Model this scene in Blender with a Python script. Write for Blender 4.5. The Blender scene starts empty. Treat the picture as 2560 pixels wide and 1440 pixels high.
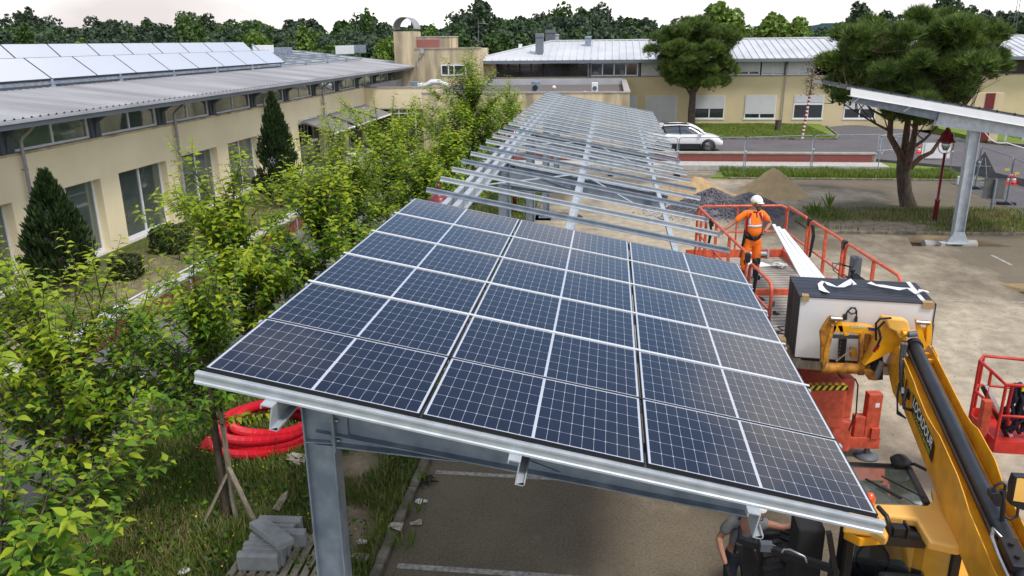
import bpy, bmesh, math, random
import numpy as np
from mathutils import Vector, Matrix, Euler, noise
R = math.radians
scn = bpy.context.scene
random.seed(7); np.random.seed(7)

# ---------------------------------------------------------------- camera
FPX = 1970.0; PITCH = R(17.45); ROLL = R(-.67); YAW = R(-7.13); CAMH = 7.0
_f = Vector((math.sin(YAW)*math.cos(PITCH), math.cos(YAW)*math.cos(PITCH), -math.sin(PITCH)))
_r = Vector((math.cos(YAW), -math.sin(YAW), 0)); _u = _r.cross(_f)
RT = _r*math.cos(ROLL)+_u*math.sin(ROLL); UP = -_r*math.sin(ROLL)+_u*math.cos(ROLL)
CAM = Vector((0, 0, CAMH))
cd = bpy.data.cameras.new('camera'); cam = bpy.data.objects.new('camera', cd)
scn.collection.objects.link(cam); scn.camera = cam
cd.sensor_width = 36; cd.lens = FPX/2560*36; cd.clip_start = .1; cd.clip_end = 2500
M = Matrix((RT, UP, -_f)).transposed().to_4x4(); M.translation = CAM; cam.matrix_world = M

# ---------------------------------------------------------------- sky, sun, exposure
SUN_EL = 58; SUN_AZ = 128      # azimuth clockwise from +Y
w = bpy.data.worlds.new('World'); scn.world = w; w.use_nodes = True
nt = w.node_tree; nt.nodes.clear()
def _n(t, **k):
    n = nt.nodes.new(t)
    for a, b in k.items(): setattr(n, a, b)
    return n
out = _n('ShaderNodeOutputWorld'); bg = _n('ShaderNodeBackground')
sky = _n('ShaderNodeTexSky', sky_type='NISHITA', sun_disc=False, sun_elevation=R(SUN_EL), sun_rotation=R(SUN_AZ), air_density=1.0, dust_density=1.0, ozone_density=1.0)
tc = _n('ShaderNodeTexCoord'); mp = _n('ShaderNodeMapping'); mp.inputs['Scale'].default_value = (1.0, 1.0, 2.2); mp.inputs['Location'].default_value = (3.15, 6.4, 3.2)
nz = _n('ShaderNodeTexNoise'); nz.inputs['Scale'].default_value = 1.7; nz.inputs['Detail'].default_value = 6; nz.inputs['Roughness'].default_value = .55
rp = _n('ShaderNodeValToRGB'); rp.color_ramp.elements[0].position = .47; rp.color_ramp.elements[1].position = .60
nz2 = _n('ShaderNodeTexNoise'); nz2.inputs['Scale'].default_value = 2.4; nz2.inputs['Detail'].default_value = 5
rp2 = _n('ShaderNodeValToRGB'); e = rp2.color_ramp.elements
e[0].position = .3; e[0].color = (4.3, 4.0, 3.95, 1); e[1].position = .7; e[1].color = (9.0, 8.8, 8.6, 1)
mx = _n('ShaderNodeMix', data_type='RGBA')
L = nt.links.new
L(tc.outputs['Generated'], mp.inputs[0]); L(mp.outputs[0], nz.inputs['Vector']); L(mp.outputs[0], nz2.inputs['Vector'])
L(nz.outputs['Fac'], rp.inputs[0]); L(nz2.outputs['Fac'], rp2.inputs[0])
# clouds thicken towards the horizon all the way round
sx = _n('ShaderNodeSeparateXYZ'); L(tc.outputs['Generated'], sx.inputs[0])
mr = _n('ShaderNodeMapRange'); mr.inputs[1].default_value = .035; mr.inputs[2].default_value = .22; mr.inputs[3].default_value = 1; mr.inputs[4].default_value = .0
L(sx.outputs['Z'], mr.inputs[0])
mm = _n('ShaderNodeMath', operation='MAXIMUM'); L(rp.outputs['Color'], mm.inputs[0]); L(mr.outputs[0], mm.inputs[1])
L(mm.outputs[0], mx.inputs['Factor']); L(sky.outputs[0], mx.inputs['A']); L(rp2.outputs['Color'], mx.inputs['B'])
L(mx.outputs['Result'], bg.inputs['Color']); bg.inputs['Strength'].default_value = .145; L(bg.outputs[0], out.inputs[0])
sl = bpy.data.lights.new('sun', 'SUN'); so = bpy.data.objects.new('sun', sl); scn.collection.objects.link(so)
sl.energy = 2.0; sl.angle = R(12); sl.color = (1, .955, .89)
sd = Vector((math.sin(R(SUN_AZ))*math.cos(R(SUN_EL)), math.cos(R(SUN_AZ))*math.cos(R(SUN_EL)), math.sin(R(SUN_EL))))
so.rotation_euler = sd.to_track_quat('Z', 'Y').to_euler()
scn.view_settings.view_transform = 'Standard'; scn.view_settings.look = 'None'
scn.view_settings.exposure = 0.45; scn.view_settings.gamma = 1.0; scn.view_settings.use_curve_mapping = False
scn.render.engine = 'CYCLES'

# ---------------------------------------------------------------- measuring helpers (photo pixel -> point on a known plane of the place)
def ray(x, y): return _f+RT*((x-1280)/FPX)-UP*((y-720)/FPX)
def gz(x, y, z=0.0):
    d = ray(x, y); return CAM+d*((z-CAMH)/d.z)
def gy(x, y, Y):
    d = ray(x, y); return CAM+d*(Y/d.y)
def gx(x, y, X):
    d = ray(x, y); return CAM+d*(X/d.x)

# ---------------------------------------------------------------- materials
MATS = {}
def mat(name, col, rough=.6, metal=0., var=.0, vscale=3., col2=None, bump=0., bscale=40., spec=.5, coat=0., detail=4, trans=0., emit=None, vstretch=None, sheen=0., sub=0.):
    m = bpy.data.materials.new(name); m.use_nodes = True; n = m.node_tree.nodes; l = m.node_tree.links
    b = n['Principled BSDF']; b.inputs['Base Color'].default_value = (*col, 1); b.inputs['Roughness'].default_value = rough
    b.inputs['Metallic'].default_value = metal; b.inputs['Specular IOR Level'].default_value = spec
    b.inputs['Coat Weight'].default_value = coat; b.inputs['Coat Roughness'].default_value = .08
    if trans: b.inputs['Transmission Weight'].default_value = trans
    if sub: b.inputs['Subsurface Weight'].default_value = sub; b.inputs['Subsurface Scale'].default_value = .02
    tcn = n.new('ShaderNodeTexCoord'); mpn = n.new('ShaderNodeMapping'); l.new(tcn.outputs['Object'], mpn.inputs[0])
    if vstretch: mpn.inputs['Scale'].default_value = vstretch
    if var or col2:
        t = n.new('ShaderNodeTexNoise'); t.inputs['Scale'].default_value = vscale; t.inputs['Detail'].default_value = detail
        l.new(mpn.outputs[0], t.inputs['Vector'])
        rmp = n.new('ShaderNodeValToRGB'); l.new(t.outputs['Fac'], rmp.inputs[0])
        c2 = col2 or tuple(c*(1-var) for c in col)
        rmp.color_ramp.elements[0].position = .35; rmp.color_ramp.elements[0].color = (*c2, 1)
        rmp.color_ramp.elements[1].position = .65; rmp.color_ramp.elements[1].color = (*col, 1)
        l.new(rmp.outputs[0], b.inputs['Base Color'])
        rr = n.new('ShaderNodeMapRange'); rr.inputs[3].default_value = min(1, rough*1.2); rr.inputs[4].default_value = rough*.85
        l.new(t.outputs['Fac'], rr.inputs[0]); l.new(rr.outputs[0], b.inputs['Roughness'])
    if bump:
        t2 = n.new('ShaderNodeTexNoise'); t2.inputs['Scale'].default_value = bscale; t2.inputs['Detail'].default_value = 5
        l.new(mpn.outputs[0], t2.inputs['Vector']); bp = n.new('ShaderNodeBump'); bp.inputs['Strength'].default_value = bump; bp.inputs['Distance'].default_value = .02
        l.new(t2.outputs['Fac'], bp.inputs['Height']); l.new(bp.outputs[0], b.inputs['Normal'])
    MATS[name] = m; return m

def leafmat(name, c1, c2, rough=.55, tr=.35, scale=2.):
    """leaf: diffuse front, light shining through; colour varies with place"""
    m = bpy.data.materials.new(name); m.use_nodes = True; n = m.node_tree.nodes; l = m.node_tree.links
    b = n['Principled BSDF']; b.inputs['Roughness'].default_value = rough; b.inputs['Specular IOR Level'].default_value = .35
    g = n.new('ShaderNodeNewGeometry'); oi = n.new('ShaderNodeObjectInfo')
    t = n.new('ShaderNodeTexNoise'); t.inputs['Scale'].default_value = scale; t.inputs['Detail'].default_value = 2
    l.new(g.outputs['Position'], t.inputs['Vector'])
    ad = n.new('ShaderNodeMath'); ad.operation = 'MULTIPLY_ADD'; ad.inputs[1].default_value = .45; l.new(g.outputs['Random Per Island'], ad.inputs[0]); l.new(t.outputs['Fac'], ad.inputs[2])
    rm = n.new('ShaderNodeValToRGB'); rm.color_ramp.elements[0].position = .45; rm.color_ramp.elements[1].position = .95
    rm.color_ramp.elements[0].color = (*c1, 1); rm.color_ramp.elements[1].color = (*c2, 1)
    l.new(ad.outputs[0], rm.inputs[0]); l.new(rm.outputs[0], b.inputs['Base Color'])
    tl = n.new('ShaderNodeBsdfTranslucent'); l.new(rm.outputs[0], tl.inputs['Color'])
    ms = n.new('ShaderNodeMixShader'); ms.inputs[0].default_value = tr
    l.new(b.outputs[0], ms.inputs[1]); l.new(tl.outputs[0], ms.inputs[2]); l.new(ms.outputs[0], n['Material Output'].inputs[0])
    MATS[name] = m; return m

def glassmat(name, tint=(.25, .33, .3), refl=.5, dens=.55, rough=.03, film=0.):
    m = bpy.data.materials.new(name); m.use_nodes = True; n = m.node_tree.nodes; l = m.node_tree.links
    n.remove(n['Principled BSDF'])
    tr = n.new('ShaderNodeBsdfTransparent'); tr.inputs[0].default_value = (*tint, 1)
    gl = n.new('ShaderNodeBsdfGlossy'); gl.inputs['Roughness'].default_value = rough; gl.inputs['Color'].default_value = (.9, .95, .95, 1)
    fr = n.new('ShaderNodeFresnel'); fr.inputs['IOR'].default_value = 1.5
    ma = n.new('ShaderNodeMath'); ma.operation = 'MULTIPLY_ADD'; ma.inputs[1].default_value = 1.3; ma.inputs[2].default_value = refl*.1
    l.new(fr.outputs[0], ma.inputs[0]); ms = n.new('ShaderNodeMixShader'); l.new(ma.outputs[0], ms.inputs[0])
    df = n.new('ShaderNodeBsdfDiffuse'); df.inputs[0].default_value = (.50, .60, .56, 1); m2 = n.new('ShaderNodeMixShader'); m2.inputs[0].default_value = film; l.new(tr.outputs[0], m2.inputs[1]); l.new(df.outputs[0], m2.inputs[2])  # film: pale diffuse colour that brightens panes in place of reflected light
    l.new(m2.outputs[0], ms.inputs[1]); l.new(gl.outputs[0], ms.inputs[2]); l.new(ms.outputs[0], n['Material Output'].inputs[0])
    MATS[name] = m; return m

# ---------------------------------------------------------------- mesh building
COL = scn.collection
class MB:
    def __init__(s, T=None): s.v = []; s.f = []; s.mi = []; s.sm = []; s.T = T; s.cur = 0
    def add(s, vs, fs, smooth=False):
        o = len(s.v)
        s.v += [tuple(s.T @ Vector(p)) if s.T else tuple(p) for p in vs]
        s.f += [tuple(i+o for i in f) for f in fs]; s.mi += [s.cur]*len(fs); s.sm += [smooth]*len(fs)
        return s
    def box(s, a, b, M=None, ch=0):
        x0, y0, z0 = (min(a[i], b[i]) for i in range(3)); x1, y1, z1 = (max(a[i], b[i]) for i in range(3))
        if ch:
            c = min(ch, (x1-x0)*.45, (y1-y0)*.45, (z1-z0)*.45)
            bm = bmesh.new(); bmesh.ops.create_cube(bm, size=1)
            for v in bm.verts: v.co = Vector(((x0+x1)/2+v.co.x*(x1-x0), (y0+y1)/2+v.co.y*(y1-y0), (z0+z1)/2+v.co.z*(z1-z0)))
            bmesh.ops.bevel(bm, geom=bm.edges[:], offset=c, segments=2, affect='EDGES', profile=.6)
            vs = [v.co.copy() for v in bm.verts]; bm.verts.index_update(); fs = [[v.index for v in f.verts] for f in bm.faces]; bm.free()
        else:
            vs = [Vector(p) for p in ((x0, y0, z0), (x1, y0, z0), (x1, y1, z0), (x0, y1, z0), (x0, y0, z1), (x1, y0, z1), (x1, y1, z1), (x0, y1, z1))]
            fs = [(0, 3, 2, 1), (4, 5, 6, 7), (0, 1, 5, 4), (1, 2, 6, 5), (2, 3, 7, 6), (3, 0, 4, 7)]
        if M: vs = [M @ v for v in vs]
        return s.add(vs, fs)
    def bar(s, p, q, w, h=None, up=(0, 0, 1), ch=0):
        """rectangular bar from p to q, w across, h along up"""
        p = Vector(p); q = Vector(q); d = q-p; Ln = d.length; d.normalize(); up = Vector(up)
        x = d.cross(up)
        if x.length < 1e-4: x = d.cross(Vector((1, 0, 0)))
        x.normalize(); z = x.cross(d); h = h or w
        Mx = Matrix((x, d, z)).transposed().to_4x4(); Mx.translation = p
        return s.box((-w/2, 0, -h/2), (w/2, Ln, h/2), Mx, ch)
    def tube(s, pts, r, n=8, caps=True, smooth=True):
        pts = [Vector(p) for p in pts]; N = len(pts); rs = r if isinstance(r, (list, tuple)) else [r]*N
        vs = []; up = None
        for i, p in enumerate(pts):
            d = (pts[min(i+1, N-1)]-pts[max(i-1, 0)]); d = d.normalized() if d.length > 1e-9 else Vector((0, 0, 1))
            if up is None: up = d.orthogonal().normalized()
            else:
                up = up-d*up.dot(d); up = up.normalized() if up.length > 1e-6 else d.orthogonal().normalized()
            sd_ = d.cross(up)
            for k in range(n):
                a = 2*math.pi*k/n; vs.append(p+(up*math.cos(a)+sd_*math.sin(a))*rs[i])
        fs = [(i*n+k, i*n+(k+1) % n, (i+1)*n+(k+1) % n, (i+1)*n+k) for i in range(N-1) for k in range(n)]
        s.add(vs, fs, smooth)
        if caps: s.add(vs, [tuple(range(n))[::-1], tuple((N-1)*n+k for k in range(n))])
        return s
    def prism(s, poly, a, b, axis='y', M=None):
        """poly in the two other axes, extruded from a to b along axis"""
        N = len(poly); mk = {'y': lambda p, t: (p[0], t, p[1]), 'x': lambda p, t: (t, p[0], p[1]), 'z': lambda p, t: (p[0], p[1], t)}[axis]
        vs = [Vector(mk(p, a)) for p in poly]+[Vector(mk(p, b)) for p in poly]
        if M: vs = [M @ v for v in vs]
        fs = [tuple(range(N)), tuple(range(2*N-1, N-1, -1))]+[(i, i+N, (i+1) % N+N, (i+1) % N) for i in range(N)]
        return s.add(vs, fs)
    def quad(s, a, b, c, d): return s.add([a, b, c, d], [(0, 1, 2, 3)])
    def lathe(s, prof, n=20, M=None, smooth=True):
        vs = []
        for r, z in prof:
            for k in range(n):
                a = 2*math.pi*k/n; v = Vector((r*math.cos(a), r*math.sin(a), z)); vs.append(M @ v if M else v)
        fs = [(i*n+k, i*n+(k+1) % n, (i+1)*n+(k+1) % n, (i+1)*n+k) for i in range(len(prof)-1) for k in range(n)]
        fs += [tuple(range(n))[::-1], tuple((len(prof)-1)*n+k for k in range(n))]
        return s.add(vs, fs, smooth)
    def mesh(s, name, mats):
        me = bpy.data.meshes.new(name); me.from_pydata(s.v, [], s.f)
        for m in (mats if isinstance(mats, (list, tuple)) else [mats]): me.materials.append(MATS[m] if isinstance(m, str) else m)
        me.polygons.foreach_set('material_index', s.mi); me.polygons.foreach_set('use_smooth', s.sm); me.update()
        return me
    def build(s, name, mats, parent=None, fix=False, bevel=0):
        me = s.mesh(name, mats)
        if fix:
            bm = bmesh.new(); bm.from_mesh(me); bmesh.ops.recalc_face_normals(bm, faces=bm.faces); bm.to_mesh(me); bm.free()
        o = bpy.data.objects.new(name, me); COL.objects.link(o); o.parent = parent
        if bevel:
            md = o.modifiers.new('b', 'BEVEL'); md.width = bevel; md.segments = 2; md.limit_method = 'ANGLE'; md.angle_limit = R(40)
        return o

def tag(o, label=None, cat=None, group=None, kind=None):
    if label: o['label'] = label
    if cat: o['category'] = cat
    if group: o['group'] = group
    if kind: o['kind'] = kind
    return o
def thing(name, label, cat, loc=(0, 0, 0), rz=0., group=None, kind=None):
    o = bpy.data.objects.new(name, None); COL.objects.link(o); o.location = loc; o.rotation_euler.z = rz; o.empty_display_size = .2
    return tag(o, label, cat, group, kind)
def inst(name, me, parent, loc=(0, 0, 0), rot=(0, 0, 0), sc=None, M=None):
    o = bpy.data.objects.new(name, me); COL.objects.link(o); o.parent = parent
    if M is not None: o.matrix_local = M
    else:
        o.location = loc; o.rotation_euler = rot
        if sc: o.scale = sc
    return o
def copy_tree(o, parent=None):
    c = o.copy(); COL.objects.link(c); c.parent = parent
    for ch in o.children: copy_tree(ch, c)
    return c
def np_mesh(name, verts, faces, mats, mi=None, smooth=False):
    """verts (N,3), faces (M,k) numpy"""
    me = bpy.data.meshes.new(name); M_, k = faces.shape
    me.vertices.add(len(verts)); me.vertices.foreach_set('co', verts.astype(np.float32).ravel())
    me.loops.add(M_*k); me.loops.foreach_set('vertex_index', faces.astype(np.int32).ravel())
    me.polygons.add(M_); me.polygons.foreach_set('loop_start', np.arange(0, M_*k, k, dtype=np.int32))
    for m in (mats if isinstance(mats, (list, tuple)) else [mats]): me.materials.append(MATS[m])
    if mi is not None: me.polygons.foreach_set('material_index', mi.astype(np.int32))
    if smooth: me.polygons.foreach_set('use_smooth', np.ones(M_, dtype=bool))
    me.update(calc_edges=True); return me
def arc(c, r, a0, a1, n, ax='xz'):
    c = Vector(c); P = []
    for i in range(n+1):
        a = R(a0+(a1-a0)*i/n); u, v_ = r*math.cos(a), r*math.sin(a)
        P.append(c+(Vector((u, 0, v_)) if ax == 'xz' else Vector((0, u, v_)) if ax == 'yz' else Vector((u, v_, 0))))
    return P
# ================================================================ MATERIALS
def blob_ground(name, base, base2, patches, col, col2, scale=1.2, edge=.35, spk=60, rough=.9, extra=None, bump=.5):
    """ground: speckled base, covered with another loose material inside soft ellipses (x, y, rx, ry, amount) broken up by noise"""
    m = bpy.data.materials.new(name); m.use_nodes = True; n = m.node_tree.nodes; l = m.node_tree.links
    b = n['Principled BSDF']; b.inputs['Roughness'].default_value = rough; b.inputs['Specular IOR Level'].default_value = .25
    g = n.new('ShaderNodeNewGeometry'); sp = n.new('ShaderNodeSeparateXYZ'); l.new(g.outputs['Position'], sp.inputs[0])
    def math_(op, a, bb=None, c=None):
        q = n.new('ShaderNodeMath'); q.operation = op
        for i, x in enumerate((a, bb, c)):
            if x is None: continue
            if isinstance(x, (int, float)): q.inputs[i].default_value = x
            else: l.new(x, q.inputs[i])
        return q.outputs[0]
    def noise_(s, d=5, r_=.6, strx=1):
        t = n.new('ShaderNodeTexNoise'); t.inputs['Scale'].default_value = s; t.inputs['Detail'].default_value = d; t.inputs['Roughness'].default_value = r_
        mp_ = n.new('ShaderNodeMapping'); mp_.inputs['Scale'].default_value = (1, strx, 1); l.new(g.outputs['Position'], mp_.inputs[0]); l.new(mp_.outputs[0], t.inputs['Vector']); return t.outputs['Fac']
    acc = None
    for (x, y, rx, ry, amt) in patches:
        dx = math_('DIVIDE', math_('SUBTRACT', sp.outputs['X'], x), rx); dy = math_('DIVIDE', math_('SUBTRACT', sp.outputs['Y'], y), ry)
        r2 = math_('ADD', math_('MULTIPLY', dx, dx), math_('MULTIPLY', dy, dy))
        v = math_('MULTIPLY', math_('MAXIMUM', math_('SUBTRACT', 1.0, r2), 0.0), amt)
        acc = v if acc is None else math_('MAXIMUM', acc, v)
    nn = math_('ADD', math_('MULTIPLY', noise_(scale, 8, .65, .6), 1.5), math_('MULTIPLY', noise_(scale*.25, 3), .9))
    msk = math_('SUBTRACT', math_('ADD', acc, nn), 1.62)
    mr_ = n.new('ShaderNodeMapRange'); mr_.inputs[1].default_value = -edge*.5; mr_.inputs[2].default_value = edge; l.new(msk, mr_.inputs[0])
    def ramp(fac, c1, c2, p1=.35, p2=.65):
        q = n.new('ShaderNodeValToRGB'); q.color_ramp.elements[0].position = p1; q.color_ramp.elements[1].position = p2
        q.color_ramp.elements[0].color = (*c1, 1); q.color_ramp.elements[1].color = (*c2, 1); l.new(fac, q.inputs[0]); return q.outputs[0]
    A = ramp(noise_(spk, 3, .8), base2, base, .3, .7); A2 = ramp(noise_(.5, 6, .7), tuple(c*.72 for c in base), tuple(c*1.25 for c in base))
    mA = n.new('ShaderNodeMix'); mA.data_type = 'RGBA'; mA.inputs['Factor'].default_value = .38; l.new(A, mA.inputs['A']); l.new(A2, mA.inputs['B'])
    B = ramp(noise_(2.5, 8, .7), col2, col)
    mB = n.new('ShaderNodeMix'); mB.data_type = 'RGBA'; l.new(mr_.outputs[0], mB.inputs['Factor']); l.new(mA.outputs['Result'], mB.inputs['A']); l.new(B, mB.inputs['B'])
    l.new(mB.outputs['Result'], b.inputs['Base Color'])
    bp = n.new('ShaderNodeBump'); bp.inputs['Strength'].default_value = bump; bp.inputs['Distance'].default_value = .015
    l.new(noise_(spk*.6, 4, .7), bp.inputs['Height']); l.new(bp.outputs[0], b.inputs['Normal'])
    MATS[name] = m
blob_ground('lot', (.215, .178, .125), (.040, .033, .024),
    [(5.5, 20, 6.5, 12, .80), (1.0, 28, 5.5, 14, 1.25), (8.5, 14, 5, 7, .95), (9, 27, 4, 9, .42), (5, 37, 6, 6, 1.3), (9.5, 37.5, 5, 2.5, .8), (2, 44, 8, 3.5, .5), (10, 20.0, 6, 3, .8), (0, 9, 3.5, 6, .15)],
    (.50, .42, .30), (.30, .26, .20), scale=.85, edge=.40, spk=26)
blob_ground('road', (.15, .137, .142), (.085, .078, .08), [(8, 40, .1, .1, 0)], (.3, .27, .22), (.2, .18, .15), spk=45)
blob_ground('path', (.19, .18, .18), (.11, .105, .105), [(-9, 20, .1, .1, 0)], (.3, .27, .22), (.2, .18, .15), spk=60)
blob_ground('earth', (.10, .115, .035), (.055, .07, .02), [(-14, 18, 2.5, 7, 1.0), (-15, 30, 2, 12, .7), (10.5, 31.2, 4, 2.2, .9), (-3.8, 9.7, 1.0, 1.6, 1.0), (-4.2, 11.6, 1.0, 1.2, .9), (-5.6, 13.4, .9, .9, .7)], (.30, .24, .16), (.16, .12, .075), scale=1.6, spk=25)
blob_ground('dry_island', (.13, .13, .05), (.07, .075, .03), [(10.3, 30.3, 3.4, 2.6, 1.25), (13, 30, 4, 2, .5)], (.38, .32, .23), (.22, .17, .11), scale=1.3, spk=20)
blob_ground('lawn', (.17, .235, .04), (.11, .165, .025), [(9, 57, 9, 2, .35), (16, 60, 5, 2, .3)], (.26, .24, .08), (.2, .2, .06), scale=1.1, spk=12)
blob_ground('pasture', (.09, .13, .04), (.06, .09, .03), [(0, 0, .1, .1, 0)], (.3, .27, .22), (.2, .18, .15), spk=3)
mat('render', (.88, .76, .51), .88, var=.10, vscale=.55, bump=.25, bscale=55, spec=.2)
mat('render_far', (.64, .53, .33), .9, var=.14, vscale=.5, bump=.2, bscale=30, spec=.2)
mat('render_stain', (.68, .56, .37), .9, col2=(.30, .25, .165), vscale=.9, vstretch=(1.6, 1.6, .28), bump=.2, detail=7)
mat('concrete', (.42, .39, .34), .9, var=.3, vscale=3, bump=.4, bscale=30, detail=8)
mat('concrete_light', (.52, .50, .46), .85, var=.22, vscale=6, bump=.4, bscale=90, detail=8)
mat('concrete_block', (.38, .385, .38), .9, var=.18, vscale=9, bump=.5, bscale=120, detail=8)
mat('kerb', (.24, .21, .165), .95, col2=(.10, .09, .06), vscale=5, bump=.7, bscale=40, detail=8)
mat('brick', (.32, .085, .065), .85, col2=(.20, .055, .045), vscale=5, bump=.3, bscale=60)
mat('galva', (.50, .54, .57), .5, metal=.3, col2=(.39, .43, .47), vscale=6, bump=.06, bscale=60, detail=8)
mat('galva_dull', (.30, .345, .40), .6, metal=.3, col2=(.19, .235, .29), vscale=4.5, bump=.08, bscale=90, detail=9)
mat('alu', (.80, .81, .82), .35, metal=.3, var=.06, vscale=5)
mat('black_frame', (.012, .012, .016), .45, metal=.3)
mat('white_frame', (.78, .78, .80), .45, var=.05, vscale=3)
mat('grey_steel', (.11, .125, .145), .55, var=.15, vscale=2)
mat('fascia', (.155, .18, .205), .55, var=.12, vscale=.8)
mat('zinc', (.50, .50, .53), .42, metal=.35, col2=(.40, .40, .43), vscale=.8, detail=7)
mat('zinc_pipe', (.40, .38, .40), .5, metal=.3, var=.15, vscale=2)
mat('roof', (.40, .40, .41), .55, metal=.1, col2=(.26, .26, .275), vscale=.45, detail=8, vstretch=(.4, 1.5, 1))
mat('roof_far', (.66, .67, .68), .45, metal=.1, col2=(.54, .55, .56), vscale=.5, detail=7)
mat('timber_red', (.13, .035, .02), .8, var=.4, vscale=5)
mat('timber_dark', (.035, .028, .028), .85, col2=(.12, .115, .12), vscale=1.8, vstretch=(.5, 1, 6), detail=8)
mat('collector', (.62, .63, .66), .22, spec=.9, coat=.8, var=.04, vscale=.5)
mat('pale_wood', (.42, .35, .26), .85, var=.3, vscale=5, bump=.3)
mat('grey_wood', (.34, .29, .22), .9, col2=(.2, .165, .12), vscale=7, vstretch=(4, 4, .6), bump=.4, detail=7)
mat('bark', (.115, .085, .065), .95, col2=(.05, .035, .028), vscale=7, vstretch=(2, 2, .5), bump=1., bscale=22, detail=8)
mat('bark_red', (.16, .085, .055), .95, col2=(.06, .04, .03), vscale=6, vstretch=(2, 2, .6), bump=1., bscale=22, detail=8)
mat('twig', (.11, .085, .05), .9, var=.3)
mat('red_lamp', (.20, .012, .022), .38, var=.15, coat=.3)
mat('red_lift', (.62, .10, .045), .55, col2=(.40, .06, .03), vscale=9, detail=8, bump=.1)
mat('orange_lift', (.72, .135, .06), .5, col2=(.50, .085, .04), vscale=14, detail=8)
mat('basket_red', (.60, .035, .02), .5, col2=(.40, .02, .014), vscale=5, detail=6)
mat('yellow', (.88, .41, .006), .42, col2=(.66, .29, .010), vscale=3.6, detail=7, coat=.35)
mat('yellow_pale', (.90, .52, .13), .42, col2=(.80, .43, .08), vscale=2.2, detail=7, coat=.25)
mat('yellow_rust', (.62, .27, .012), .6, col2=(.22, .085, .02), vscale=10, detail=9, bump=.2)
mat('rubber', (.018, .018, .02), .75, var=.4, vscale=9, bump=.3)
mat('black_plastic', (.012, .012, .014), .5)
mat('black_tube', (.022, .025, .030), .42, var=.3, vscale=5)
mat('dark_interior', (.02, .02, .022), .9)
mat('steel', (.45, .45, .46), .3, metal=.9, var=.2, vscale=8)
mat('hivis', (1.0, .20, .012), .8, var=.12, vscale=14, bump=.3, bscale=18)
mat('reflective', (.52, .50, .52), .45, var=.1)
mat('navy', (.014, .016, .032), .85, var=.4, vscale=12)
mat('skin', (.42, .20, .13), .6, var=.15, vscale=20, sub=.1)
mat('beard', (.075, .062, .058), .95, col2=(.16, .14, .13), vscale=60, bump=1, bscale=120)
mat('helmet', (.82, .82, .80), .3, coat=.4)
mat('muff', (.42, .36, .12), .6)
mat('red_strap', (.32, .01, .014), .8, bump=.3, bscale=200)
mat('grey_shirt', (.17, .17, .175), .9, var=.15, vscale=9, bump=.3, bscale=30)
mat('glove', (.25, .21, .16), .9, var=.3, vscale=20)
mat('glove_black', (.012, .012, .013), .9)
mat('face_white', (.72, .71, .70), .6, var=.04, vscale=2)
mat('stack_frame', (.045, .047, .06), .45, metal=.3, vstretch=(1, 60, 1), var=.35, vscale=1)
mat('cardboard', (.42, .28, .13), .9, var=.2, vscale=8)
mat('tape', (.75, .75, .76), .5)
mat('plank_white', (.80, .82, .84), .45, var=.06)
mat('tile_pink', (.42, .15, .125), .8, var=.25, vscale=3)
mat('hose_red', (.66, .012, .03), .5, var=.12, vscale=3)
mat('white_plastic', (.78, .78, .76), .5, var=.12, vscale=8, bump=.4, bscale=20)
mat('paper', (.8, .79, .76), .8)
mat('sandbag', (.62, .55, .45), .85, var=.35, vscale=14, bump=.6, bscale=30)
mat('sand', (.46, .34, .19), .95, var=.15, vscale=3, bump=.8, bscale=14)
mat('sand_clay', (.48, .33, .16), .95, col2=(.38, .27, .14), vscale=3, bump=1, bscale=16)
mat('gravel', (.22, .215, .24), .9, col2=(.10, .095, .11), vscale=30, bump=1, bscale=40)
mat('line_white', (.46, .44, .40), .9, col2=(.22, .20, .165), vscale=14, detail=8)
mat('car_white', (.86, .86, .87), .3, coat=.5)
mat('car_glass', (.02, .03, .035), .05, spec=1., coat=1.)
mat('chrome', (.6, .6, .62), .18, metal=1)
mat('awning', (.21, .20, .205), .85, bump=.15, bscale=200)
mat('shutter', (.60, .61, .62), .6, var=.05)
mat('blue_sticker', (.02, .04, .22), .5); mat('pale_sticker', (.62, .55, .30), .6, var=.3, vscale=40)
mat('logo_black', (.008, .008, .008), .5); mat('logo_white', (.82, .82, .82), .5); mat('logo_green', (.50, .58, .02), .5)
mat('haz_yellow', (.72, .55, .03), .5); mat('amber', (.75, .10, .02), .2, coat=1)
mat('cone', (.85, .07, .03), .5); mat('sign_back', (.20, .20, .20), .6, metal=.3, var=.1); mat('sign_dark', (.06, .06, .06), .6)
mat('tarmac_felt', (.155, .135, .12), .95, var=.25, vscale=4, bump=.6, bscale=30, detail=8)
mat('interior', (.45, .56, .50), .8, var=.1); mat('int_floor', (.22, .60, .50), .5); mat('int_dark', (.07, .05, .05), .8)
mat('red_door', (.14, .012, .014), .6)
mat('hole', (.045, .035, .025), 1); mat('concrete_pipe', (.36, .34, .31), .9, var=.2)
glassmat('glass', (.62, .76, .70), refl=.7, film=.16); glassmat('glass_dark', (.10, .12, .12), refl=.6); glassmat('glass_cab', (.40, .46, .42), refl=3.2, film=.32)
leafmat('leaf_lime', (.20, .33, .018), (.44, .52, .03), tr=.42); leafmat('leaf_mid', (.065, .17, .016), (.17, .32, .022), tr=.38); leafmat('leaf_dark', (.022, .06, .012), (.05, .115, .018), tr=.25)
leafmat('needle', (.030, .062, .014), (.16, .24, .04), tr=.15, scale=1.8); leafmat('cypress', (.016, .034, .010), (.032, .062, .014), tr=.08, scale=4); leafmat('box_leaf', (.03, .055, .016), (.09, .105, .03), tr=.15, scale=9)
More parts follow.
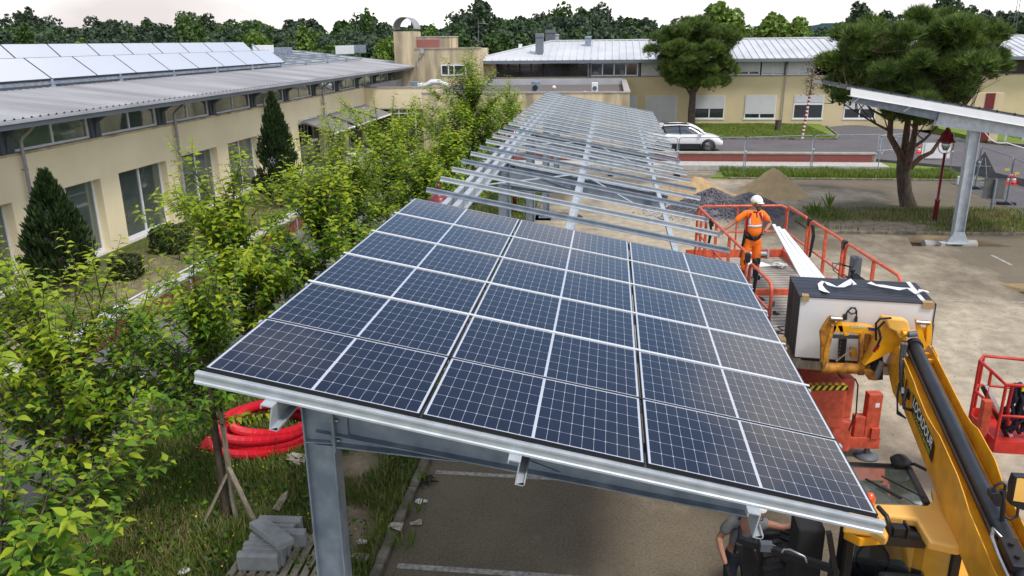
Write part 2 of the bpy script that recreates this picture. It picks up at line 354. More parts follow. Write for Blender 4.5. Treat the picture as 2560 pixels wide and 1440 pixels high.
leafmat('wood_a', (.028, .052, .028), (.060, .095, .045), tr=.15, scale=.15); leafmat('wood_b', (.07, .13, .02), (.17, .26, .04), tr=.2, scale=.2); leafmat('wood_c', (.035, .075, .02), (.075, .135, .03), tr=.2, scale=.2)  # wood_a lightened and greyed: slight distance haze put into the leaf colour
leafmat('grass', (.05, .11, .014), (.17, .25, .035), tr=.35, scale=1.6); leafmat('grass_dry', (.22, .18, .07), (.34, .28, .13), tr=.3, scale=3); leafmat('grass_short', (.13, .20, .025), (.20, .28, .045), tr=.3)

def solar_cells():
    """photovoltaic laminate in the panel's own coordinates: 18 x 6 half cells, white wires between them, a wide seam in the middle"""
    m = bpy.data.materials.new('cells'); m.use_nodes = True; n = m.node_tree.nodes; l = m.node_tree.links; b = n['Principled BSDF']
    tcn = n.new('ShaderNodeTexCoord'); sp = n.new('ShaderNodeSeparateXYZ'); l.new(tcn.outputs['Object'], sp.inputs[0])
    def m_(op, a, bb=None):
        q = n.new('ShaderNodeMath'); q.operation = op
        for i, x in enumerate((a, bb)):
            if x is None: continue
            if isinstance(x, (int, float)): q.inputs[i].default_value = x
            else: l.new(x, q.inputs[i])
        return q.outputs[0]
    X, Y = sp.outputs['X'], sp.outputs['Y']       # origin in the panel's centre
    ax = m_('SUBTRACT', m_('ABSOLUTE', X), .011)  # distance from the seam
    px, py = .0915, .1815
    fx = m_('ABSOLUTE', m_('SUBTRACT', m_('FRACT', m_('DIVIDE', ax, px)), .5)); fy = m_('ABSOLUTE', m_('SUBTRACT', m_('FRACT', m_('ADD', m_('DIVIDE', Y, py), 20.0)), .5))
    dx = m_('MULTIPLY', m_('SUBTRACT', .5, fx), px); dy = m_('MULTIPLY', m_('SUBTRACT', .5, fy), py)
    lx = m_('LESS_THAN', dx, .0011); ly = m_('LESS_THAN', dy, .0014)
    dia = m_('LESS_THAN', m_('ADD', dx, dy), .0085); seam = m_('LESS_THAN', ax, 0.0)
    ex = m_('GREATER_THAN', m_('ABSOLUTE', X), .011+9*px); ey = m_('GREATER_THAN', m_('ABSOLUTE', Y), 3*py)
    w_ = m_('MAXIMUM', m_('MAXIMUM', m_('MAXIMUM', lx, ly), m_('MAXIMUM', dia, seam)), m_('MAXIMUM', ex, ey))
    bus = m_('LESS_THAN', m_('FRACT', m_('DIVIDE', Y, .0151)), .10)
    bl = n.new('ShaderNodeMix'); bl.data_type = 'RGBA'; bl.inputs['A'].default_value = (.008, .010, .022, 1); bl.inputs['B'].default_value = (.022, .026, .042, 1); l.new(bus, bl.inputs['Factor'])
    mx_ = n.new('ShaderNodeMix'); mx_.data_type = 'RGBA'; mx_.inputs['B'].default_value = (.46, .49, .54, 1); l.new(w_, mx_.inputs['Factor']); l.new(bl.outputs['Result'], mx_.inputs['A'])
    l.new(mx_.outputs['Result'], b.inputs['Base Color']); b.inputs['Roughness'].default_value = .5; b.inputs['Specular IOR Level'].default_value = .0
    b.inputs['Coat Weight'].default_value = 1.; b.inputs['Coat Roughness'].default_value = .06; b.inputs['Coat IOR'].default_value = 1.5
    MATS['cells'] = m
solar_cells()

# ================================================================ GROUND
def sheet(name, poly, z, m, kind='structure', sub=0):
    b = MB(); b.add([(x, y, z) for x, y in poly], [tuple(range(len(poly)))]); o = b.build(name, m); o['kind'] = kind; return o
ZR = .35; ZL = .5           # road and lawn level beyond the parking; strip by the long building
sheet('ground', [(-900, -60), (900, -60), (900, 1500), (-900, 1500)], -.30, 'pasture')
def slab(name, poly, z0, z1, m, kind='structure'):
    b = MB(); b.prism(poly, z0, z1, 'z'); o = b.build(name, m, fix=True); o['kind'] = kind; return o
# parking lot with two dug holes at the right carport column and one more nearer
H1 = [(10.55, 28.1), (13.9, 28.3), (13.5, 28.75), (13.0, 29.35), (12.3, 29.75), (10.9, 29.75)]
H2 = [(11.5, 23.75), (12.6, 23.9), (14.5, 24), (14.5, 21.6), (11.75, 22.5)]
H3 = [(-2.35, 31.3), (-1.3, 31.4), (-1.0, 32.1), (-1.35, 32.9), (-2.3, 33.0), (-3.1, 32.9), (-3.1, 31.3)]
def lot_mesh():
    bm = bmesh.new()
    outer = [(-2.97, -8), (60, -8), (60, 27), (26, 27), (26, 44.59), (-2.97, 44.59)]
    vs = [bm.verts.new((x, y, 0)) for x, y in outer]; bm.edges.new((vs[-1], vs[0]))
    for i in range(len(vs)-1): bm.edges.new((vs[i], vs[i+1]))
    for hole in (H1, H2, H3):
        hv = [bm.verts.new((x, y, 0)) for x, y in hole]
        for i in range(len(hv)): bm.edges.new((hv[i], hv[(i+1) % len(hv)]))
        lo = [bm.verts.new((x+random.uniform(-.06, .06), y+random.uniform(-.06, .06), -.26)) for x, y in hole]
        cx = sum(p[0] for p in hole)/len(hole); cy = sum(p[1] for p in hole)/len(hole)
        for i in range(len(hv)):
            j = (i+1) % len(hv); f_ = bm.faces.new((hv[i], hv[j], lo[j], lo[i])); f_.material_index = 1
        f_ = bm.faces.new(lo); f_.material_index = 2
    top = [e for e in bm.edges if abs(e.verts[0].co.z) < .01 and abs(e.verts[1].co.z) < .01]
    bmesh.ops.triangle_fill(bm, use_beauty=True, use_dissolve=False, edges=top)
    for f_ in bm.faces:
        if all(abs(v.co.z) < .01 for v in f_.verts):
            f_.normal_update()
            if f_.normal.z < 0: f_.normal_flip()
    me = bpy.data.meshes.new('parking_lot'); bm.to_mesh(me); bm.free()
    for q in ('lot', 'sand', 'hole'): me.materials.append(MATS[q])
    return me
o = bpy.data.objects.new('parking_lot', lot_mesh()); COL.objects.link(o); o['kind'] = 'structure'
slab('verge', [(-8.9, -3), (-3.11, -3), (-3.11, 41.9), (-8.9, 41.9)], -.2, .06, 'earth')
slab('footpath', [(-12.0, -3), (-8.9, -3), (-8.9, 41.9), (-3.2, 41.9), (-3.2, 49), (-12.0, 49)], -.2, .02, 'path')
slab('terrace', [(-16.8, 40.2), (-12.15, 40.2), (-12.15, 54), (-16.8, 54)], -.2, .30, 'concrete')
slab('planting_strip', [(-16.8, 0), (-12.15, 0), (-12.15, 40.2), (-16.8, 40.2)], -.2, .26, 'earth')
# kerb of single stones along the parking edge
kt = thing('kerb', None, None, (0, 0, 0)); kt['kind'] = 'structure'
kb = MB(); kb.box((-.07, .004, -.1), (.07, .996, .09), ch=.012); km = kb.mesh('kerb_stone', 'kerb')
for i in range(40): inst('kerb_stone', km, kt, (-3.04+random.uniform(-.012, .012), 2+i, random.uniform(-.01, .008)), (random.uniform(-.01, .01), 0, random.uniform(-.012, .012)))
# island with the big pine and lamp, in front of the far path
slab('pine_island', [(7.6, 29.9), (9.1, 30.05), (22, 30.4), (22, 34.2), (16, 35.0), (11, 34.8), (8.6, 33.6), (7.4, 31.8)], -.2, .07, 'dry_island')
kt2 = thing('kerb', None, None); kt2['kind'] = 'structure'
for i in range(14): inst('kerb_stone', km, kt2, (8.2+i*.998, 29.86+.03*i, 0), (0, 0, R(-88.3)))
# verge strip with long grass between parking and concrete curb wall
slab('grass_strip', [(5.3, 41.9), (19.3, 41.9), (15.6, 44.4), (6.3, 44.4)], -.2, .08, 'lawn')
kt3 = thing('kerb', None, None); kt3['kind'] = 'structure'
for i in range(13): inst('kerb_stone', km, kt3, (6.2+i*.998, 41.85, -.01), (0, 0, R(-90)))
# raised road, lawns
slab('road', [(-12, 47.3), (14.6, 47.3), (19, 43.9), (20, 40), (21, 30), (60, 26), (60, 43), (28, 49.5), (24, 54), (22, 62), (19, 66), (16.5, 64), (15.8, 58), (15.2, 55.9), (7, 55.9), (-12, 55.9)], -.29, ZR, 'road')
slab('right_forecourt', [(16.7, 33.0), (26, 26.9), (40, 26.9), (40, 30), (21, 41.5), (19.2, 43.9), (16.9, 43.7)], -.2, .012, 'road')
slab('far_lawn', [(-12, 56.05), (15.0, 56.05), (15.6, 58), (16.3, 64), (16.3, 65.5), (-12, 65.5)], -.2, ZL-.03, 'lawn')
slab('lawn_wedge', [(14.9, 44.5), (18.0, 44.5), (15.9, 46.9), (14.9, 47.2)], -.2, .20, 'lawn')
slab('roadside_lawn', [(24.3, 54.5), (28.3, 49.9), (60, 43.4), (90, 60), (90, 90), (30, 90), (24, 62)], -.2, ZR+.12, 'lawn')
slab('kerb_edge', [(-12, 55.92), (15.2, 55.92), (15.95, 58), (16.6, 64), (16.45, 64.1), (15.75, 58.1), (15.05, 56.04), (-12, 56.04)], 0, ZR+.12, 'kerb')
slab('kerb_edge', [(24.1, 54.5), (28.2, 49.7), (60, 43.2), (60, 43.38), (28.3, 49.88), (24.28, 54.6)], 0, ZR+.14, 'kerb')
# painted stall lines
for i, P_ in enumerate((((-2.8, 11.55), (2.3, 11.55), (2.3, 11.66), (-2.8, 11.66)), ((-2.8, 9.03), (2.3, 9.03), (2.3, 9.14), (-2.8, 9.14)), ((-2.8, 6.5), (2.3, 6.5), (2.3, 6.61), (-2.8, 6.61)),
        ((12.66, 27.07), (12.74, 25.85), (12.84, 25.86), (12.76, 27.07)), ((9.4, 21.95), (13, 21.97), (13, 22.03), (9.4, 22.01)))):
    sheet('parking_line', P_, .004, 'line_white')
# ================================================================ LONG CREAM BUILDING (left)
XW = -16.8; B0 = 20.56-8*4.05; NB = 20; PB = 4.045
lb = thing('school_building', 'long cream rendered building with grey ribbed metal roof and clerestory windows', 'building', (XW, 20, 0))
def loc(o, p): o.matrix_parent_inverse = p.matrix_basis.inverted(); return o
def P_(mb, name, m, parent, **k): return loc(mb.build(name, m, parent, **k), parent)
Y0, Y1 = -12.0, 62.5; ZT = 4.02
# wall with window openings (built of piers and lintels)
wb = MB(); wins = []
k = -8
y = Y0
while True:
    a = 21.2+4.075*k; b_ = a+3.05
    if a > 38: break
    if a > y: wb.box((XW-.35, y, 0), (XW, a, ZT)); wb.box((XW-.35, a, 2.77), (XW, b_, ZT)); wb.box((XW-.35, a, 0), (XW, b_, .26)); wins.append((a, b_)); y = b_
    k += 1
doors = [(41.7, 45.3), (45.9, 49.4), (50.0, 53.5)]
for a, b_ in doors: wb.box((XW-.35, y, 0), (XW, a, ZT)); wb.box((XW-.35, a, 2.75), (XW, b_, ZT)); y = b_
wb.box((XW-.35, y, 0), (XW, Y1, ZT)); P_(wb, 'wall', 'render', lb)
m_ = MB(); m_.box((XW-.4, Y0, ZT+.002), (XW+.045, Y1, ZT+.07)); P_(m_, 'ledge', 'render_stain', lb)
m_ = MB(); m_.box((XW-.06, Y0, 0), (XW+.10, 40.2, .22)); P_(m_, 'plinth', 'concrete', lb)
# inside: floor, rear wall, ceiling, tables
m_ = MB(); m_.box((XW-7, Y0, .05), (XW-.36, Y1, .24)); P_(m_, 'floor', 'int_floor', lb)
m_ = MB(); m_.box((XW-7.2, Y0, 0), (XW-7, Y1, 5)); P_(m_, 'inner_wall', 'interior', lb)
for a in range(16, 60, 8): m_ = MB(); m_.box((XW-6.9, a, .24), (XW-.4, a+.12, 4.0)); P_(m_, 'partition', 'interior', lb)
tb = MB(); tb.box((-.45, -.9, .70), (.45, .9, .75)); [tb.box((sx*.4-.02, sy*.8-.02, 0), (sx*.4+.02, sy*.8+.02, .7)) for sx in (-1, 1) for sy in (-1, 1)]; tbm = tb.mesh('table', 'int_dark')
for i in range(9):
    t_ = inst('table', tbm, None, (XW-1.6-(i % 2)*1.6, 19.2+i*2.1, .24)); tag(t_, 'dark table seen dimly through the window glass of the cream building', 'table', 'tables inside the cream building')
# tall windows: frame, mullion, glass set back in the reveal
def win_mesh():
    f = MB(); W, H = 3.05, 2.5; t = .09
    f.box((-.06, 0, 0), (0, W, t)); f.box((-.06, 0, H-t*.6), (0, W, H)); f.box((-.06, 0, t), (0, t, H-t*.6)); f.box((-.06, W-t, t), (0, W, H-t*.6)); f.box((-.05, W*.52-.04, t), (.012, W*.52+.04, H-t*.6)); f.box((-.05, t, t), (-.005, W-t, t+.05))
    g1 = MB(); g1.quad((-.03, t, t), (-.03, W*.52, t), (-.03, W*.52, H-t), (-.03, t, H-t)); g2 = MB(); g2.quad((-.03, W*.52, t), (-.03, W-t, t), (-.03, W-t, H-t), (-.03, W*.52, H-t))
    s_ = MB(); s_.box((-.02, -.0, -.05), (.28, W, .0)); s_.box((.18, 0, -.26), (.30, W, -.05))
    return f.mesh('window_frame', 'white_frame'), g1.mesh('pane', 'glass'), g2.mesh('pane', 'glass'), s_.mesh('sill', 'concrete_light')
wf, wg1, wg2, ws = win_mesh()
for a, b_ in wins:
    if b_ < 14: continue
    f_ = inst('window', wf, lb); f_.matrix_parent_inverse = lb.matrix_basis.inverted(); f_.location = (XW-.27, a, .27)
    inst('pane', wg1, f_); inst('pane', wg2, f_); inst('sill', ws, f_)
# clerestory
cz0, cz1 = ZT+.07, ZT+1.25
def cler():
    f = MB(); W = PB-.5; H = cz1-cz0; t = .07
    f.box((-.05, 0, 0), (0, W, t)); f.box((-.05, 0, H-t), (0, W, H)); f.box((-.05, 0, t), (0, t, H-t)); f.box((-.05, W-t-.04, t), (0, W, H-t)); f.box((-.05, W*.5-.035, t), (.005, W*.5+.035, H-t))
    g1 = MB(); g1.quad((-.03, t, t), (-.03, W*.5, t), (-.03, W*.5, H-t), (-.03, t, H-t)); g2 = MB(); g2.quad((-.03, W*.5, t), (-.03, W-t, t), (-.03, W-t, H-t), (-.03, W*.5, H-t))
    b1 = MB(); b1.prism([(-.25, 0), (-.08, 0), (.0, .5), (.75, .95), (.75, 1.06), (-.3, .92), (-.3, .5)], -.08, .08, 'y'); 
    tm = MB(); tm.prism([(-.28, .62), (.72, .80), (.72, 1.02), (-.28, .94)], .1, .62, 'y')
    return f.mesh('clerestory_window', 'white_frame'), g1.mesh('pane', 'glass'), g2.mesh('pane', 'glass'), b1.mesh('bracket', 'grey_steel'), tm.mesh('rafter', 'timber_red')
cf, cg1, cg2, cb, ct = cler()
for k in range(-2, 11):
    y = 20.56+PB*k
    f_ = inst('clerestory_window', cf, lb); f_.matrix_parent_inverse = lb.matrix_basis.inverted(); f_.location = (XW-.2, y+.27, cz0)
    inst('pane', cg1, f_); inst('pane', cg2, f_)
    for nm, me in (('bracket', cb), ('rafter', ct)):
        q = inst(nm, me, lb); q.matrix_parent_inverse = lb.matrix_basis.inverted(); q.location = (XW, y, cz0-.02)
for k in range(-2, 12):
    m_ = MB(); y = 20.56+PB*k; m_.box((XW-.24, y-.24, cz0), (XW-.1, y+.26, cz1)); P_(m_, 'clerestory_post', 'grey_steel', lb)
# roof: eave 1.3 m out, 12 degrees of slope, real ribs
XE, ZE, SL = XW+1.30, 5.16, .108
XR = -27.5
def rz(x): return ZE+(XE-x)*SL
rb = MB(); pitch = .333; y = 8.0; prof = []
while y < 66.5: prof += [(y, 0), (y+.215, 0), (y+.24, .04), (y+.30, .04), (y+.325, 0)]; y += pitch
vs = []; hipY = lambda x: 64.9-max(0, (XE-x))*.0
xs_ = [XE+.02, XE-4, XE-8, XR]
for x in xs_: vs += [(x, yy, rz(x)+h) for yy, h in prof]
n_ = len(prof); rb.add(vs, [(i*n_+j, (i+1)*n_+j, (i+1)*n_+j+1, i*n_+j+1) for i in range(len(xs_)-1) for j in range(n_-1)])
ro = P_(rb, 'roof', 'roof', lb)
# hip end: cut the roof where it runs back to the tower
bm = bmesh.new(); bm.from_mesh(ro.data)
c1 = gx(1048, 163, XE); c2 = gz(930, 121, rz(-24.0)); c2 = Vector((-24.0, gx(930, 121, -24.0).y, 0))
d_ = (Vector((c2.x, c2.y, 0))-Vector((c1.x, c1.y, 0))).normalized(); nrm = Vector((-d_.y, d_.x, 0)); nrm = nrm if nrm.y > 0 else -nrm
bmesh.ops.bisect_plane(bm, geom=bm.verts[:]+bm.edges[:]+bm.faces[:], plane_co=(c1.x, c1.y, 0), plane_no=nrm, clear_outer=True)
bm.to_mesh(ro.data); bm.free()
m_ = MB(); m_.box((XE-.02, 8, ZE-.24), (XE+.05, c1.y-.02, ZE-.03)); P_(m_, 'fascia', 'fascia', lb)
m_ = MB(); m_.box((XE+.0, 8, ZE-.028), (XE+.12, c1.y, ZE-.012)); m_.box((XE+.12, 8, ZE-.09), (XE+.135, c1.y, ZE-.012)); P_(m_, 'gutter_edge', 'zinc', lb)
m_ = MB(); m_.prism([(XE-.02, ZE-.1), (XE-.02, ZE-.04), (XW-.3, rz(XW-.3)-.04), (XW-.3, rz(XW-.3)-.1)], 8, c1.y-.1, 'y'); P_(m_, 'soffit', 'timber_red', lb)
m_ = MB(); m_.box((XR-.1, 8, 0), (XR, 66, rz(XR)-.02)); P_(m_, 'rear_wall', 'render_far', lb)
m_ = MB(); m_.box((XR, 8, rz(XR)-.01), (XR+.35, 78, rz(XR)+.05)); 
# downpipes with swan necks
def pipe_mesh():
    b = MB(); b.tube([(.62, 0, 5.0), (.62, 0, 4.86), (.50, 0, 4.74), (.20, 0, 4.52), (.13, 0, 4.42), (.13, 0, 4.3), (.13, 0, .1)], .055, 10)
    for z in (3.6, 2.0, .8): b.tube([(.13, 0, z-.02), (.13, 0, z+.02)], .07, 10); b.box((0, -.02, z-.015), (.1, .02, z+.015))
    return b.mesh('downpipe', 'zinc_pipe')
pm = pipe_mesh()
for y in (20.82, 29.14, 37.36, 45.51, 57.68):
    q = inst('downpipe', pm, lb); q.matrix_parent_inverse = lb.matrix_basis.inverted(); q.location = (XW, y, 0)
# terrace doors and awnings
for a, b_ in doors:
    f = MB(); W = b_-a
    for yy in (0, W*.25, W*.5, W*.75, W-.07): f.box((-.06, yy, 0), (0, yy+.07, 2.45))
    f.box((-.055, 0, 2.38), (-.005, W, 2.45)); f.box((-.055, 0, .0), (-.005, W, .1)); f.box((-.055, 0, 1.0), (-.005, W, 1.05))
    f_ = f.build('terrace_door', 'zinc_pipe', lb); f_.matrix_parent_inverse = lb.matrix_basis.inverted(); f_.location = (XW-.2, a, .30)
    g = MB(); g.quad((-.03, 0, 0), (-.03, W, 0), (-.03, W, 2.4), (-.03, 0, 2.4)); g.build('pane', 'glass_dark', f_)
    c_ = MB(); c_.box((-.5, W*.3, 0), (-.4, W*.45, 2.35)); c_.build('curtain', 'timber_red', f_)
aw = [(41.75, 45.25), (45.95, 49.5), (50.1, 53.45)]
for i, (a, b_) in enumerate(aw):
    t_ = thing('awning', ['grey fabric awning nearest the tall cypress, over the terrace doors', 'grey fabric awning between two others, over the middle terrace doors', 'grey fabric awning beside the inner corner of the cream building'][i], 'awning', (XW, a, 0), 0, 'grey awnings over the terrace')
    W = b_-a; x1, z1 = 2.0, 2.31
    b = MB(); b.prism([(.14, 2.95), (x1, z1), (x1, z1+.012), (.14, 2.965)], .02, W-.02, 'y'); b.build('fabric', 'awning', t_, fix=True)
    b = MB(); b.box((.0, 0, 2.86), (.16, W, 3.0), ch=.02); b.build('cassette', 'white_frame', t_)
    b = MB(); b.tube([(x1, 0, z1-.02), (x1, W, z1-.02)], .055, 10); b.build('front_bar', 'white_frame', t_)
    for yy in (.25, W-.25):
        b = MB(); b.tube([(.1, yy, 2.84), (1.0, yy+(.35 if yy < 1 else -.35), 2.50), (x1-.05, yy, z1-.03)], .022, 6); b.build('folding_arm', 'white_frame', t_)
# white security camera on the wall
t_ = thing('security_camera', 'small white camera mounted under the eave by a downpipe', 'camera', gx(817, 218, XW+.2)); b = MB(); b.tube([(0, -.12, .1), (.25, .1, -.08)], .05, 8); b.build('body', 'white_frame', t_); b = MB(); b.bar((-.2, 0, .12), (0, -.05, .1), .04); b.build('arm', 'white_frame', t_)

# ---------------------------------------------------------------- collectors on the roof
def collector_row(xb, zb, xt, zt, ys, name, lab, cat='solar collector'):
    vb, vt = Vector((xb, 0, zb)), Vector((xt, 0, zt)); d = vt-vb; Ln = d.length; d.normalize()
    W = ys[1]-ys[0]
    b = MB(); b.box((0, .012, 0), (Ln, W-.012, .07)); fm = b.mesh('frame', 'stack_frame'); g = MB(); g.box((.03, .045, .071), (Ln-.03, W-.045, .078)); gm = g.mesh('glass_cover', 'collector')
    zc = Vector((0, 1, 0)).cross(d) if False else d.cross(Vector((0, 1, 0)))
    zc.normalize(); zc = zc if zc.z > 0 else -zc
    yc = zc.cross(d)
    Mx = Matrix((d, yc, zc)).transposed().to_4x4()
    res = []
    for i, y in enumerate(ys[:-1]):
        t = thing(name, lab(i), cat, (0, 0, 0), 0, 'white solar thermal collectors on the long roof')
        Mi = Mx.copy(); Mi.translation = (xb, y if yc.y > 0 else y+W, zb); t.matrix_world = Mi
        inst('frame', fm, t); inst('glass_cover', gm, t); res.append(t)
    return res
ORD = ['first', 'second', 'third', 'fourth', 'fifth', 'sixth', 'seventh', 'eighth', 'ninth', 'tenth', 'eleventh', 'twelfth']
ysa = [47.19-2.60*i for i in range(12)][::-1]
c1r = collector_row(-19.5, 5.83, -20.45, 6.55, ysa, 'solar_collector', lambda i: 'pale solar collector in the lower roof row, %s from the bare frame end' % ORD[10-i])
ysb = [47.9-2.52*i for i in range(11)][::-1]
c2r = collector_row(-21.75, 6.46, -22.35, 7.03, ysb, 'solar_collector', lambda i: 'pale solar collector in the upper roof row, %s from the bare frame end' % ORD[9-i])
t_ = thing('collector_rack', 'grey steel rack on short posts carrying the collectors and bare at its far end', 'rack', (-20, 30, 6))
for nm, xx, zz, ya, yb in (('rail', -19.5, 5.80, 17, 62.5), ('rail', -21.3, 6.02, 17, 62.5), ('rail', -22.3, 6.14, 17, 62.5), ('rail', -24.0, 6.35, 17, 62.5)):
    b = MB(); b.box((xx-.04, ya, zz-.09), (xx+.04, yb, zz)); P_(b, nm, 'galva_dull', t_)
for xx in (-19.5, -23.9):
    y = 18.3
    while y < 62.5:
        b = MB(); zf = rz(xx); b.tube([(xx, y, zf), (xx, y, zf+.10)], .11, 8); b.tube([(xx, y, zf+.10), (xx, y, rz(xx)+.30)], .07, 8); P_(b, 'post', 'galva_dull', t_); y += 4.05
y = 48.5
while y < 62.5:
    b = MB(); b.bar((-19.4, y, 5.86), (-24.2, y, 6.42), .05, .05); P_(b, 'cross_bar', 'galva_dull', t_); b = MB(); b.bar((-19.4, y+.3, 5.86), (-24.2, y+.3, 6.42), .05, .05); P_(b, 'cross_bar', 'galva_dull', t_); y += 2.6
y = 18
while y < 50:
    b = MB(); b.bar((-19.45, y, 5.78), (-20.45, y, 6.5), .05, .05); b.bar((-20.45, y, 5.95), (-20.45, y, 6.5), .05, .05); b.bar((-21.7, y, 6.4), (-22.35, y, 6.98), .05, .05); b.bar((-22.35, y, 6.2), (-22.35, y, 6.98), .05, .05); P_(b, 'cross_bar', 'galva_dull', t_); y += 2.6
# roof cowls at the ridge
for i, (px, py, w_, lab) in enumerate(((658, 126, .9, 'low white roof hatch behind the upper collectors'), (700, 131, 1.5, 'grey square roof ventilator beside the white hatch'), (862, 124, 1.5, 'white flat roof hatch on the long roof ridge'), (895, 122, 1.3, 'grey slatted ventilator at the end of the long roof ridge'))):
    p = gx(px, py, -24.5); b = MB(); b.box((-.5, -w_*.8, -.4), (.5, w_*.8, .35), ch=.03); o = b.build('roof_vent', ['white_frame', 'galva_dull'][i % 2]); o.location = p; tag(o, lab, 'vent')

# ---------------------------------------------------------------- brick retaining wall along the footpath, bricks one by one
bw = thing('brick_wall', 'low red brick retaining wall with pale coping beside the handrail and footpath', 'wall', (-12.1, 14, 0))
b = MB(); b.box((-12.22, 2, 0), (-12.02, 40, .46)); P_(b, 'mortar_core', 'concrete', bw)
b = MB(); b.box((-.045, .005, 0), (.02, .215, .066)); brm = b.mesh('brick', 'brick')
cnt = 0; rest = MB()
for row in range(6):
    for j in range(150):
        y = 6+j*.222+(row % 2)*.111; z = .04+row*.072
        if 13.5 < y < 24.5 and cnt < 300:
            q = inst('brick', brm, bw, (.085+random.uniform(-.004, .004), y-14, z)); cnt += 1
        else:
            rest.box((-12.02-.01, y+.005, z), (-11.995, y+.215, z+.066))
q = P_(rest, 'brickwork', 'brick', bw); q['kind'] = 'stuff'
b = MB(); b.box((0, .004, 0), (.42, .996, .09), ch=.01); cpm = b.mesh('coping_stone', 'concrete_light')
for i in range(36): inst('coping_stone', cpm, bw, (-.30, -11+i, .48+random.uniform(-.004, .004)))
# handrails
def handrail(name, lab, x, z0, ya, yb, step):
    t = thing(name, lab, 'handrail', (x, ya, 0)); b = MB()
    b.tube([(0, 0, z0), (0, 0, z0+.75)]+[(0, .25-.25*math.cos(R(a)), z0+.75+.2*math.sin(R(a))) for a in range(15, 91, 15)]+[(0, yb-ya, z0+.95)], .027, 8); b.build('rail', 'alu', t)
    y = step
    while y < yb-ya: b = MB(); b.tube([(0, y, z0), (0, y, z0+.95)], .022, 6); b.build('post', 'galva', t); y += step
handrail('handrail', 'pale metal handrail in front of the low brick wall', -11.75, 0, 12.2, 36, 2.0)
handrail('handrail', 'pale metal handrail on the verge side of the footpath', -8.75, 0, 10.5, 30, 2.2)

# ---------------------------------------------------------------- entrance annex with flat gravel roof
AY = 53.95
an = thing('flat_roof_annex', 'flat roofed cream annex with stained parapet and glazed entrance doors', 'building', (-8, 54, 0))
y2 = 49.0; xr = gy(1575, 229, y2).x; zp = gy(1575, 229, y2).z; xl = -11.6
b = MB(); b.box((XW, AY, 2.62), (xl, AY+.3, 3.98)); P_(b, 'wall', 'render', an)
b = MB(); b.box((xl, y2, 0), (xr, y2+.3, zp-.08)); b.box((xr-.3, y2+.3, 0), (xr, 65.3, zp-.08)); b.box((xl, y2+.3, 0), (xl+.3, AY, zp-.08)); P_(b, 'wall', 'render_stain', an)
b = MB(); b.box((XW+.05, AY-.04, 3.985), (xl+.3, AY+.34, 4.06)); b.box((xl-.04, y2-.04, zp-.078), (xr+.04, y2+.34, zp)); b.box((xr-.34, y2+.34, zp-.078), (xr+.04, 65.3, zp-.002)); P_(b, 'coping', 'concrete', an)
b = MB(); b.box((XW+.02, AY+.34, 3.5), (xl+.4, 65.3, 3.62)); b.box((xl+.3, y2+.34, 3.5), (xr-.34, 65.3, 3.615)); P_(b, 'roof', 'tarmac_felt', an)
b = MB(); b.box((XW+.05, 63.9, 3.62), (xr-.3, 64.1, 4.08)); b.box((XW+.02, AY+.36, 3.62), (XW+.35, 63.9, 4.2)); b.box((xl+.9, AY+1.6, 3.62), (xl+1.0, 63.8, 3.9)); P_(b, 'upstand', 'zinc', an)
b = MB(); b.box((XW, AY+.5, 0), (xl, AY+.6, 3)); P_(b, 'inner_wall', 'int_dark', an)
f = MB()
for x in (XW+.02, -15.0, -14.5, -13.9, -13.35, -12.75, -12.15, xl-.08): f.box((x, AY+.08, .3), (x+.07, AY+.16, 2.62))
f.box((XW, AY+.07, 2.25), (xl, AY+.15, 2.32)); f.box((XW, AY+.07, 2.56), (xl, AY+.15, 2.62))
q = P_(f, 'glazed_door', 'white_frame', an); g = MB(); g.quad((XW, AY+.12, .3), (xl, AY+.12, .3), (xl, AY+.12, 2.6), (XW, AY+.12, 2.6)); g.build('pane', 'glass_dark', q)
# things on the flat roof
def roofbox(name, lab, cat, px, py, w_, h, m, Y, extra=None):
    p = gy(px, py, Y); t = thing(name, lab, cat, (p.x, Y, 3.615)); b = MB(); b.box((-w_/2, -w_/2, 0), (w_/2, w_/2, h), ch=.03); b.build('body', m, t)
    if extra: extra(t, w_, h)
    return t
def duct(t, w_, h): b = MB(); b.tube([(0, -w_/2-.02, h*.45), (0, -w_/2-.12, h*.45)], w_*.32, 14); b.build('outlet', 'black_plastic', t)
roofbox('roof_fan', 'grey box fan with round dark outlet on the flat gravel roof', 'fan', 1339, 210, .55, .75, 'galva_dull', 54.5, duct)
def fan_(t, w_, h):
    b = MB(); b.tube([(0, -w_/2-.01, h*.5), (0, -w_/2-.03, h*.5)], w_*.36, 16); b.build('grille', 'grey_steel', t)
roofbox('air_conditioner', 'small white air conditioning unit standing on the flat roof edge', 'air conditioner', 1487, 218, .40, .72, 'white_frame', 53.0, fan_)
p = gy(1385, 215, 54.5); b = MB(); b.lathe([(.12, 0), (.08, .25), (.13, .26), (.13, .4), (.03, .46)], 12); o = b.build('roof_cowl', 'white_frame'); o.location = (p.x, 54.5, 3.615); tag(o, 'tiny white round vent cowl on the flat roof', 'vent')
p = gy(1463, 226, 50.2); b = MB(); b.lathe([(.45, 0), (.43, .12), (.3, .26), (.05, .33)], 16); o = b.build('roof_dome', 'white_frame'); o.location = (p.x, 50.4, 3.615); tag(o, 'low pale dome skylight near the parapet', 'skylight')
t_ = thing('duct_pipe', 'shiny bent air duct on the roof above the entrance', 'duct', gy(1090, 214, 57.5)); b = MB(); b.tube([(-1.6, 0, 0), (-.7, 0, .02), (-.3, 0, .25), (.3, 0, .25), (.6, 0, .05), (.9, 0, .05)], .2, 12); b.build('pipe', 'alu', t_); b = MB(); b.box((-1.9, -.3, -.3), (-1.3, .3, .3)); b.build('end_box', 'galva_dull', t_)

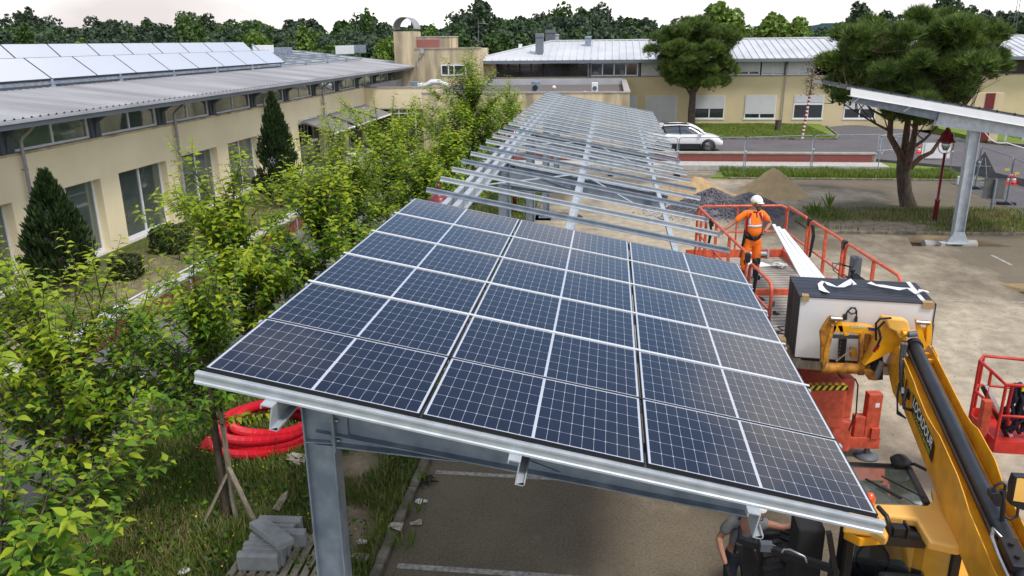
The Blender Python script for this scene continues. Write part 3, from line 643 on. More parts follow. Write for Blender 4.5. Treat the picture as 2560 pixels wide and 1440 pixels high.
# ---------------------------------------------------------------- tower block with barrel cap
TY = 63.5
def q2(px, py, Y=TY): p = gy(px, py, Y); return p.x, p.z
tw = thing('stair_tower', 'weathered cream tower block with a curved metal cap and red tile panel', 'building', (-13, TY, 0))
xa, zt_ = q2(988, 79); xb, _ = q2(1038, 79); xm, _ = q2(1027, 79)
b = MB(); b.box((xa, TY-.6, 3), (xb, TY+1.8, zt_)); P_(b, 'chimney_block', 'render_stain', tw)
xc, z2 = q2(1024, 91); xd, _ = q2(1121, 91)
b = MB(); b.box((xc, TY+.2, 3), (xd, TY+4, z2-.08)); P_(b, 'upper_block', 'render_stain', tw)
b = MB(); b.box((xc-.05, TY+.15, z2-.079), (xd+.05, TY+4.05, z2)); P_(b, 'coping', 'concrete', tw)
xe, z3 = q2(1031, 120, TY-.5); xf, _ = q2(1199, 120, TY-.5)
b = MB(); b.box((xe, TY-.5, 3), (xf, TY+.19, z3-.08)); b.box((xf-3, TY+.19, 3), (xf, TY+4, z3-.08)); P_(b, 'wall', 'render_stain', tw)
b = MB(); b.box((xe-.05, TY-.56, z3-.079), (xf+.05, TY+.198, z3)); P_(b, 'coping', 'concrete', tw)
# red tile panel built of separate tiles
x0, za = q2(1028, 99, TY+.18); x1, zb_ = q2(1100, 118, TY+.18)
nx, nz_ = 12, 5; b = MB(); b.box((.006, 0, .006), ((x1-x0)/nx-.008, .04, (za-zb_)/nz_-.008)); tm_ = b.mesh('tile', 'tile_pink')
b = MB(); b.box((x0-.03, TY+.17, zb_-.03), (x1+.02, TY+.198, za+.03)); P_(b, 'tile_backing', 'concrete', tw)
for i in range(nx):
    for j in range(nz_): q = inst('tile', tm_, tw, (x0+(x1-x0)/nx*i+13, .145, zb_+(za-zb_)/nz_*j))
b = MB(); b.box((xe-.25, TY-.3, 4), (xe-.0, TY+.15, zb_)); P_(b, 'red_strip', 'tile_pink', tw)
# barrel cap: curved sheet on little posts
b = MB(); n_ = 20; rr = (xb-xa)/2+.06; cx = (xa+xb)/2
pa = [(cx+rr*math.cos(math.pi*i/n_), zt_+.18+rr*1.05*math.sin(math.pi*i/n_)) for i in range(n_+1)]; pb_ = [(cx+(rr-.05)*math.cos(math.pi*i/n_), zt_+.18+(rr-.05)*1.05*math.sin(math.pi*i/n_)) for i in range(n_, -1, -1)]
for i in range(n_):
    a, c = pa[i], pa[i+1]; a2, c2_ = pb_[n_-i], pb_[n_-i-1]
    b.prism([a, c, c2_, a2], TY-.55, TY+1.6, 'y')
P_(b, 'barrel_cap', 'zinc_pipe', tw, fix=True)
b = MB()
for sx in (xa+.05, xb-.05):
    for yy in (TY-.5, TY+.5, TY+1.5): b.tube([(sx, yy, zt_), (sx, yy, zt_+.2)], .025, 6)
b.box((xa, TY-.52, zt_+.15), (xb, TY-.5, zt_+.17)); P_(b, 'cap_posts', 'grey_steel', tw)
# window in the low wall, drain pipe, antenna
wx0, wz1 = q2(1102, 162, TY-.5); wx1, wz0 = q2(1166, 189, TY-.5)
f = MB(); f.box((wx0, TY-.56, wz0), (wx1, TY-.51, wz0+.1)); f.box((wx0, TY-.56, wz1-.08), (wx1, TY-.51, wz1))
for x in (wx0, wx0+(wx1-wx0)*.28, wx0+(wx1-wx0)*.5, wx1-.1): f.box((x, TY-.57, wz0+.1), (x+.09, TY-.51, wz1-.08))
q = P_(f, 'window', 'white_frame', tw); g = MB(); g.quad((wx0, TY-.53, wz0), (wx1, TY-.53, wz0), (wx1, TY-.53, wz1), (wx0, TY-.53, wz1)); g.build('pane', 'car_glass', q)
px_, pz = q2(1056, 127, TY-.55); b = MB(); b.tube([(px_, TY-.6, pz), (px_, TY-.6, pz-.3), (px_-.4, TY-.6, pz-.6), (px_-.45, TY-.6, pz-1.2)], .05, 8); b.box((px_-.13, TY-.7, pz-.2), (px_+.13, TY-.52, pz+.12)); P_(b, 'rain_hopper', 'zinc', tw)
t_ = thing('tv_antenna', 'thin grey rooftop antenna on a mast beside the tower block', 'antenna', gy(1197, 118, TY+2)); b = MB(); b.tube([(0, 0, -.5), (0, 0, 2.0)], .03, 6); b.build('mast', 'grey_steel', t_)
b = MB(); b.tube([(-.05, 0, 1.85), (.85, 0, 1.75)], .015, 5)
for i in range(7): b.tube([(.1+i*.11, -.2, 1.83-i*.01), (.1+i*.11, .2, 1.83-i*.01)], .008, 4)
b.tube([(0, -.25, 2.1), (0, .0, 1.9), (0, .25, 2.1)], .012, 4); b.build('array', 'steel', t_)
b = MB(); b.tube([(-.3, 0, .9), (-.25, 0, .6), (0, 0, .42), (.3, 0, .4), (.42, 0, .1)], .03, 6); b.build('cable_arch', 'grey_steel', t_)

# ---------------------------------------------------------------- far two storey building
FY = 65.5
fb = thing('school_building', 'far two storey cream building with pale hipped metal roof and roller shutters', 'building', (5, FY, 0))
def fx(px, py, Y=FY): p = gy(px, py, Y); return p.x, p.z
XL, ze_ = fx(1166, 150, FY-.9); ze_ = 5.46
XRr = 40.0; zs = fx(1850, 190)[1]
b = MB(); b.box((XL+.9, FY, 0), (XRr, FY+10, zs)); 
xs0, _ = fx(1160, 190); xu, _ = fx(1240, 156)
b.box((xs0+.5, FY+.02, zs), (xu, FY+.35, ze_-.1)); P_(b, 'wall', 'render_far', fb)
b = MB(); b.box((xu, FY-.04, zs-.04), (XRr, FY+.2, zs+.03)); P_(b, 'ledge', 'concrete', fb)
b = MB(); b.box((xu, FY+.4, zs), (XRr, FY+.5, ze_)); P_(b, 'inner_wall', 'int_dark', fb)
# roof with standing seams
HY = 9.0; zr_ = fx(1850, 98, FY+5.5)[1]; YE = FY-.9; YR = FY+5.5; xrr = fx(1380, 102, YR)[0]
b = MB(); b.add([(XL, YE, ze_), (XRr, YE, ze_), (XRr, YR, zr_), (xrr, YR, zr_), (XL, YR+6, ze_)], [(0, 1, 2, 3), (0, 3, 4)])
P_(b, 'roof', 'roof_far', fb)
b = MB(); x = XL+.4; sl_ = (zr_-ze_)/(YR-YE)
while x < XRr:
    t = min(1, (x-XL)/(xrr-XL)); b.bar((x, YE, ze_+.035), (x, YE+(YR-YE)*t, ze_+(zr_-ze_)*t+.035), .06, .07); x += .56
q = P_(b, 'seams', 'roof_far', fb)
b = MB(); b.bar((XL, YE, ze_+.03), (xrr, YR, zr_+.06), .22, .08); b.bar((xrr, YR, zr_+.06), (XRr, YR, zr_+.06), .3, .1); P_(b, 'ridge_cap', 'roof_far', fb)
b = MB(); b.box((XL, YE-.06, ze_-.24), (XRr, YE, ze_-.01)); b.box((XL, YE-.08, ze_-.26), (XL+.06, YE+6, ze_-.02)); P_(b, 'fascia', 'fascia', fb)
b = MB(); b.box((XL+.06, YE, ze_-.16), (XRr, FY+.3, ze_-.12)); P_(b, 'soffit', 'timber_red', fb)
# louvred loggias: every slat a part
def louvre(x0, x1):
    Lz0, Lz1 = zs+.06, ze_-.22
    s_ = MB(); s_.box((0, -.01, 0), (x1-x0, .12, .035)); me = s_.mesh('louvre_slat', 'timber_dark')
    n = 9
    for i in range(n): q = inst('louvre_slat', me, fb, (x0-5, -.02, Lz0+.05+(Lz1-Lz0-.1)*i/n), (R(-14), 0, 0))
    for i in range(5): s_ = MB(); xx = x0+(x1-x0)*i/4; s_.box((xx-.04, FY+.10, Lz0), (xx+.04, FY+.16, Lz1)); P_(s_, 'louvre_post', 'timber_dark', fb)
    g = MB(); g.quad((x0, FY+.3, Lz0), (x1, FY+.3, Lz0), (x1, FY+.3, Lz1), (x0, FY+.3, Lz1)); P_(g, 'pane', 'car_glass', fb)
louvre(fx(1242, 156)[0], fx(1355, 156)[0]); louvre(fx(1360, 156)[0], fx(1470, 156)[0])
# upstairs windows
def upwin(x0, x1, n, shut):
    z0, z1 = zs+.06, ze_-.25
    f = MB(); f.box((x0, FY+.06, z0), (x1, FY+.12, z0+.08)); f.box((x0, FY+.06, z1-.08), (x1, FY+.12, z1))
    for i in range(n+1): xx = x0+(x1-x0-.09)*i/n; f.box((xx, FY+.05, z0+.08), (xx+.09, FY+.12, z1-.08))
    q = P_(f, 'window', 'white_frame', fb)
    g = MB(); g.quad((x0, FY+.09, z0), (x1, FY+.09, z0), (x1, FY+.09, z1), (x0, FY+.09, z1)); g.build('pane', 'car_glass', q)
    if shut > 0:
        s_ = MB(); hh = (z1-z0)*shut; k_ = max(4, int(hh/.07))
        for i in range(k_): s_.box((x0+.03, FY+.03, z1-hh*(i+1)/k_+.005), (x1-.03, FY+.052, z1-hh*i/k_))
        s_.build('roller_shutter', 'shutter', q)
upwin(fx(1476, 156)[0], fx(1596, 156)[0], 4, 0); upwin(fx(1604, 156)[0], fx(1700, 156)[0], 3, .98); upwin(fx(1710, 156)[0], fx(1840, 156)[0], 4, .9); upwin(fx(1846, 156)[0], fx(1902, 156)[0], 2, .75); upwin(fx(1906, 156)[0], fx(1964, 156)[0], 2, .88); upwin(fx(1970, 156)[0], fx(2090, 156)[0], 4, .9); upwin(15.5, 19, 3, .9)
for px in (1478, 1602, 1704, 1968, 2100): s_ = MB(); xx = fx(px-2, 156)[0]; s_.box((xx-.12, FY-.02, zs), (xx+.06, FY+.14, ze_-.12)); P_(s_, 'pier', 'grey_steel', fb)
# downpipes
for (pa_, pb2) in ((1471, 205), (1236, 205), (1966, 310)):
    xx = fx(pa_, 160)[0]; z_ = fx(pa_, pb2)[1]; b = MB(); b.tube([(xx, FY-.85, ze_-.22), (xx, FY-.8, ze_-.4), (xx, FY-.16, ze_-.55), (xx, FY-.12, ze_-.7), (xx, FY-.12, z_)], .05, 8); P_(b, 'downpipe', 'zinc_pipe', fb)
# ground floor windows with roller shutters
def gwin(px0, px1, shut, mid=1, tr=False):
    x0, x1 = fx(px0, 270)[0], fx(px1, 270)[0]; z0 = .86 if shut < 1 else .55; z1 = fx(1850, 238)[1]
    f = MB(); f.box((x0-.05, FY-.05, z0-.08), (x1+.05, FY+.0, z0-.0)); f.box((x0, FY-.03, z0), (x1, FY-.005, z0+.07)); f.box((x0, FY-.03, z1-.04), (x1, FY-.005, z1))
    for xx in (x0, (x0+x1)/2-.04, x1-.08): f.box((xx, FY-.03, z0+.07), (xx+.08, FY-.005, z1-.04))
    if tr: f.box((x0, FY-.032, z1-.75), (x1, FY-.006, z1-.6))
    q = P_(f, 'window', 'white_frame', fb)
    g = MB(); g.quad((x0, FY-.012, z0), (x1, FY-.012, z0), (x1, FY-.012, z1), (x0, FY-.012, z1)); g.build('pane', 'car_glass', q)
    if not tr:
        for s in (.2, .36, .7): c_ = MB(); c_.box((x0+(x1-x0)*s, FY-.011, z0), (x0+(x1-x0)*(s+.07), FY-.010, z1)); c_.build('curtain', 'sign_back', q)
    s_ = MB(); hh = (z1-z0)*shut; k_ = int(hh/.07)
    for i in range(k_): s_.box((x0+.03, FY-.055, z1-hh*(i+1)/k_+.006), (x1-.03, FY-.034, z1-hh*i/k_))
    s_.build('roller_shutter', 'shutter', q)
gwin(1546, 1592, 1.0); gwin(1614, 1692, 1.0); gwin(1736, 1811, .57); gwin(1861, 1939, .80); gwin(1983, 2058, .32, tr=True); gwin(2110, 2190, .6); gwin(2232, 2310, .8)
# big roof outlets
for px, py, Yv, lab, hh, ww, mm_ in ((1349, 120, FY+1.2, 'grey boxy roof ventilator low on the hipped roof', 1.25, .62, 'fascia'), (1376, 103, FY+6.5, 'dark twin chimney cowl behind the roof ridge', 1.0, .8, 'grey_steel'), (1390, 100, FY+6.8, 'pale round chimney cowl behind the roof ridge', .55, .5, 'zinc'), (1470, 114, FY+3.8, 'faded grey square roof outlet near the ridge', .85, .5, 'galva_dull'), (1301, 118, FY+7, 'small pale cowl showing over the hip of the roof', .3, .3, 'white_frame')):
    p = gy(px, py, Yv); t = thing('roof_ventilator', lab, 'vent', (p.x, Yv, p.z)); b = MB(); b.box((-ww/2, -ww/2, -.5), (ww/2, ww/2, hh*.6)); b.build('shaft', mm_, t); b = MB(); b.box((-ww*.55, -ww*.55, hh*.62), (ww*.55, ww*.55, hh*.9), ch=.08); b.build('cap', mm_, t)
# ================================================================ SOLAR CARPORT IN THE FOREGROUND
TH = R(10.73); A0 = Vector((-3.08, 5.32, 4.605)); PIT = 1.147
cp = thing('solar_carport', 'galvanised steel carport frame, its near end covered with dark solar panels', 'carport', (0, 0, 0))
Mc = Matrix.Rotation(TH, 4, 'Y'); Mc.translation = A0
def cu(u, v, z=0): return Mc @ Vector((u, v, z))
# panel: black frame, laminate
b = MB(); Lx, Ly, fw = 1.722, 1.134, .008
b.box((-Lx/2, -Ly/2, -.035), (Lx/2, -Ly/2+fw, 0)); b.box((-Lx/2, Ly/2-fw, -.035), (Lx/2, Ly/2, 0)); b.box((-Lx/2, -Ly/2+fw, -.035), (-Lx/2+fw, Ly/2-fw, 0)); b.box((Lx/2-fw, -Ly/2+fw, -.035), (Lx/2, Ly/2-fw, 0))
pf = b.mesh('frame', 'black_frame'); b = MB(); b.box((-Lx/2+fw, -Ly/2+fw, -.012), (Lx/2-fw, Ly/2-fw, -.0025)); pl = b.mesh('laminate', 'cells')
for j in range(6):
    for i in range(3):
        p = thing('solar_panel', None, None); p.parent = cp
        Mi = Mc.copy(); Mi.translation = cu(Lx/2+i*1.742, Ly/2+.006+j*PIT, random.uniform(-.0015, .0015)); p.matrix_basis = Mi @ Matrix.Rotation(R(random.uniform(-.12, .12)), 4, 'X') @ Matrix.Rotation(R(random.uniform(-.08, .08)), 4, 'Y')
        inst('frame', pf, p); inst('laminate', pl, p)
for j in range(1, 6):
    b = MB(Mc)
    if j == 1: b.box((-.0, PIT*j-.010, -.02), (5.206, PIT*j+.004, .001))
    else: b.box((-.03, PIT*j-.019, .001), (5.236, PIT*j+.016, .009))
    b.build('cover_strip', 'black_frame' if j == 1 else 'alu', cp)
# purlins: folded section with flanges and a groove
sec = [(.0, 0), (.056, 0), (.056, -.014), (.046, -.020), (.046, -.070), (.056, -.076), (.056, -.092), (0, -.092), (0, -.076), (.011, -.068), (.011, -.022), (0, -.016)]
b = MB(); b.prism(sec, -.055, 5.26, 'x'); b.box((-.055, .024, .0), (5.26, .030, .004)); pum = b.mesh('purlin', 'galva')
b = MB(); b.prism(sec, -.055, 5.26, 'x'); b.box((-.055, .024, .0), (5.26, .030, .004)); pum2 = b.mesh('purlin', 'galva_dull')
for k in range(31):
    q = inst('purlin', pum2 if k in (7, 10, 12, 16) else pum, cp); Mi = Mc.copy(); Mi.translation = cu(random.uniform(-.012, .012) if k > 6 else 0, PIT*k-.05 if k == 0 else PIT*k-.037, -.038); q.matrix_basis = Mi
# three long Z rails
sec2 = [(-.075, 0), (.02, 0), (.02, -.19), (.085, -.19), (.085, -.165), (.075, -.165), (.075, -.20), (.01, -.20), (.01, -.01), (-.065, -.01), (-.065, -.035), (-.075, -.035)]
for i, u in enumerate((.60, 2.53, 4.33)):
    b = MB(Mc); b.prism([(x+u, z-.132) for x, z in sec2], -.14, 34.6, 'y'); b.build('rail', 'galva', cp, fix=True)
    if i == 0: b = MB(Mc); b.box((u-.26, 3.1, -.142), (u-.17, 34.4, -.132)); b.box((u-.18, 3.1, -.33), (u-.17, 34.4, -.142)); b.build('rail', 'galva', cp)
# columns, beams, haunches
ZB = -.336
for k in range(6):
    y = 6.2+6.43*k-A0.y
    b = MB(Mc)
    def ib(u0, u1, d0, d1, zt=ZB):
        # web + flanges, depth d0 at u0 to d1 at u1
        b.prism([(u0, zt-.012), (u1, zt-.012), (u1, zt-d1), (u0, zt-d0)], y-.006, y+.006, 'y')
        b.box((u0, y-.09, zt-.012), (u1, y+.09, zt)); b.prism([(u0, zt-d0), (u1, zt-d1), (u1, zt-d1-.012), (u0, zt-d0-.012)], y-.09, y+.09, 'y')
    ib(.68, 4.66, .50, .38); b.build('beam', 'galva_dull', cp)
    b = MB(Mc); b.prism([(.69, ZB-.515), (2.0, ZB-.475), (.69, ZB-.625)], y-.005, y+.005, 'y'); b.prism([(.69, ZB-.625), (2.0, ZB-.475), (2.0, ZB-.487), (.69, ZB-.64)], y-.088, y+.088, 'y'); b.prism([(.70, ZB-.02), (2.9, ZB-.40), (2.9, ZB-.415), (.70, ZB-.05)], y-.03, y-.006, 'y'); b.build('haunch', 'galva_dull', cp)
    b = MB(); X0, X1 = -2.68, -2.40; yw = y+A0.y; zt = cu(.5, 0, ZB).z
    b.box((X0, yw-.09, 0), (X0+.014, yw+.09, zt-.06)); b.box((X1-.014, yw-.09, 0), (X1, yw+.09, zt+.02)); b.box((X0+.014, yw-.03, 0), (X1-.014, yw-.02, zt-.05)); b.box((X1+.0, yw-.03, zt-.6), (X1+.12, yw-.02, zt-.0))
    b.prism([(X0, zt-.06), (X1, zt+.02), (X1, zt+.034), (X0, zt-.046)], yw-.09, yw+.09, 'y')
    b.box((X0+.014, yw-.088, zt-.64), (X1-.014, yw+.088, zt-.628)); b.box((X1+.001, yw-.10, zt-.72), (X1+.016, yw+.10, zt+.0))
    b.build('column', 'galva_dull', cp)
    for zz in (.12, .42, .62):
        for sy in (-1, 1): b = MB(); b.tube([(X1-.03, yw+sy*.055, zt-zz), (X1+.05, yw+sy*.055, zt-zz)], .016, 6); b.build('bolt', 'steel', cp)
    b = MB(); b.prism([(X0-.12, 0), (X1+.12, 0), (X1, .22), (X0, .22)], yw-.02, yw+.02, 'y'); b.box((X0-.16, yw-.2, 0), (X1+.16, yw+.2, .02)); b.build('base_plate', 'galva_dull', cp)
# cross bracing and tie tubes under the purlins
for a_, c_ in (((.65, 10.5), (2.45, 7.6+6.4)), ((4.3, 10.5), (2.6, 14.0)), ((.65, 16.9), (2.45, 20.4)), ((4.3, 16.9), (2.6, 20.4))):
    b = MB(Mc); b.bar((a_[0], a_[1], -.30), (c_[0], c_[1], -.30), .06, .012); b.build('brace', 'galva', cp)
for v in (8.95, 12.6, 17.5, 21.0): b = MB(Mc); b.tube([(.68, v, -.27), (4.3, v, -.27)], .022, 8); b.build('tie_tube', 'galva' if v > 12 else 'galva_dull', cp)
# ================================================================ SECOND CARPORT (right)
rc = thing('solar_carport', 'second carport at the right, its roof seen edge on above one tall column', 'carport', (0, 0, 0))
YF = 28.45; XE2 = gy(2120, 211, YF).x; ze2 = gy(2120, 213, YF).z-.05; M2 = Matrix.Rotation(R(10.0), 4, 'Y'); M2.translation = (XE2, 0, ze2)
b = MB(); b.box((-.861, -.567, -.035), (.861, .567, 0)); m1 = b.mesh('solar_panel', ['cells'])
y = YF
while y < 33.0:
    for j in range(5):
        p = inst('solar_panel', m1, rc); Mi = M2.copy(); Mi.translation = M2 @ Vector((.861+j*1.742, y+.573, .06)); p.matrix_basis = Mi
    b2 = MB(M2); b2.box((-.02, y-.022, -.005), (.03, y+.022, .085)); b2.build('panel_clamp', 'black_frame', rc)
    y += PIT
YB = 28.66
b = MB(M2); b.box((-.006, YF, .022), (.0, y, .062)); b.box((0, YF-.004, .020), (8.7, YF, .062)); b.build('panel_frame', 'stack_frame', rc)
for k in range(5): b = MB(M2); b.box((.02, YF+.06+k*PIT, -.09), (8.6, YF+.12+k*PIT, .02)); b.build('purlin', 'galva', rc)
for k in range(15): b = MB(M2); b.box((.25+k*.58, YF-.01, .0), (.29+k*.58, YF+.03, .085)); b.build('panel_clamp', 'black_frame', rc)
b = MB(M2); b.prism([(.1, -.02), (9, -.02), (9, -.27), (.16, -.27)], YB-.28, YB-.22, 'y'); b.box((.1, YB-.30, -.285), (9, YB-.1, -.271)); b.build('gutter', 'plank_white', rc)
b = MB(M2); b.prism([(.3, -.29), (3.2, -.29), (3.2, -.56), (.35, -.47)], YB-.01, YB+.01, 'y'); b.prism([(.35, -.47), (3.2, -.56), (3.2, -.575), (.35, -.485)], YB-.1, YB+.1, 'y'); b.build('beam', 'galva_dull', rc)
b = MB(M2); b.prism([(3.22, -.29), (9, -.29), (9, -.60), (6.5, -.62), (3.15, -.74)], YB-.01, YB+.01, 'y'); b.prism([(3.1, -.74), (6.5, -.62), (6.5, -.635), (3.1, -.755)], YB-.12, YB+.12, 'y'); b.box((3.2, YB-.12, -.755), (3.218, YB+.12, -.29)); b.build('beam', 'galva', rc)
for xx in (.5, 2.2): b = MB(M2); b.bar((xx, YB-.2, -.27), (xx-.15, YB-.1, -.48), .02, .04); b.build('strut', 'galva', rc)
colb = gz(2390, 606, 0); X0, X1 = colb.x-.17, colb.x+.17
b = MB(); b.box((X0, colb.y-.14, 0), (X0+.02, colb.y+.14, 4.05)); b.box((X1-.02, colb.y-.14, 0), (X1, colb.y+.14, 4.05)); b.box((X0+.02, colb.y-.01, 0), (X1-.02, colb.y+.01, 4.05)); b.build('column', 'galva', rc)
b = MB(); b.prism([(X0-.2, 0), (X1+.2, 0), (X1, .4), (X0, .4)], colb.y-.15, colb.y-.13, 'y'); b.box((X0-.22, colb.y-.25, -.02), (X1+.22, colb.y+.25, .01)); b.build('base_plate', 'galva', rc)
t_ = thing('concrete_footing', 'pale concrete block at the foot of the right carport column', 'concrete block', (colb.x-.35, colb.y-.05, -.05)); b = MB(); b.box((-.22, -.15, -.1), (.15, .15, .07), ch=.02); b.build('block', 'concrete_light', t_)
t_ = thing('buried_pipe', 'round grey concrete footing pipe in the dug hole by the carport column', 'pipe', (12.2, 29.1, -.2)); b = MB(); b.tube([(-.9, 0, 0), (.9, .1, 0)], .2, 14); b.build('pipe', 'concrete_pipe', t_)
t_ = thing('concrete_footing', 'white concrete base under the third visible carport column, at the hole', 'concrete block', (-2.2, 31.6, 0)); b = MB(); b.box((-.1, -.2, -.1), (.35, .1, .12), ch=.02); b.build('block', 'concrete_light', t_)
# ================================================================ VEGETATION
rng = np.random.default_rng(11)
def rot_frames(d, roll):
    """orthonormal frames (n,3,3) with first axis d"""
    d = d/np.linalg.norm(d, axis=1, keepdims=True); up = np.tile([0, 0, 1.], (len(d), 1)); s = np.cross(up, d); ln = np.linalg.norm(s, axis=1, keepdims=True)
    s = np.where(ln > 1e-3, s/np.maximum(ln, 1e-6), [1, 0, 0]); t = np.cross(d, s)
    c, sn = np.cos(roll)[:, None], np.sin(roll)[:, None]
    return d, s*c+t*sn, -s*sn+t*c
# broad pointed leaf with a folded midrib and a drooping tip; 6 verts a side, 8 faces (quads)
LV = np.array([[0, 0, 0], [.20, .19, .06], [.20, -.19, .06], [.28, 0, .0], [.50, .24, .07], [.50, -.24, .07], [.56, 0, -.02], [.78, .11, -.06], [.78, -.11, -.06], [1.08, 0, -.24], [.38, .31, .06], [.38, -.31, .06]])
LF = np.array([[0, 3, 1, 1], [0, 2, 3, 3], [3, 6, 4, 1], [3, 2, 5, 6], [6, 9, 7, 4], [6, 5, 8, 9], [1, 4, 10, 10], [2, 11, 5, 5]])
LT = np.array([[0, 3, 1], [0, 2, 3], [3, 6, 4], [3, 4, 1], [3, 2, 5], [3, 5, 6], [6, 9, 7], [6, 7, 4], [6, 5, 8], [6, 8, 9], [1, 4, 10], [2, 11, 5]])
def leaf_cloud(name, P, D, S, mi, mats, V=LV, F=LT, roll=None):
    roll = rng.uniform(-.5, .5, len(P)) if roll is None else roll
    a, b_, c = rot_frames(D, roll)
    W = (V[None, :, 0:1]*a[:, None]+V[None, :, 1:2]*b_[:, None]+V[None, :, 2:3]*c[:, None])*S[:, None, None]+P[:, None]
    Fa = (F[None]+np.arange(len(P))[:, None, None]*len(V)).reshape(-1, F.shape[1])
    return np_mesh(name, W.reshape(-1, 3), Fa, mats, np.repeat(mi, len(F)))
LEAFM = {}
def fine_leaf():
    T_ = [0, .07, .2, .36, .54, .72, .88, 1.06]; W_ = [0, .13, .25, .29, .25, .17, .075, 0]; V = [[0, 0, 0]]; F = []
    zz = lambda t: .06*t-.26*t*t
    for t, w in zip(T_[1:-1], W_[1:-1]): V += [[t, w*1.02, zz(t)+.22*w], [t, 0, zz(t)], [t, -w, zz(t)+.20*w]]
    V.append([T_[-1], .02, zz(T_[-1])]); n = len(T_)-2
    F += [[0, 2, 1], [0, 3, 2]]
    for i in range(n-1):
        a = 1+3*i; F += [[a, a+1, a+4], [a, a+4, a+3], [a+1, a+2, a+5], [a+1, a+5, a+4]]
    a = 1+3*(n-1); e_ = len(V)-1; F += [[a, a+1, e_], [a+1, a+2, e_]]; return np.array(V, float), np.array(F)
FLV, FLF = fine_leaf()
def leaf_mesh_single(k, m):
    if (k, m) not in LEAFM:
        V = FLV.copy(); V[:, 2] *= [1, 1.7, .5, 1.3][k]; V[:, 1] *= [1, .85, 1.12, .95][k]; V[:, 1] += [0, .06, -.05, .03][k]*np.sin(V[:, 0]*3)
        LEAFM[(k, m)] = np_mesh('leaf', V, FLF, [m], smooth=True)
    return LEAFM[(k, m)]
def young_tree(name, label, x, y, h, rad, nshoot, leaf, n_obj, group, base=1.5, light=.5, seed=0, lean=(0, 0), density=1.0, z0=.06, tmin=.34):
    rs = random.Random(seed); t = thing(name, label, 'tree', (x, y, z0), 0, group)
    tb_ = MB(); top = Vector((lean[0], lean[1], h*.72)); trunk = [Vector((0, 0, 0)), Vector((lean[0]*.3, lean[1]*.3, h*.3)), Vector((lean[0]*.6, lean[1]*.6, h*.5)), top]
    tb_.tube(trunk, [.075, .06, .045, .02], 8)
    br = MB(); P, D, S, MI = [], [], [], []
    for i in range(nshoot):
        t0 = rs.uniform(tmin, 1.0); s = trunk[0].lerp(top, t0*.98); s = Vector((lean[0]*t0, lean[1]*t0, h*.72*t0))
        az = rs.uniform(0, 2*math.pi); el = R(rs.uniform(-5, 60)) if t0 < .8 else R(rs.uniform(25, 85))
        Ln = rad*rs.uniform(.45, 1.2)*(1.0 if t0 < .8 else .95)*(1-.25*math.sin(el))*(1.0 if i % 6 else 1.2); d = Vector((math.cos(az)*math.cos(el), math.sin(az)*math.cos(el), math.sin(el)))
        pts = [s]; 
        for k in range(1, 7):
            d = (d+Vector((rs.uniform(-.14, .14), rs.uniform(-.14, .14), rs.uniform(-.02, .13)))).normalized(); pts.append(pts[-1]+d*Ln/6)
        br.tube(pts, [.02, .017, .014, .011, .008, .006, .003], 5, caps=False)
        subs = [pts]
        for q in range(rs.randint(3, 5)):
            k0 = rs.randint(1, 4); d2 = (d+Vector((rs.uniform(-.9, .9), rs.uniform(-.9, .9), rs.uniform(-.2, .7)))).normalized(); p2 = [pts[k0]]
            for k in range(4): d2 = (d2+Vector((rs.uniform(-.12, .12), rs.uniform(-.12, .12), .06))).normalized(); p2.append(p2[-1]+d2*Ln*.42/4)
            br.tube(p2, [.010, .008, .006, .004, .002], 4, caps=False); subs.append(p2)
        for sp_ in subs:
            tot = sum((sp_[k+1]-sp_[k]).length for k in range(len(sp_)-1)); n = int(tot/(leaf*.31)*density)
            for q in range(n):
                f_ = (q+.5)/n; f2 = .12+.88*f_; k = min(int(f2*(len(sp_)-1)), len(sp_)-2); u = f2*(len(sp_)-1)-k; p = sp_[k].lerp(sp_[k+1], u); ax = (sp_[k+1]-sp_[k]).normalized()
                a2 = q*2.4+rs.uniform(-.4, .4); o_ = ax.orthogonal().normalized(); o2 = ax.cross(o_); out_ = (o_*math.cos(a2)+o2*math.sin(a2)); out_.z = out_.z*.35-.05; out_ = (out_+ax*.45).normalized()
                out_.z -= .18; P.append(p+out_*leaf*.12); D.append(out_); S.append(leaf*rs.uniform(.7, 1.25)*(1-.35*max(0, f2-.85)/.15))
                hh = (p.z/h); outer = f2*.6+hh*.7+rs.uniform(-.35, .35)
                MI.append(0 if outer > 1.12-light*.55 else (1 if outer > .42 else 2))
    P = np.array([tuple(p) for p in P]); D = np.array([tuple(p) for p in D]); S = np.array(S); MI = np.array(MI)
    o = tb_.build('trunk', 'bark', t); o = br.build('branches', 'twig', t); o['kind'] = 'stuff'
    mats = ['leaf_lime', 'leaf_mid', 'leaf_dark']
    W = P+np.array([x, y, z0]); dist = np.linalg.norm(W-np.array([0, 0, CAMH]), axis=1)
    rel = W-np.array([0, 0, CAMH]); zc = rel @ np.array(_f); px = 1280+FPX*(rel @ np.array(RT))/np.maximum(zc, .1); py = 720-FPX*(rel @ np.array(UP))/np.maximum(zc, .1)
    vis = (zc > 0) & (px > -20) & (px < 2580) & (py < 1460); score = S/dist*vis
    idx = np.argsort(-score)[:n_obj]; idx = idx[score[idx] > 0]; mask = np.ones(len(P), bool); mask[idx] = False
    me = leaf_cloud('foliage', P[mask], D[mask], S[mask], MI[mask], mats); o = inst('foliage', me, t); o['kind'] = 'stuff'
    roll = rng.uniform(-.5, .5, len(P)); a, b_, c = rot_frames(D, roll)
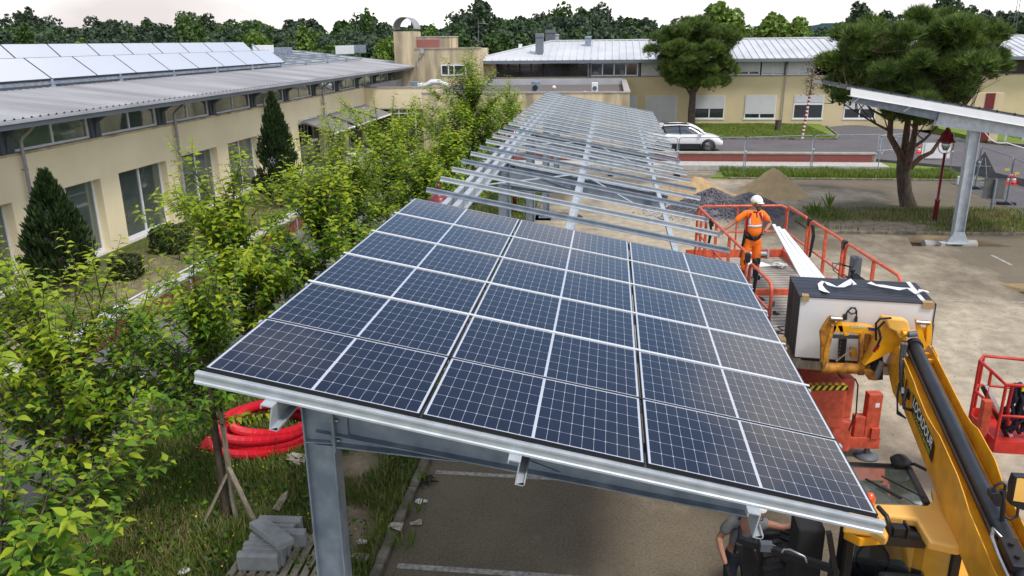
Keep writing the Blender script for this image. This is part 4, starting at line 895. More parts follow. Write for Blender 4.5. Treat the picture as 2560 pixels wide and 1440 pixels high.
    for i in idx:
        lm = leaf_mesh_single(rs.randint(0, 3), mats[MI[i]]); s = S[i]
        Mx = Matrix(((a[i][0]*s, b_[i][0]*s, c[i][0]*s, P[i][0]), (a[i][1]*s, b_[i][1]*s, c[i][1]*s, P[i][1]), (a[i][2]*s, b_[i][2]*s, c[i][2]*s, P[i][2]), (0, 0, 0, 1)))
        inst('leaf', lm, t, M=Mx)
    return t
G1 = 'young lime green trees along the footpath'
trees = [
 (-6.1, 5.9, 3.95, 1.9, 46, .135, 300, 'young broadleaved tree filling the lower left corner with lime leaves', .38),
 (-7.5, 9.2, 3.95, 2.2, 46, .125, 300, 'young broadleaved tree nearest the cypress, leaf tips over the footpath', .75),
 (-5.7, 9.9, 3.9, 1.75, 34, .12, 300, 'staked young tree with shade-darkened leaves beside the red coiled hose', .1),  # few lime leaves: the shade on this low crown is put into leaf colour
 (-7.3, 14.4, 4.5, 2.2, 56, .15, 300, 'young lime green tree in front of the sliding windows', .75),
 (-5.9, 15.4, 4.3, 2.0, 46, .15, 300, 'young green tree close to the left edge of the solar panels', .5),
 (-6.9, 20.3, 4.5, 2.2, 52, .145, 200, 'young lime green tree right of the box hedges, below the tall cypress', .7),
 (-5.3, 22.2, 4.1, 1.9, 42, .14, 120, 'young green tree behind the red lamp head', .45),
 (-7.6, 26.2, 4.9, 2.2, 50, .145, 120, 'young lime green tree in front of the nearest grey awning', .7),
 (-5.7, 28.4, 4.7, 2.0, 44, .15, 100, 'young green tree left of the far purlin ends', .5),
 (-5.9, 34.0, 6.4, 2.7, 70, .17, 60, 'tallest green tree of the row, reaching above the flat roof', .45),
 (-8.6, 32.5, 4.6, 1.8, 34, .16, 60, 'young lime green tree before the glazed entrance', .7),
 (-4.9, 38.6, 4.9, 1.9, 40, .16, 40, 'green tree at the far end of the row by the last purlins', .4)]
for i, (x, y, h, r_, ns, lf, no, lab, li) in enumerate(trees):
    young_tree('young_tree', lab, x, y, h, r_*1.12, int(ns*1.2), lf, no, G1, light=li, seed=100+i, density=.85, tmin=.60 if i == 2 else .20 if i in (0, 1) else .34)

# ---------------------------------------------------------------- clump crowns (woodland, distant trees): many small leaf cards through noisy lobes
QV = np.array([[-.5, -.4, 0], [.45, -.5, .08], [.5, .42, 0], [-.42, .5, .08]]); QF = np.array([[0, 1, 2, 3]])
CV = np.array([[-.5, -.32, 0], [.1, -.5, .08], [.5, .05, 0], [.12, .5, .1], [-.42, .28, -.05]]); CF = np.array([[0, 1, 2], [0, 2, 3], [0, 3, 4]])
def crown_points(c, r, n, lobes, rs):
    """points on many lobes that fill an ellipsoid"""
    lc = rs.normal(size=(lobes, 3)); lc /= np.linalg.norm(lc, axis=1, keepdims=True); lc[:, 2] = np.abs(lc[:, 2])*1.0-.35*(rs.random(lobes) < .45); lc *= rs.uniform(.45, .82, (lobes, 1)); lr = rs.uniform(.20, .40, lobes)
    k = rs.integers(0, lobes, n); d = rs.normal(size=(n, 3)); d /= np.linalg.norm(d, axis=1, keepdims=True); d[:, 2] = np.where(rs.random(n) < .7, np.abs(d[:, 2]), d[:, 2])
    p = (lc[k]+d*(lr[k]*rs.uniform(.75, 1.05, n))[:, None]); return np.array(c)+p*np.array(r), d
def crown_mesh(name, specs, mats, size, seed=0):
    rs = np.random.default_rng(seed); Ps, Ds, Ss, Ms = [], [], [], []
    for (c, r, n, lob, m) in specs:
        p, d = crown_points(c, r, n, lob, rs); nn = d+rs.normal(size=d.shape)*.45; nn /= np.linalg.norm(nn, axis=1, keepdims=True)
        t = np.cross(nn, rs.normal(size=d.shape)); Ps.append(p); Ds.append(t); Ss.append(size*rs.uniform(.6, 1.3, n)); Ms.append(np.full(n, m))
        # roll so that the card faces outwards
    P = np.concatenate(Ps); D = np.concatenate(Ds)
    return leaf_cloud(name, P, D, np.concatenate(Ss), np.concatenate(Ms), mats, QV, QF, roll=rs.uniform(0, 6.28, len(P)))
def on_line(px, Y): return gy(px, 90, Y).x
def top_z(px, py, Y): return gy(px, py, Y).z
# woodland skyline read from the photograph: (x pixel, y of crown top)
sky_pts = [(-60, 60), (20, 62), (70, 28), (110, 60), (180, 58), (255, 34), (300, 52), (350, 50), (385, 48), (430, 64), (475, 38), (520, 44), (600, 40), (650, 48), (720, 48), (790, 52), (860, 52), (920, 34), (965, 56), (1040, 55), (1090, 60), (1150, 40), (1200, 14), (1240, 40), (1300, 30), (1345, 40), (1400, 14), (1450, 18), (1495, 12), (1545, 34), (1600, 42), (1650, 44), (1700, 50), (1760, 58), (1830, 60), (1900, 66), (1960, 70), (2030, 76), (2080, 62), (2140, 40), (2200, 30), (2260, 34), (2320, 20), (2400, 14), (2470, 22), (2520, 28), (2580, 30), (2650, 30)]
specs = []; rs_ = random.Random(3)
def sky_y(px):
    for (a, ya), (b_, yb) in zip(sky_pts, sky_pts[1:]):
        if a <= px <= b_: return ya+(yb-ya)*(px-a)/(b_-a)
    return 50
for (Yd, dpx, n, drop) in ((150, 58, 4200, 0), (138, 66, 3600, 10), (122, 76, 3200, 24), (108, 90, 3000, 42)):
    px = -150+rs_.uniform(0, 40)
    while px < 2800:
        near = min(sky_pts, key=lambda q: abs(q[0]-px)); qx = near[0]+rs_.uniform(-8, 8) if drop == 0 and abs(near[0]-px) < 30 else px
        yv = (near[1] if drop == 0 and abs(near[0]-px) < 30 else sky_y(px)+drop+rs_.uniform(0, 12)); Yv = Yd+rs_.uniform(-5, 5)
        zt = top_z(qx, yv, Yv); hw = rs_.choice([.5, .65, .8, 1.0, 1.25])*dpx/FPX*Yv*1.25; zb = -2
        if 1985 < px < 2090: zt = top_z(px, 82, Yv)
        specs.append(((on_line(qx, Yv), Yv, zt*.56), (hw, hw, zt*.44), n, 40, 0 if rs_.random() < .8 else 1)); px += dpx*rs_.uniform(.75, 1.1)
me = crown_mesh('woodland', specs, ['wood_a', 'wood_c'], .44, 5); o = inst('woodland', me, None); o['kind'] = 'stuff'
tag(o, 'dark green broadleaved wood closing the horizon behind the school buildings', 'woodland')
# far hill, distance haze put into its blue colour
b = MB(); n_ = 60; ptsz = [(-900+i*36, 18+5*noise.noise(Vector((i*.23, 0, 0)))+(6 if i > 30 else 0)) for i in range(n_+1)]
for i in range(n_): (x0, z0), (x1, z1) = ptsz[i], ptsz[i+1]; b.add([(x0, 900, -2), (x1, 900, -2), (x1, 900, z0*.1+z1*.9-4), (x0, 900, z0-4), (x0, 1100, -2), (x1, 1100, -2)], [(0, 1, 2, 3), (3, 2, 5, 4)])
mat('hill', (.06, .11, .12), 1, var=.3, vscale=.05); o = b.build('hills', 'hill'); o['kind'] = 'structure'
# distant single trees
def clump_tree(name, label, px, py_top, Y, wpx, mats, n=2600, size=.45, zb=None, lobes=26, seed=0, group=None, flat=1.0):
    X = on_line(px, Y); zt = top_z(px, py_top, Y); hw = wpx/2/FPX*Y; t = thing(name, label, 'tree', (X, Y, 0), 0, group)
    zb = .9 if zb is None else zb; hz = (zt-zb)/2
    me = crown_mesh('crown', [((0, 0, zb+hz*.95), (hw, hw, hz*1.12*flat), n, lobes, 0)], mats, size, seed); o = inst('crown', me, t); o['kind'] = 'stuff'
    b = MB(); b.tube([(0, 0, -.3), (.1, 0, zb+hz*.4), (0, .1, zb+hz*1.2)], [.22, .16, .05], 8)
    for k in range(5): a = k*1.3; b.tube([(0, 0, zb+hz*(.2+.1*k)), (hw*.5*math.cos(a), hw*.5*math.sin(a), zb+hz*(.7+.12*k))], [.09, .03], 5)
    b.build('trunk', 'bark', t); return t
TL = [('leafy_tree', 'bright yellow green tree rising behind the roof between tower and stone pine', 1807, 5, 88, 125, ['wood_b'], 3000, .55),
 ('leafy_tree', 'bright green pointed tree rising behind the far roof right of the round pine', 1952, 8, 90, 120, ['wood_b'], 3000, .55),
 ('leafy_tree', 'low bright green tree between the two pointed trees behind the roof', 1880, 66, 92, 60, ['wood_b'], 1200, .5),
 ('leafy_tree', 'round green tree left of the twin chimney cowls', 1308, 76, 84, 62, ['wood_c'], 1600, .45),
 ('leafy_tree', 'wide grey green tree behind the rooftop antenna', 1235, 82, 88, 92, ['wood_c'], 1800, .5),
 ('leafy_tree', 'pale green tree just right of the tower block', 1153, 68, 82, 58, ['wood_c'], 1500, .45),
 ('leafy_tree', 'yellow green sapling behind the tower coping', 1080, 60, 80, 46, ['wood_b'], 700, .4),
 ('leafy_tree', 'yellow green tree behind the roof beside the tower block', 965, 92, 84, 70, ['wood_b'], 1500, .45),
 ('leafy_tree', 'yellow green bushy tree behind the end of the upper collectors', 640, 72, 82, 110, ['wood_b'], 2400, .5),
 ('leafy_tree', 'olive green tree right of the yellow green bushy tree, behind the racks', 765, 84, 86, 80, ['wood_b'], 1600, .5),
 ('leafy_tree', 'small olive tree left behind the upper collectors', 200, 92, 90, 58, ['wood_b'], 900, .5),
 ('leafy_tree', 'pale green tree at the far left above the collectors', 62, 66, 100, 62, ['wood_c'], 1500, .55),
 ('leafy_tree', 'big mid green tree standing out of the wood at left', 478, 36, 104, 92, ['wood_c'], 2600, .6),
 ('leafy_tree', 'airy grey green poplar above the wood', 921, 26, 145, 46, ['wood_c'], 700, .7),
 ('leafy_tree', 'tall dark tree above the wood behind the antenna', 1200, 10, 112, 86, ['wood_a'], 2600, .6),
 ('leafy_tree', 'dark round tree rising above the wood at the far left', 72, 26, 135, 62, ['wood_a'], 1200, .7),
 ('leafy_tree', 'small green bushes showing above the far roof ridge', 1450, 84, 84, 56, ['wood_c'], 700, .4),
 ('leafy_tree', 'green bush above the ridge right of the faded roof outlet', 1560, 80, 86, 80, ['wood_c'], 1000, .45),
 ('leafy_tree', 'dark tree behind the upper left of the large stone pine', 2150, 8, 84, 84, ['wood_a'], 1800, .5),
 ('leafy_tree', 'dark tree behind the upper right of the large stone pine', 2350, 0, 82, 160, ['wood_a'], 2600, .5),
 ('leafy_tree', 'dark tree at the right edge behind the radio mast', 2505, 18, 96, 130, ['wood_a'], 2600, .6),
 ('leafy_tree', 'green tree low at the right edge behind the roadside lawn', 2540, 90, 76, 120, ['wood_c'], 1800, .45)]
for i, (nm, lab, px, py, Y, wpx, mm_, n, sz) in enumerate(TL): clump_tree(nm, lab, px, py, Y, wpx*1.05, mm_, int(n*2.6), sz*.62, seed=200+i, lobes=44)

# ---------------------------------------------------------------- stone pines
def needle_tuft():
    V, F = [], []
    rs = random.Random(5)
    for k in range(9):
        a = 2*math.pi*k/9+rs.uniform(-.2, .2); el = R(rs.uniform(25, 75)); d = Vector((math.cos(a)*math.cos(el), math.sin(a)*math.cos(el), math.sin(el))); s = d.orthogonal().normalized()*.055; i = len(V)
        V += [s, -s, d]; F.append((i, i+1, i+2))
    return np.array([tuple(v) for v in V]), np.array(F)
NV, NF = needle_tuft()
def pine(label, x, y, z0, trunk_pts, tr, limbs, crown_c, crown_r, ntuft, size, seed, under=.25, low_twigs=60):
    rs = random.Random(seed); nr = np.random.default_rng(seed); t = thing('stone_pine', label, 'tree', (x, y, z0), 0, 'stone pines with round crowns')
    b = MB(); b.tube(trunk_pts, tr, 12)
    o = b.build('trunk', 'bark', t)
    ends = []
    for pts, r0 in limbs:
        b = MB(); n = len(pts); b.tube(pts, [r0*(1-.75*i/(n-1)) for i in range(n)], 9); b.build('limb', 'bark_red', t); ends += pts[1:]
    # secondary branches reaching into the crown shell
    b = MB(); cc = Vector(crown_c); cr = Vector(crown_r)
    for i in range(low_twigs):
        a = rs.uniform(0, 6.28); el = rs.uniform(-.32, .9); tgt = cc+Vector((cr.x*math.cos(a)*math.cos(el)*.8, cr.y*math.sin(a)*math.cos(el)*.8, cr.z*math.sin(el)*.8)); s = min((Vector(q) for q in rs.sample(ends, min(5, len(ends)))), key=lambda q: (q-tgt).length+(3 if q.z > tgt.z else 0))
        m1 = s.lerp(tgt, .5)+Vector((rs.uniform(-.3, .3), rs.uniform(-.3, .3), rs.uniform(-.35, .05))); b.tube([s, s.lerp(m1, .5)+Vector((0, 0, rs.uniform(-.15, .05))), m1, m1.lerp(tgt, .5), tgt], [.03, .024, .017, .011, .005], 5, caps=False)
    o = b.build('branches', 'bark_red', t); o['kind'] = 'stuff'
    # tufts on lobes
    nl = 105; lc = nr.normal(size=(nl, 3)); lc /= np.linalg.norm(lc, axis=1, keepdims=True); lc[:, 2] = np.maximum(lc[:, 2], -under*1.3); lc *= nr.uniform(.45, .90, (nl, 1)); lr = nr.uniform(.09, .18, nl)
    k = nr.integers(0, nl, ntuft); d = nr.normal(size=(ntuft, 3)); d /= np.linalg.norm(d, axis=1, keepdims=True); d[:, 2] = np.where(nr.random(ntuft) < .75, np.abs(d[:, 2]), d[:, 2])
    p = (lc[k]+d*(lr[k]*nr.uniform(.4, 1.05, ntuft))[:, None])*np.array(crown_r)+np.array(crown_c)
    D = d*.45+np.array([0, 0, 1.1])+nr.normal(size=d.shape)*.2
    # the tuft mesh grows along its local z: put D on the third axis
    a, b2, c2 = rot_frames(D, nr.uniform(0, 6.28, ntuft)); V = NV[:, [2, 0, 1]]
    me = leaf_cloud('needles', p, D, size*nr.uniform(.7, 1.25, ntuft), np.zeros(ntuft, int), ['needle'], V, NF, roll=nr.uniform(0, 6.28, ntuft)); o = inst('needles', me, t); o['kind'] = 'stuff'
    return t
bp_ = gz(2270, 515, .07); PX, PY = bp_.x, bp_.y
def rel(px, py, dy=0): p = gy(px, py, PY+dy); return Vector((p.x-PX, dy, p.z-.07))
pine('large stone pine with several thick leaning limbs beside the red street lamp', PX, PY, .07,
     [Vector((0, 0, -.1)), Vector((0, 0, .05)), rel(2262, 480), rel(2258, 430), rel(2258, 400)], [.42, .33, .28, .27, .25],
     [([rel(2256, 410), rel(2250, 385), rel(2225, 340), rel(2228, 270), rel(2215, 200), rel(2180, 130, -1)], .17), ([rel(2262, 405, .2), rel(2262, 370, .3), rel(2270, 300, .3), rel(2275, 220, .4), rel(2290, 120, .5)], .19),
      ([rel(2268, 420, -.2), rel(2280, 370, -.4), rel(2290, 310, -.5), rel(2285, 240, -.6), rel(2300, 150, -.8)], .16), ([rel(2275, 420), rel(2300, 395), rel(2330, 380), rel(2350, 350), rel(2390, 290, .2), rel(2440, 220, .5)], .12),
      ([rel(2280, 370, .5), rel(2310, 350, .9), rel(2340, 320, 1.2), rel(2400, 230, 1.6)], .08), ([rel(2230, 330, .3), rel(2190, 310, .8), rel(2140, 280, 1.2), rel(2080, 240, 1.6)], .06), ([rel(2225, 300, -.3), rel(2180, 275, -.8), rel(2120, 220, -1.4)], .06)],
     rel(2292, 170), (gy(2588, 150, PY).x-PX-.2, 4.4, (gy(2290, 10, PY).z-gy(2290, 172, PY).z)*1.02), 26000, .36, 31, under=.78, low_twigs=90)
bp2 = gz(1728, 318, ZL)
P2 = bp2.copy(); FYp = P2.y
def rel2(px, py, dy=0): p = gy(px, py, FYp+dy); return Vector((p.x-P2.x, dy, p.z-ZL))
pine('round stone pine with one straight trunk on the far lawn behind the white car', P2.x, P2.y, ZL,
     [Vector((0, 0, -.1)), Vector((0, 0, .1)), rel2(1729, 280), rel2(1732, 235), rel2(1735, 150)], [.42, .3, .27, .24, .1],
     [([rel2(1731, 245), rel2(1718, 222), rel2(1690, 200), rel2(1650, 170, .8)], .11), ([rel2(1732, 240), rel2(1748, 215), rel2(1780, 195), rel2(1820, 165, -.6)], .11), ([rel2(1731, 235), rel2(1728, 190, .6), rel2(1720, 130, 1.2)], .12), ([rel2(1733, 230), rel2(1750, 185, -.8), rel2(1770, 130, -1.2)], .1)],
     rel2(1734, 142), (gy(1870, 142, FYp).x-P2.x, 4.2, (gy(1734, 40, FYp).z-gy(1734, 142, FYp).z)), 19000, .36, 32, under=.66, low_twigs=80)

# ---------------------------------------------------------------- cypresses and clipped box balls by the long building
def cypress(label, x, y, z0, h, r_, n, seed):
    nr = np.random.default_rng(seed); t = thing('cypress', label, 'tree', (x, y, z0), 0, 'dark cypresses against the cream wall')
    b = MB(); b.tube([(0, 0, -.1), (0, 0, h*.8)], [.09, .02], 7); b.build('trunk', 'bark', t)
    nb = 150; u = nr.random(nb)**.8; za = h*(.05+.9*u); prof = np.interp(u, [0, .12, .3, .5, .75, .9, 1], [.80, .97, 1, .80, .45, .22, .06])*r_; az = nr.uniform(0, 6.28, nb)
    k = nr.integers(0, nb, n); tt = nr.random(n)
    # flame shaped sprays that rise from the core and hug the outline
    rad = prof[k]*(.55+.45*tt)*nr.uniform(.8, 1.08, n); spread = nr.normal(size=n)*.16; zz = za[k]+(tt-.35)*h*.14+nr.normal(size=n)*.03
    a2 = az[k]+spread; zz = np.clip(zz, .02, h*1.02); lim = np.interp(zz/h, [0, .12, .3, .5, .75, .9, 1.02], [.80, .97, 1, .80, .45, .22, .03])*r_*1.05
    rad = np.minimum(rad, lim); P = np.stack([rad*np.cos(a2), rad*np.sin(a2), zz], 1); D = np.stack([np.cos(a2)*.35, np.sin(a2)*.35, np.ones(n)], 1)+nr.normal(size=(n, 3))*.18
    V = np.array([[0, 0, 0], [.4, .16, .02], [.4, -.16, .02], [1., 0, 0], [.6, .0, .1]]); F = np.array([[0, 1, 4], [0, 4, 2], [1, 3, 4], [4, 3, 2]])
    me = leaf_cloud('foliage', P, D, nr.uniform(.12, .26, n), np.zeros(n, int), ['cypress'], V, F, roll=nr.uniform(0, 6.28, n)); o = inst('foliage', me, t); o['kind'] = 'stuff'
cb_ = gz(168, 738, .26); cypress('wide dark cypress close to the cream wall near the left edge', cb_.x, cb_.y, .26, 3.35, .98, 9000, 41)
c2b = Vector((-13.9, 31.9, .26)); cypress('tall narrow dark cypress in front of the downpipe, left of the awnings', c2b.x, c2b.y, .26, gx(690, 238, -13.9).z-.3, .92, 8000, 42)
def box_ball(label, x, y, r_, h, seed):
    nr = np.random.default_rng(seed); t = thing('box_shrub', label, 'shrub', (x, y, .26), 0, 'clipped box shrubs along the cream wall'); n = 2600
    d = nr.normal(size=(n, 3)); d /= np.linalg.norm(d, axis=1, keepdims=True); s = np.abs(d)**.55*np.sign(d); P = s*np.array([r_, r_, h/2])*nr.uniform(.8, 1.02, (n, 1))+np.array([0, 0, h/2])
    me = leaf_cloud('foliage', P, nr.normal(size=(n, 3))+d*.8, nr.uniform(.05, .095, n), np.zeros(n, int), ['box_leaf'], CV, CF, roll=nr.uniform(0, 6.28, n)); o = inst('foliage', me, t); o['kind'] = 'stuff'
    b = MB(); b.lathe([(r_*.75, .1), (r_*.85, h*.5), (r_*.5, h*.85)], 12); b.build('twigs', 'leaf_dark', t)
q = gz(320, 695, .26); box_ball('clipped round box shrub right of the wide cypress', q.x, q.y, .42, .72, 51)
q = gz(432, 628, .26); box_ball('clipped box shrub below the first sliding window', q.x, q.y, .62, .9, 52)
q = gz(560, 585, .26); box_ball('clipped box shrub partly hidden by lime leaves under the second window', q.x, q.y, .6, .8, 53)
q = gz(30, 800, .26); box_ball('low box shrub at the left edge of the picture', q.x, q.y, .5, .4, 54)
q = gz(690, 480, .26); box_ball('clipped box shrub at the foot of the tall cypress', q.x-.5, q.y, .55, .8, 55)
# dark shrub on the verge, lower left
nr = np.random.default_rng(61); q = gz(170, 1060, .05); t = thing('shrub', 'dark small leaved shrub between the footpath and the lower left tree', 'shrub', (q.x, q.y, .05)); n = 5200
d = nr.normal(size=(n, 3)); d /= np.linalg.norm(d, axis=1, keepdims=True); P = d*nr.uniform(.5, 1.05, (n, 1))*np.array([1.15, .9, .6])+np.array([0, 0, .55]); P[:, 2] = np.abs(P[:, 2])
me = leaf_cloud('foliage', P, nr.normal(size=(n, 3)), nr.uniform(.05, .09, n), np.zeros(n, int), ['box_leaf'], CV, CF, roll=nr.uniform(0, 6, n)); o = inst('foliage', me, t); o['kind'] = 'stuff'
b = MB()
for i in range(26): a = i*2.4; b.tube([(0, 0, 0), (.35*math.cos(a), .3*math.sin(a), .5), (.95*math.cos(a), .8*math.sin(a), .9+.1*(i % 4))], [.015, .01, .004], 4)
b.build('stems', 'twig', t)

# ---------------------------------------------------------------- grass (blades)
def grass(name, label, n, sampler, hgt, mats, z, seed, wid=.012, lean=.35, frac=.25):
    nr = np.random.default_rng(seed); P = sampler(nr, n); n = len(P); h = hgt*nr.uniform(.4, 1.25, n)*(.6+.8*np.array([.5+.5*noise.noise(Vector((p[0]*.9, p[1]*.9, 3))) for p in P]))
    base = np.stack([P[:, 0], P[:, 1], np.full(n, z)], 1); az = nr.uniform(0, 6.28, n); ln = nr.uniform(.1, 1, n)*lean*h
    side = np.stack([np.cos(az+1.57), np.sin(az+1.57), np.zeros(n)], 1)*wid; ld = np.stack([np.cos(az), np.sin(az), np.zeros(n)], 1)
    up_ = np.array([0, 0, 1.]); m = base+up_*(h*.55)[:, None]+ld*(ln*.35)[:, None]; tip = base+up_*(h*.95)[:, None]+ld*ln[:, None]
    V = np.stack([base-side, base+side, m-side*.7, m+side*.7, tip], 1).reshape(-1, 3); F = np.array([[0, 1, 3], [0, 3, 2], [2, 3, 4]])
    Fa = (F[None]+np.arange(n)[:, None, None]*5).reshape(-1, 3); mi = (nr.random(n) < frac*(1+np.array([noise.noise(Vector((p[0]*.6, p[1]*.6, 9))) for p in P])*1.8)).astype(int)
    me = np_mesh(name, V, Fa, mats, np.repeat(mi, 3)); o = inst(name, me, None); o['kind'] = 'stuff'; tag(o, label, 'grass'); return o
def rect(x0, y0, x1, y1, bare=None, pw=1.0):
    def f(nr, n):
        x = nr.uniform(x0, x1, n); y = y0+(y1-y0)*nr.random(n)**pw; k = np.ones(n, bool)
        nz_ = np.array([noise.noise(Vector((a*.55, b_*.55, 1))) for a, b_ in zip(x, y)]); k &= nz_+nr.uniform(-.15, .5, n) > -.22
        if bare is not None:
            for (bx, by, rx, ry) in bare: k &= (((x-bx)/rx)**2+((y-by)/ry)**2 > nr.uniform(.5, 1.3, n))
        return np.stack([x[k], y[k]], 1)
    return f
grass('verge_grass', 'long rough green and straw grass on the verge under the carport', 84000, rect(-8.8, 6.3, -3.12, 15, bare=[(-3.8, 9.7, .45, .8), (-4.2, 11.6, .5, .6), (-5.6, 13.4, .4, .4)], pw=.9), .19, ['grass', 'grass_dry'], .05, 71, .009, .9, .24)
grass('verge_grass', 'grass growing along the far part of the tree row', 26000, rect(-8.8, 15, -3.12, 41), .22, ['grass', 'grass_dry'], .05, 72, .016, .6, .25)
grass('strip_grass', 'patchy grass between the cypress and the low brick wall', 16000, rect(-16.7, 16, -12.5, 38, bare=[(-15.3, 17.0, 1.2, 1.6), (-13.3, 21, .6, 2.2), (-14, 24, .5, 2)]), .10, ['grass_short', 'grass_dry'], .25, 73, .012, .5, .15)
grass('island_grass', 'dry thin grass around the foot of the large stone pine', 12000, rect(8.2, 30.1, 21.5, 34.3, bare=[(10.2, 30.9, 2.2, 1.0)]), .20, ['grass', 'grass_dry'], .06, 74, .014, .5, .45)
grass('kerb_grass', 'bright long grass in front of the concrete curb wall', 16000, rect(6.0, 41.95, 18.0, 44.3), .26, ['grass_short', 'grass_dry'], .07, 75, .02, .5, .06)
grass('far_lawn_grass', 'short mown grass of the far lawn before the cream building', 30000, rect(2, 56.1, 15.1, 65.3), .09, ['grass_short', 'grass_dry'], ZL-.03, 76, .03, .5, .12)
grass('roadside_grass', 'bright mown grass of the roadside lawn at right', 20000, rect(26.5, 52, 45, 64), .10, ['grass_short', 'grass_dry'], ZR+.12, 77, .03, .5, .03)

# low leafy weeds and yellow flowers mixed into the verge grass
nr = np.random.default_rng(90); n = 9000; Pw = np.stack([nr.uniform(-8.7, -3.2, n), 6.3+nr.random(n)*9, np.full(n, .06)], 1); kk = np.array([noise.noise(Vector((p[0]*1.1+5, p[1]*1.1, 2))) for p in Pw]) > -.05; Pw = Pw[kk]; n = len(Pw); Pw[:, 2] += nr.uniform(0, .16, n)
me = leaf_cloud('verge_weeds', Pw, nr.normal(size=(n, 3))*.7+np.array([0, 0, .5]), nr.uniform(.03, .085, n), (nr.random(n) < .55).astype(int), ['leaf_mid', 'box_leaf'], CV, CF); o = inst('verge_weeds', me, None); o['kind'] = 'stuff'; tag(o, 'low leafy weeds between the grass blades of the verge', 'weeds')
n = 260; Pw = np.stack([nr.uniform(-7.2, -3.2, n), 7+nr.random(n)*7, nr.uniform(.14, .3, n)], 1); mat('flower', (.75, .55, .02), .6)
me = leaf_cloud('flowers', Pw, nr.normal(size=(n, 3)), nr.uniform(.018, .03, n), np.zeros(n, int), ['flower'], CV, CF); o = inst('flowers', me, None); o['kind'] = 'stuff'; tag(o, 'tiny yellow flowers scattered over the verge', 'flowers')
# ================================================================ FENCES, WALLS, PILES, STREET FURNITURE
cwl = thing('curb_wall', 'low pale concrete curb wall running behind the mesh fence', 'wall', (0, 44.6, 0))
for i in range(12):
    b = MB(); x = -9+i*2; b.box((x+.006, 44.6, 0), (x+1.994, 46.15, .28), ch=.01); P_(b, 'concrete_slab', 'concrete_light', cwl)
a_, c_ = gz(2180, 413, .1), gz(2392, 437, .1)
sheet_o = slab('concrete_path', [(14.9, 44.6), (a_.x+.3, 44.5), (c_.x, c_.y), (c_.x+.35, c_.y+.5), (15.2, 46.2)], -.1, .10, 'concrete_light')
fw_ = thing('brick_wall', 'low red brick planter wall with pale coping beside the road', 'wall', (0, 46.2, 0)); fw_.location = (0, 46.2, .28)
b = MB(); b.box((-6, .012, -.2), (14.78, .35, .41)); b.build('mortar_core', 'concrete', fw_)
b = MB(); b.box((.006, -.02, .005), (.214, .02, .062)); brm2 = b.mesh('brick', 'brick'); cnt = 0; rest = MB()
for row in range(6):
    for j in range(94):
        x = -6+j*.221+(row % 2)*.11
        if x > 14.5: continue
        z = .0+row*.068
        if x > 3.4 and cnt < 300: inst('brick', brm2, fw_, (x, random.uniform(-.003, .003), z)); cnt += 1
        else: rest.box((x+.006, -.02, z+.005), (x+.214, .02, z+.062))
q = rest.build('brickwork', 'brick', fw_); q['kind'] = 'stuff'
b = MB(); b.box((.004, -.06, .415), (.996, .42, .50), ch=.012); cm2 = b.mesh('coping_stone', 'concrete')
for i in range(21): inst('coping_stone', cm2, fw_, (-6+i*.99, 0, 0))
b = MB(); b.box((-6, .36, -.25), (14.7, 1.1, .42)); b.build('soil', 'lawn', fw_)

# temporary mesh fence panels
def fence_mesh():
    W, H = 3.45, 2.0; f = MB(); r_ = .022
    f.tube([(.03, 0, .08), (.03, 0, H-.15)]+[(.03+.15*(1-math.cos(R(a))), 0, H-.15+.15*math.sin(R(a))) for a in (30, 60, 90)]+[(W-.18+.15*math.sin(R(a)), 0, H-.15+.15*math.cos(R(a))) for a in (0, 30, 60, 90)]+[(W-.03, 0, H-.15), (W-.03, 0, .08)], r_, 6)
    f.tube([(.03, 0, .16), (W-.03, 0, .16)], .016, 6)
    w_ = MB(); x = .13
    while x < W-.1: w_.box((x-.0012, -.0012, .16), (x+.0012, .0012, H-.03)); x += .115
    z = .35
    while z < H-.1: w_.box((.05, -.003, z-.0012), (W-.05, .0008, z+.0012)); z += .27
    s_ = MB(); s_.box((-.36, -.12, 0), (.36, .12, .13), ch=.03); c_ = MB(); c_.box((-.05, -.04, 1.25), (.06, .04, 1.31))
    return f.mesh('frame', 'galva_dull'), w_.mesh('wire_mesh', 'galva_dull'), s_.mesh('fence_foot', 'black_plastic'), c_.mesh('clamp', 'alu')
fm_, wm_, sm_, cm_ = fence_mesh()
fpts = [(-6.9, 42.45), (-3.4, 42.55), (.1, 42.6), (3.6, 42.7), (7.1, 42.85), (10.75, 43.85), (14.35, 44.25)]
q0, q1, q2_ = gz(2372, 441, 0), gz(2515, 512, 0), gz(2590, 566, 0); mid = (q0+q1)/2
fp2 = [(q0.x, q0.y), (mid.x, mid.y), (q1.x, q1.y), (q2_.x, q2_.y)]
labs = ['mesh fence panel at the far left, seen through the tree leaves', 'mesh fence panel behind the middle of the bare purlins', 'mesh fence panel left of the white car seen through purlins', 'mesh fence panel in front of the white car', 'mesh fence panel in front of the empty road, right of the car', 'mesh fence panel before the right part of the brick planter wall', 'mesh fence panel right of the large pine trunk fork', 'mesh fence panel behind the tall carport column', 'mesh fence panel at the right edge with yellow labels']
fi = 0
for seq in (fpts, fp2):
    for (a, c) in zip(seq, seq[1:]):
        t = thing('mesh_fence', labs[fi], 'fence', (a[0], a[1], .02), math.atan2(c[1]-a[1], c[0]-a[0]), 'temporary mesh fence panels'); L_ = math.hypot(c[0]-a[0], c[1]-a[1])
        s_ = L_/3.47
        for nm, me in (('frame', fm_), ('wire_mesh', wm_)): q = inst(nm, me, t, sc=(s_, 1, 1)); q['kind'] = 'stuff' if nm == 'wire_mesh' else None
        if nm and 'kind' in q and q['kind'] is None: del q['kind']
        inst('fence_foot', sm_, t, (0, 0, -.02), (0, 0, R(90))); inst('clamp', cm_, t); fi += 1
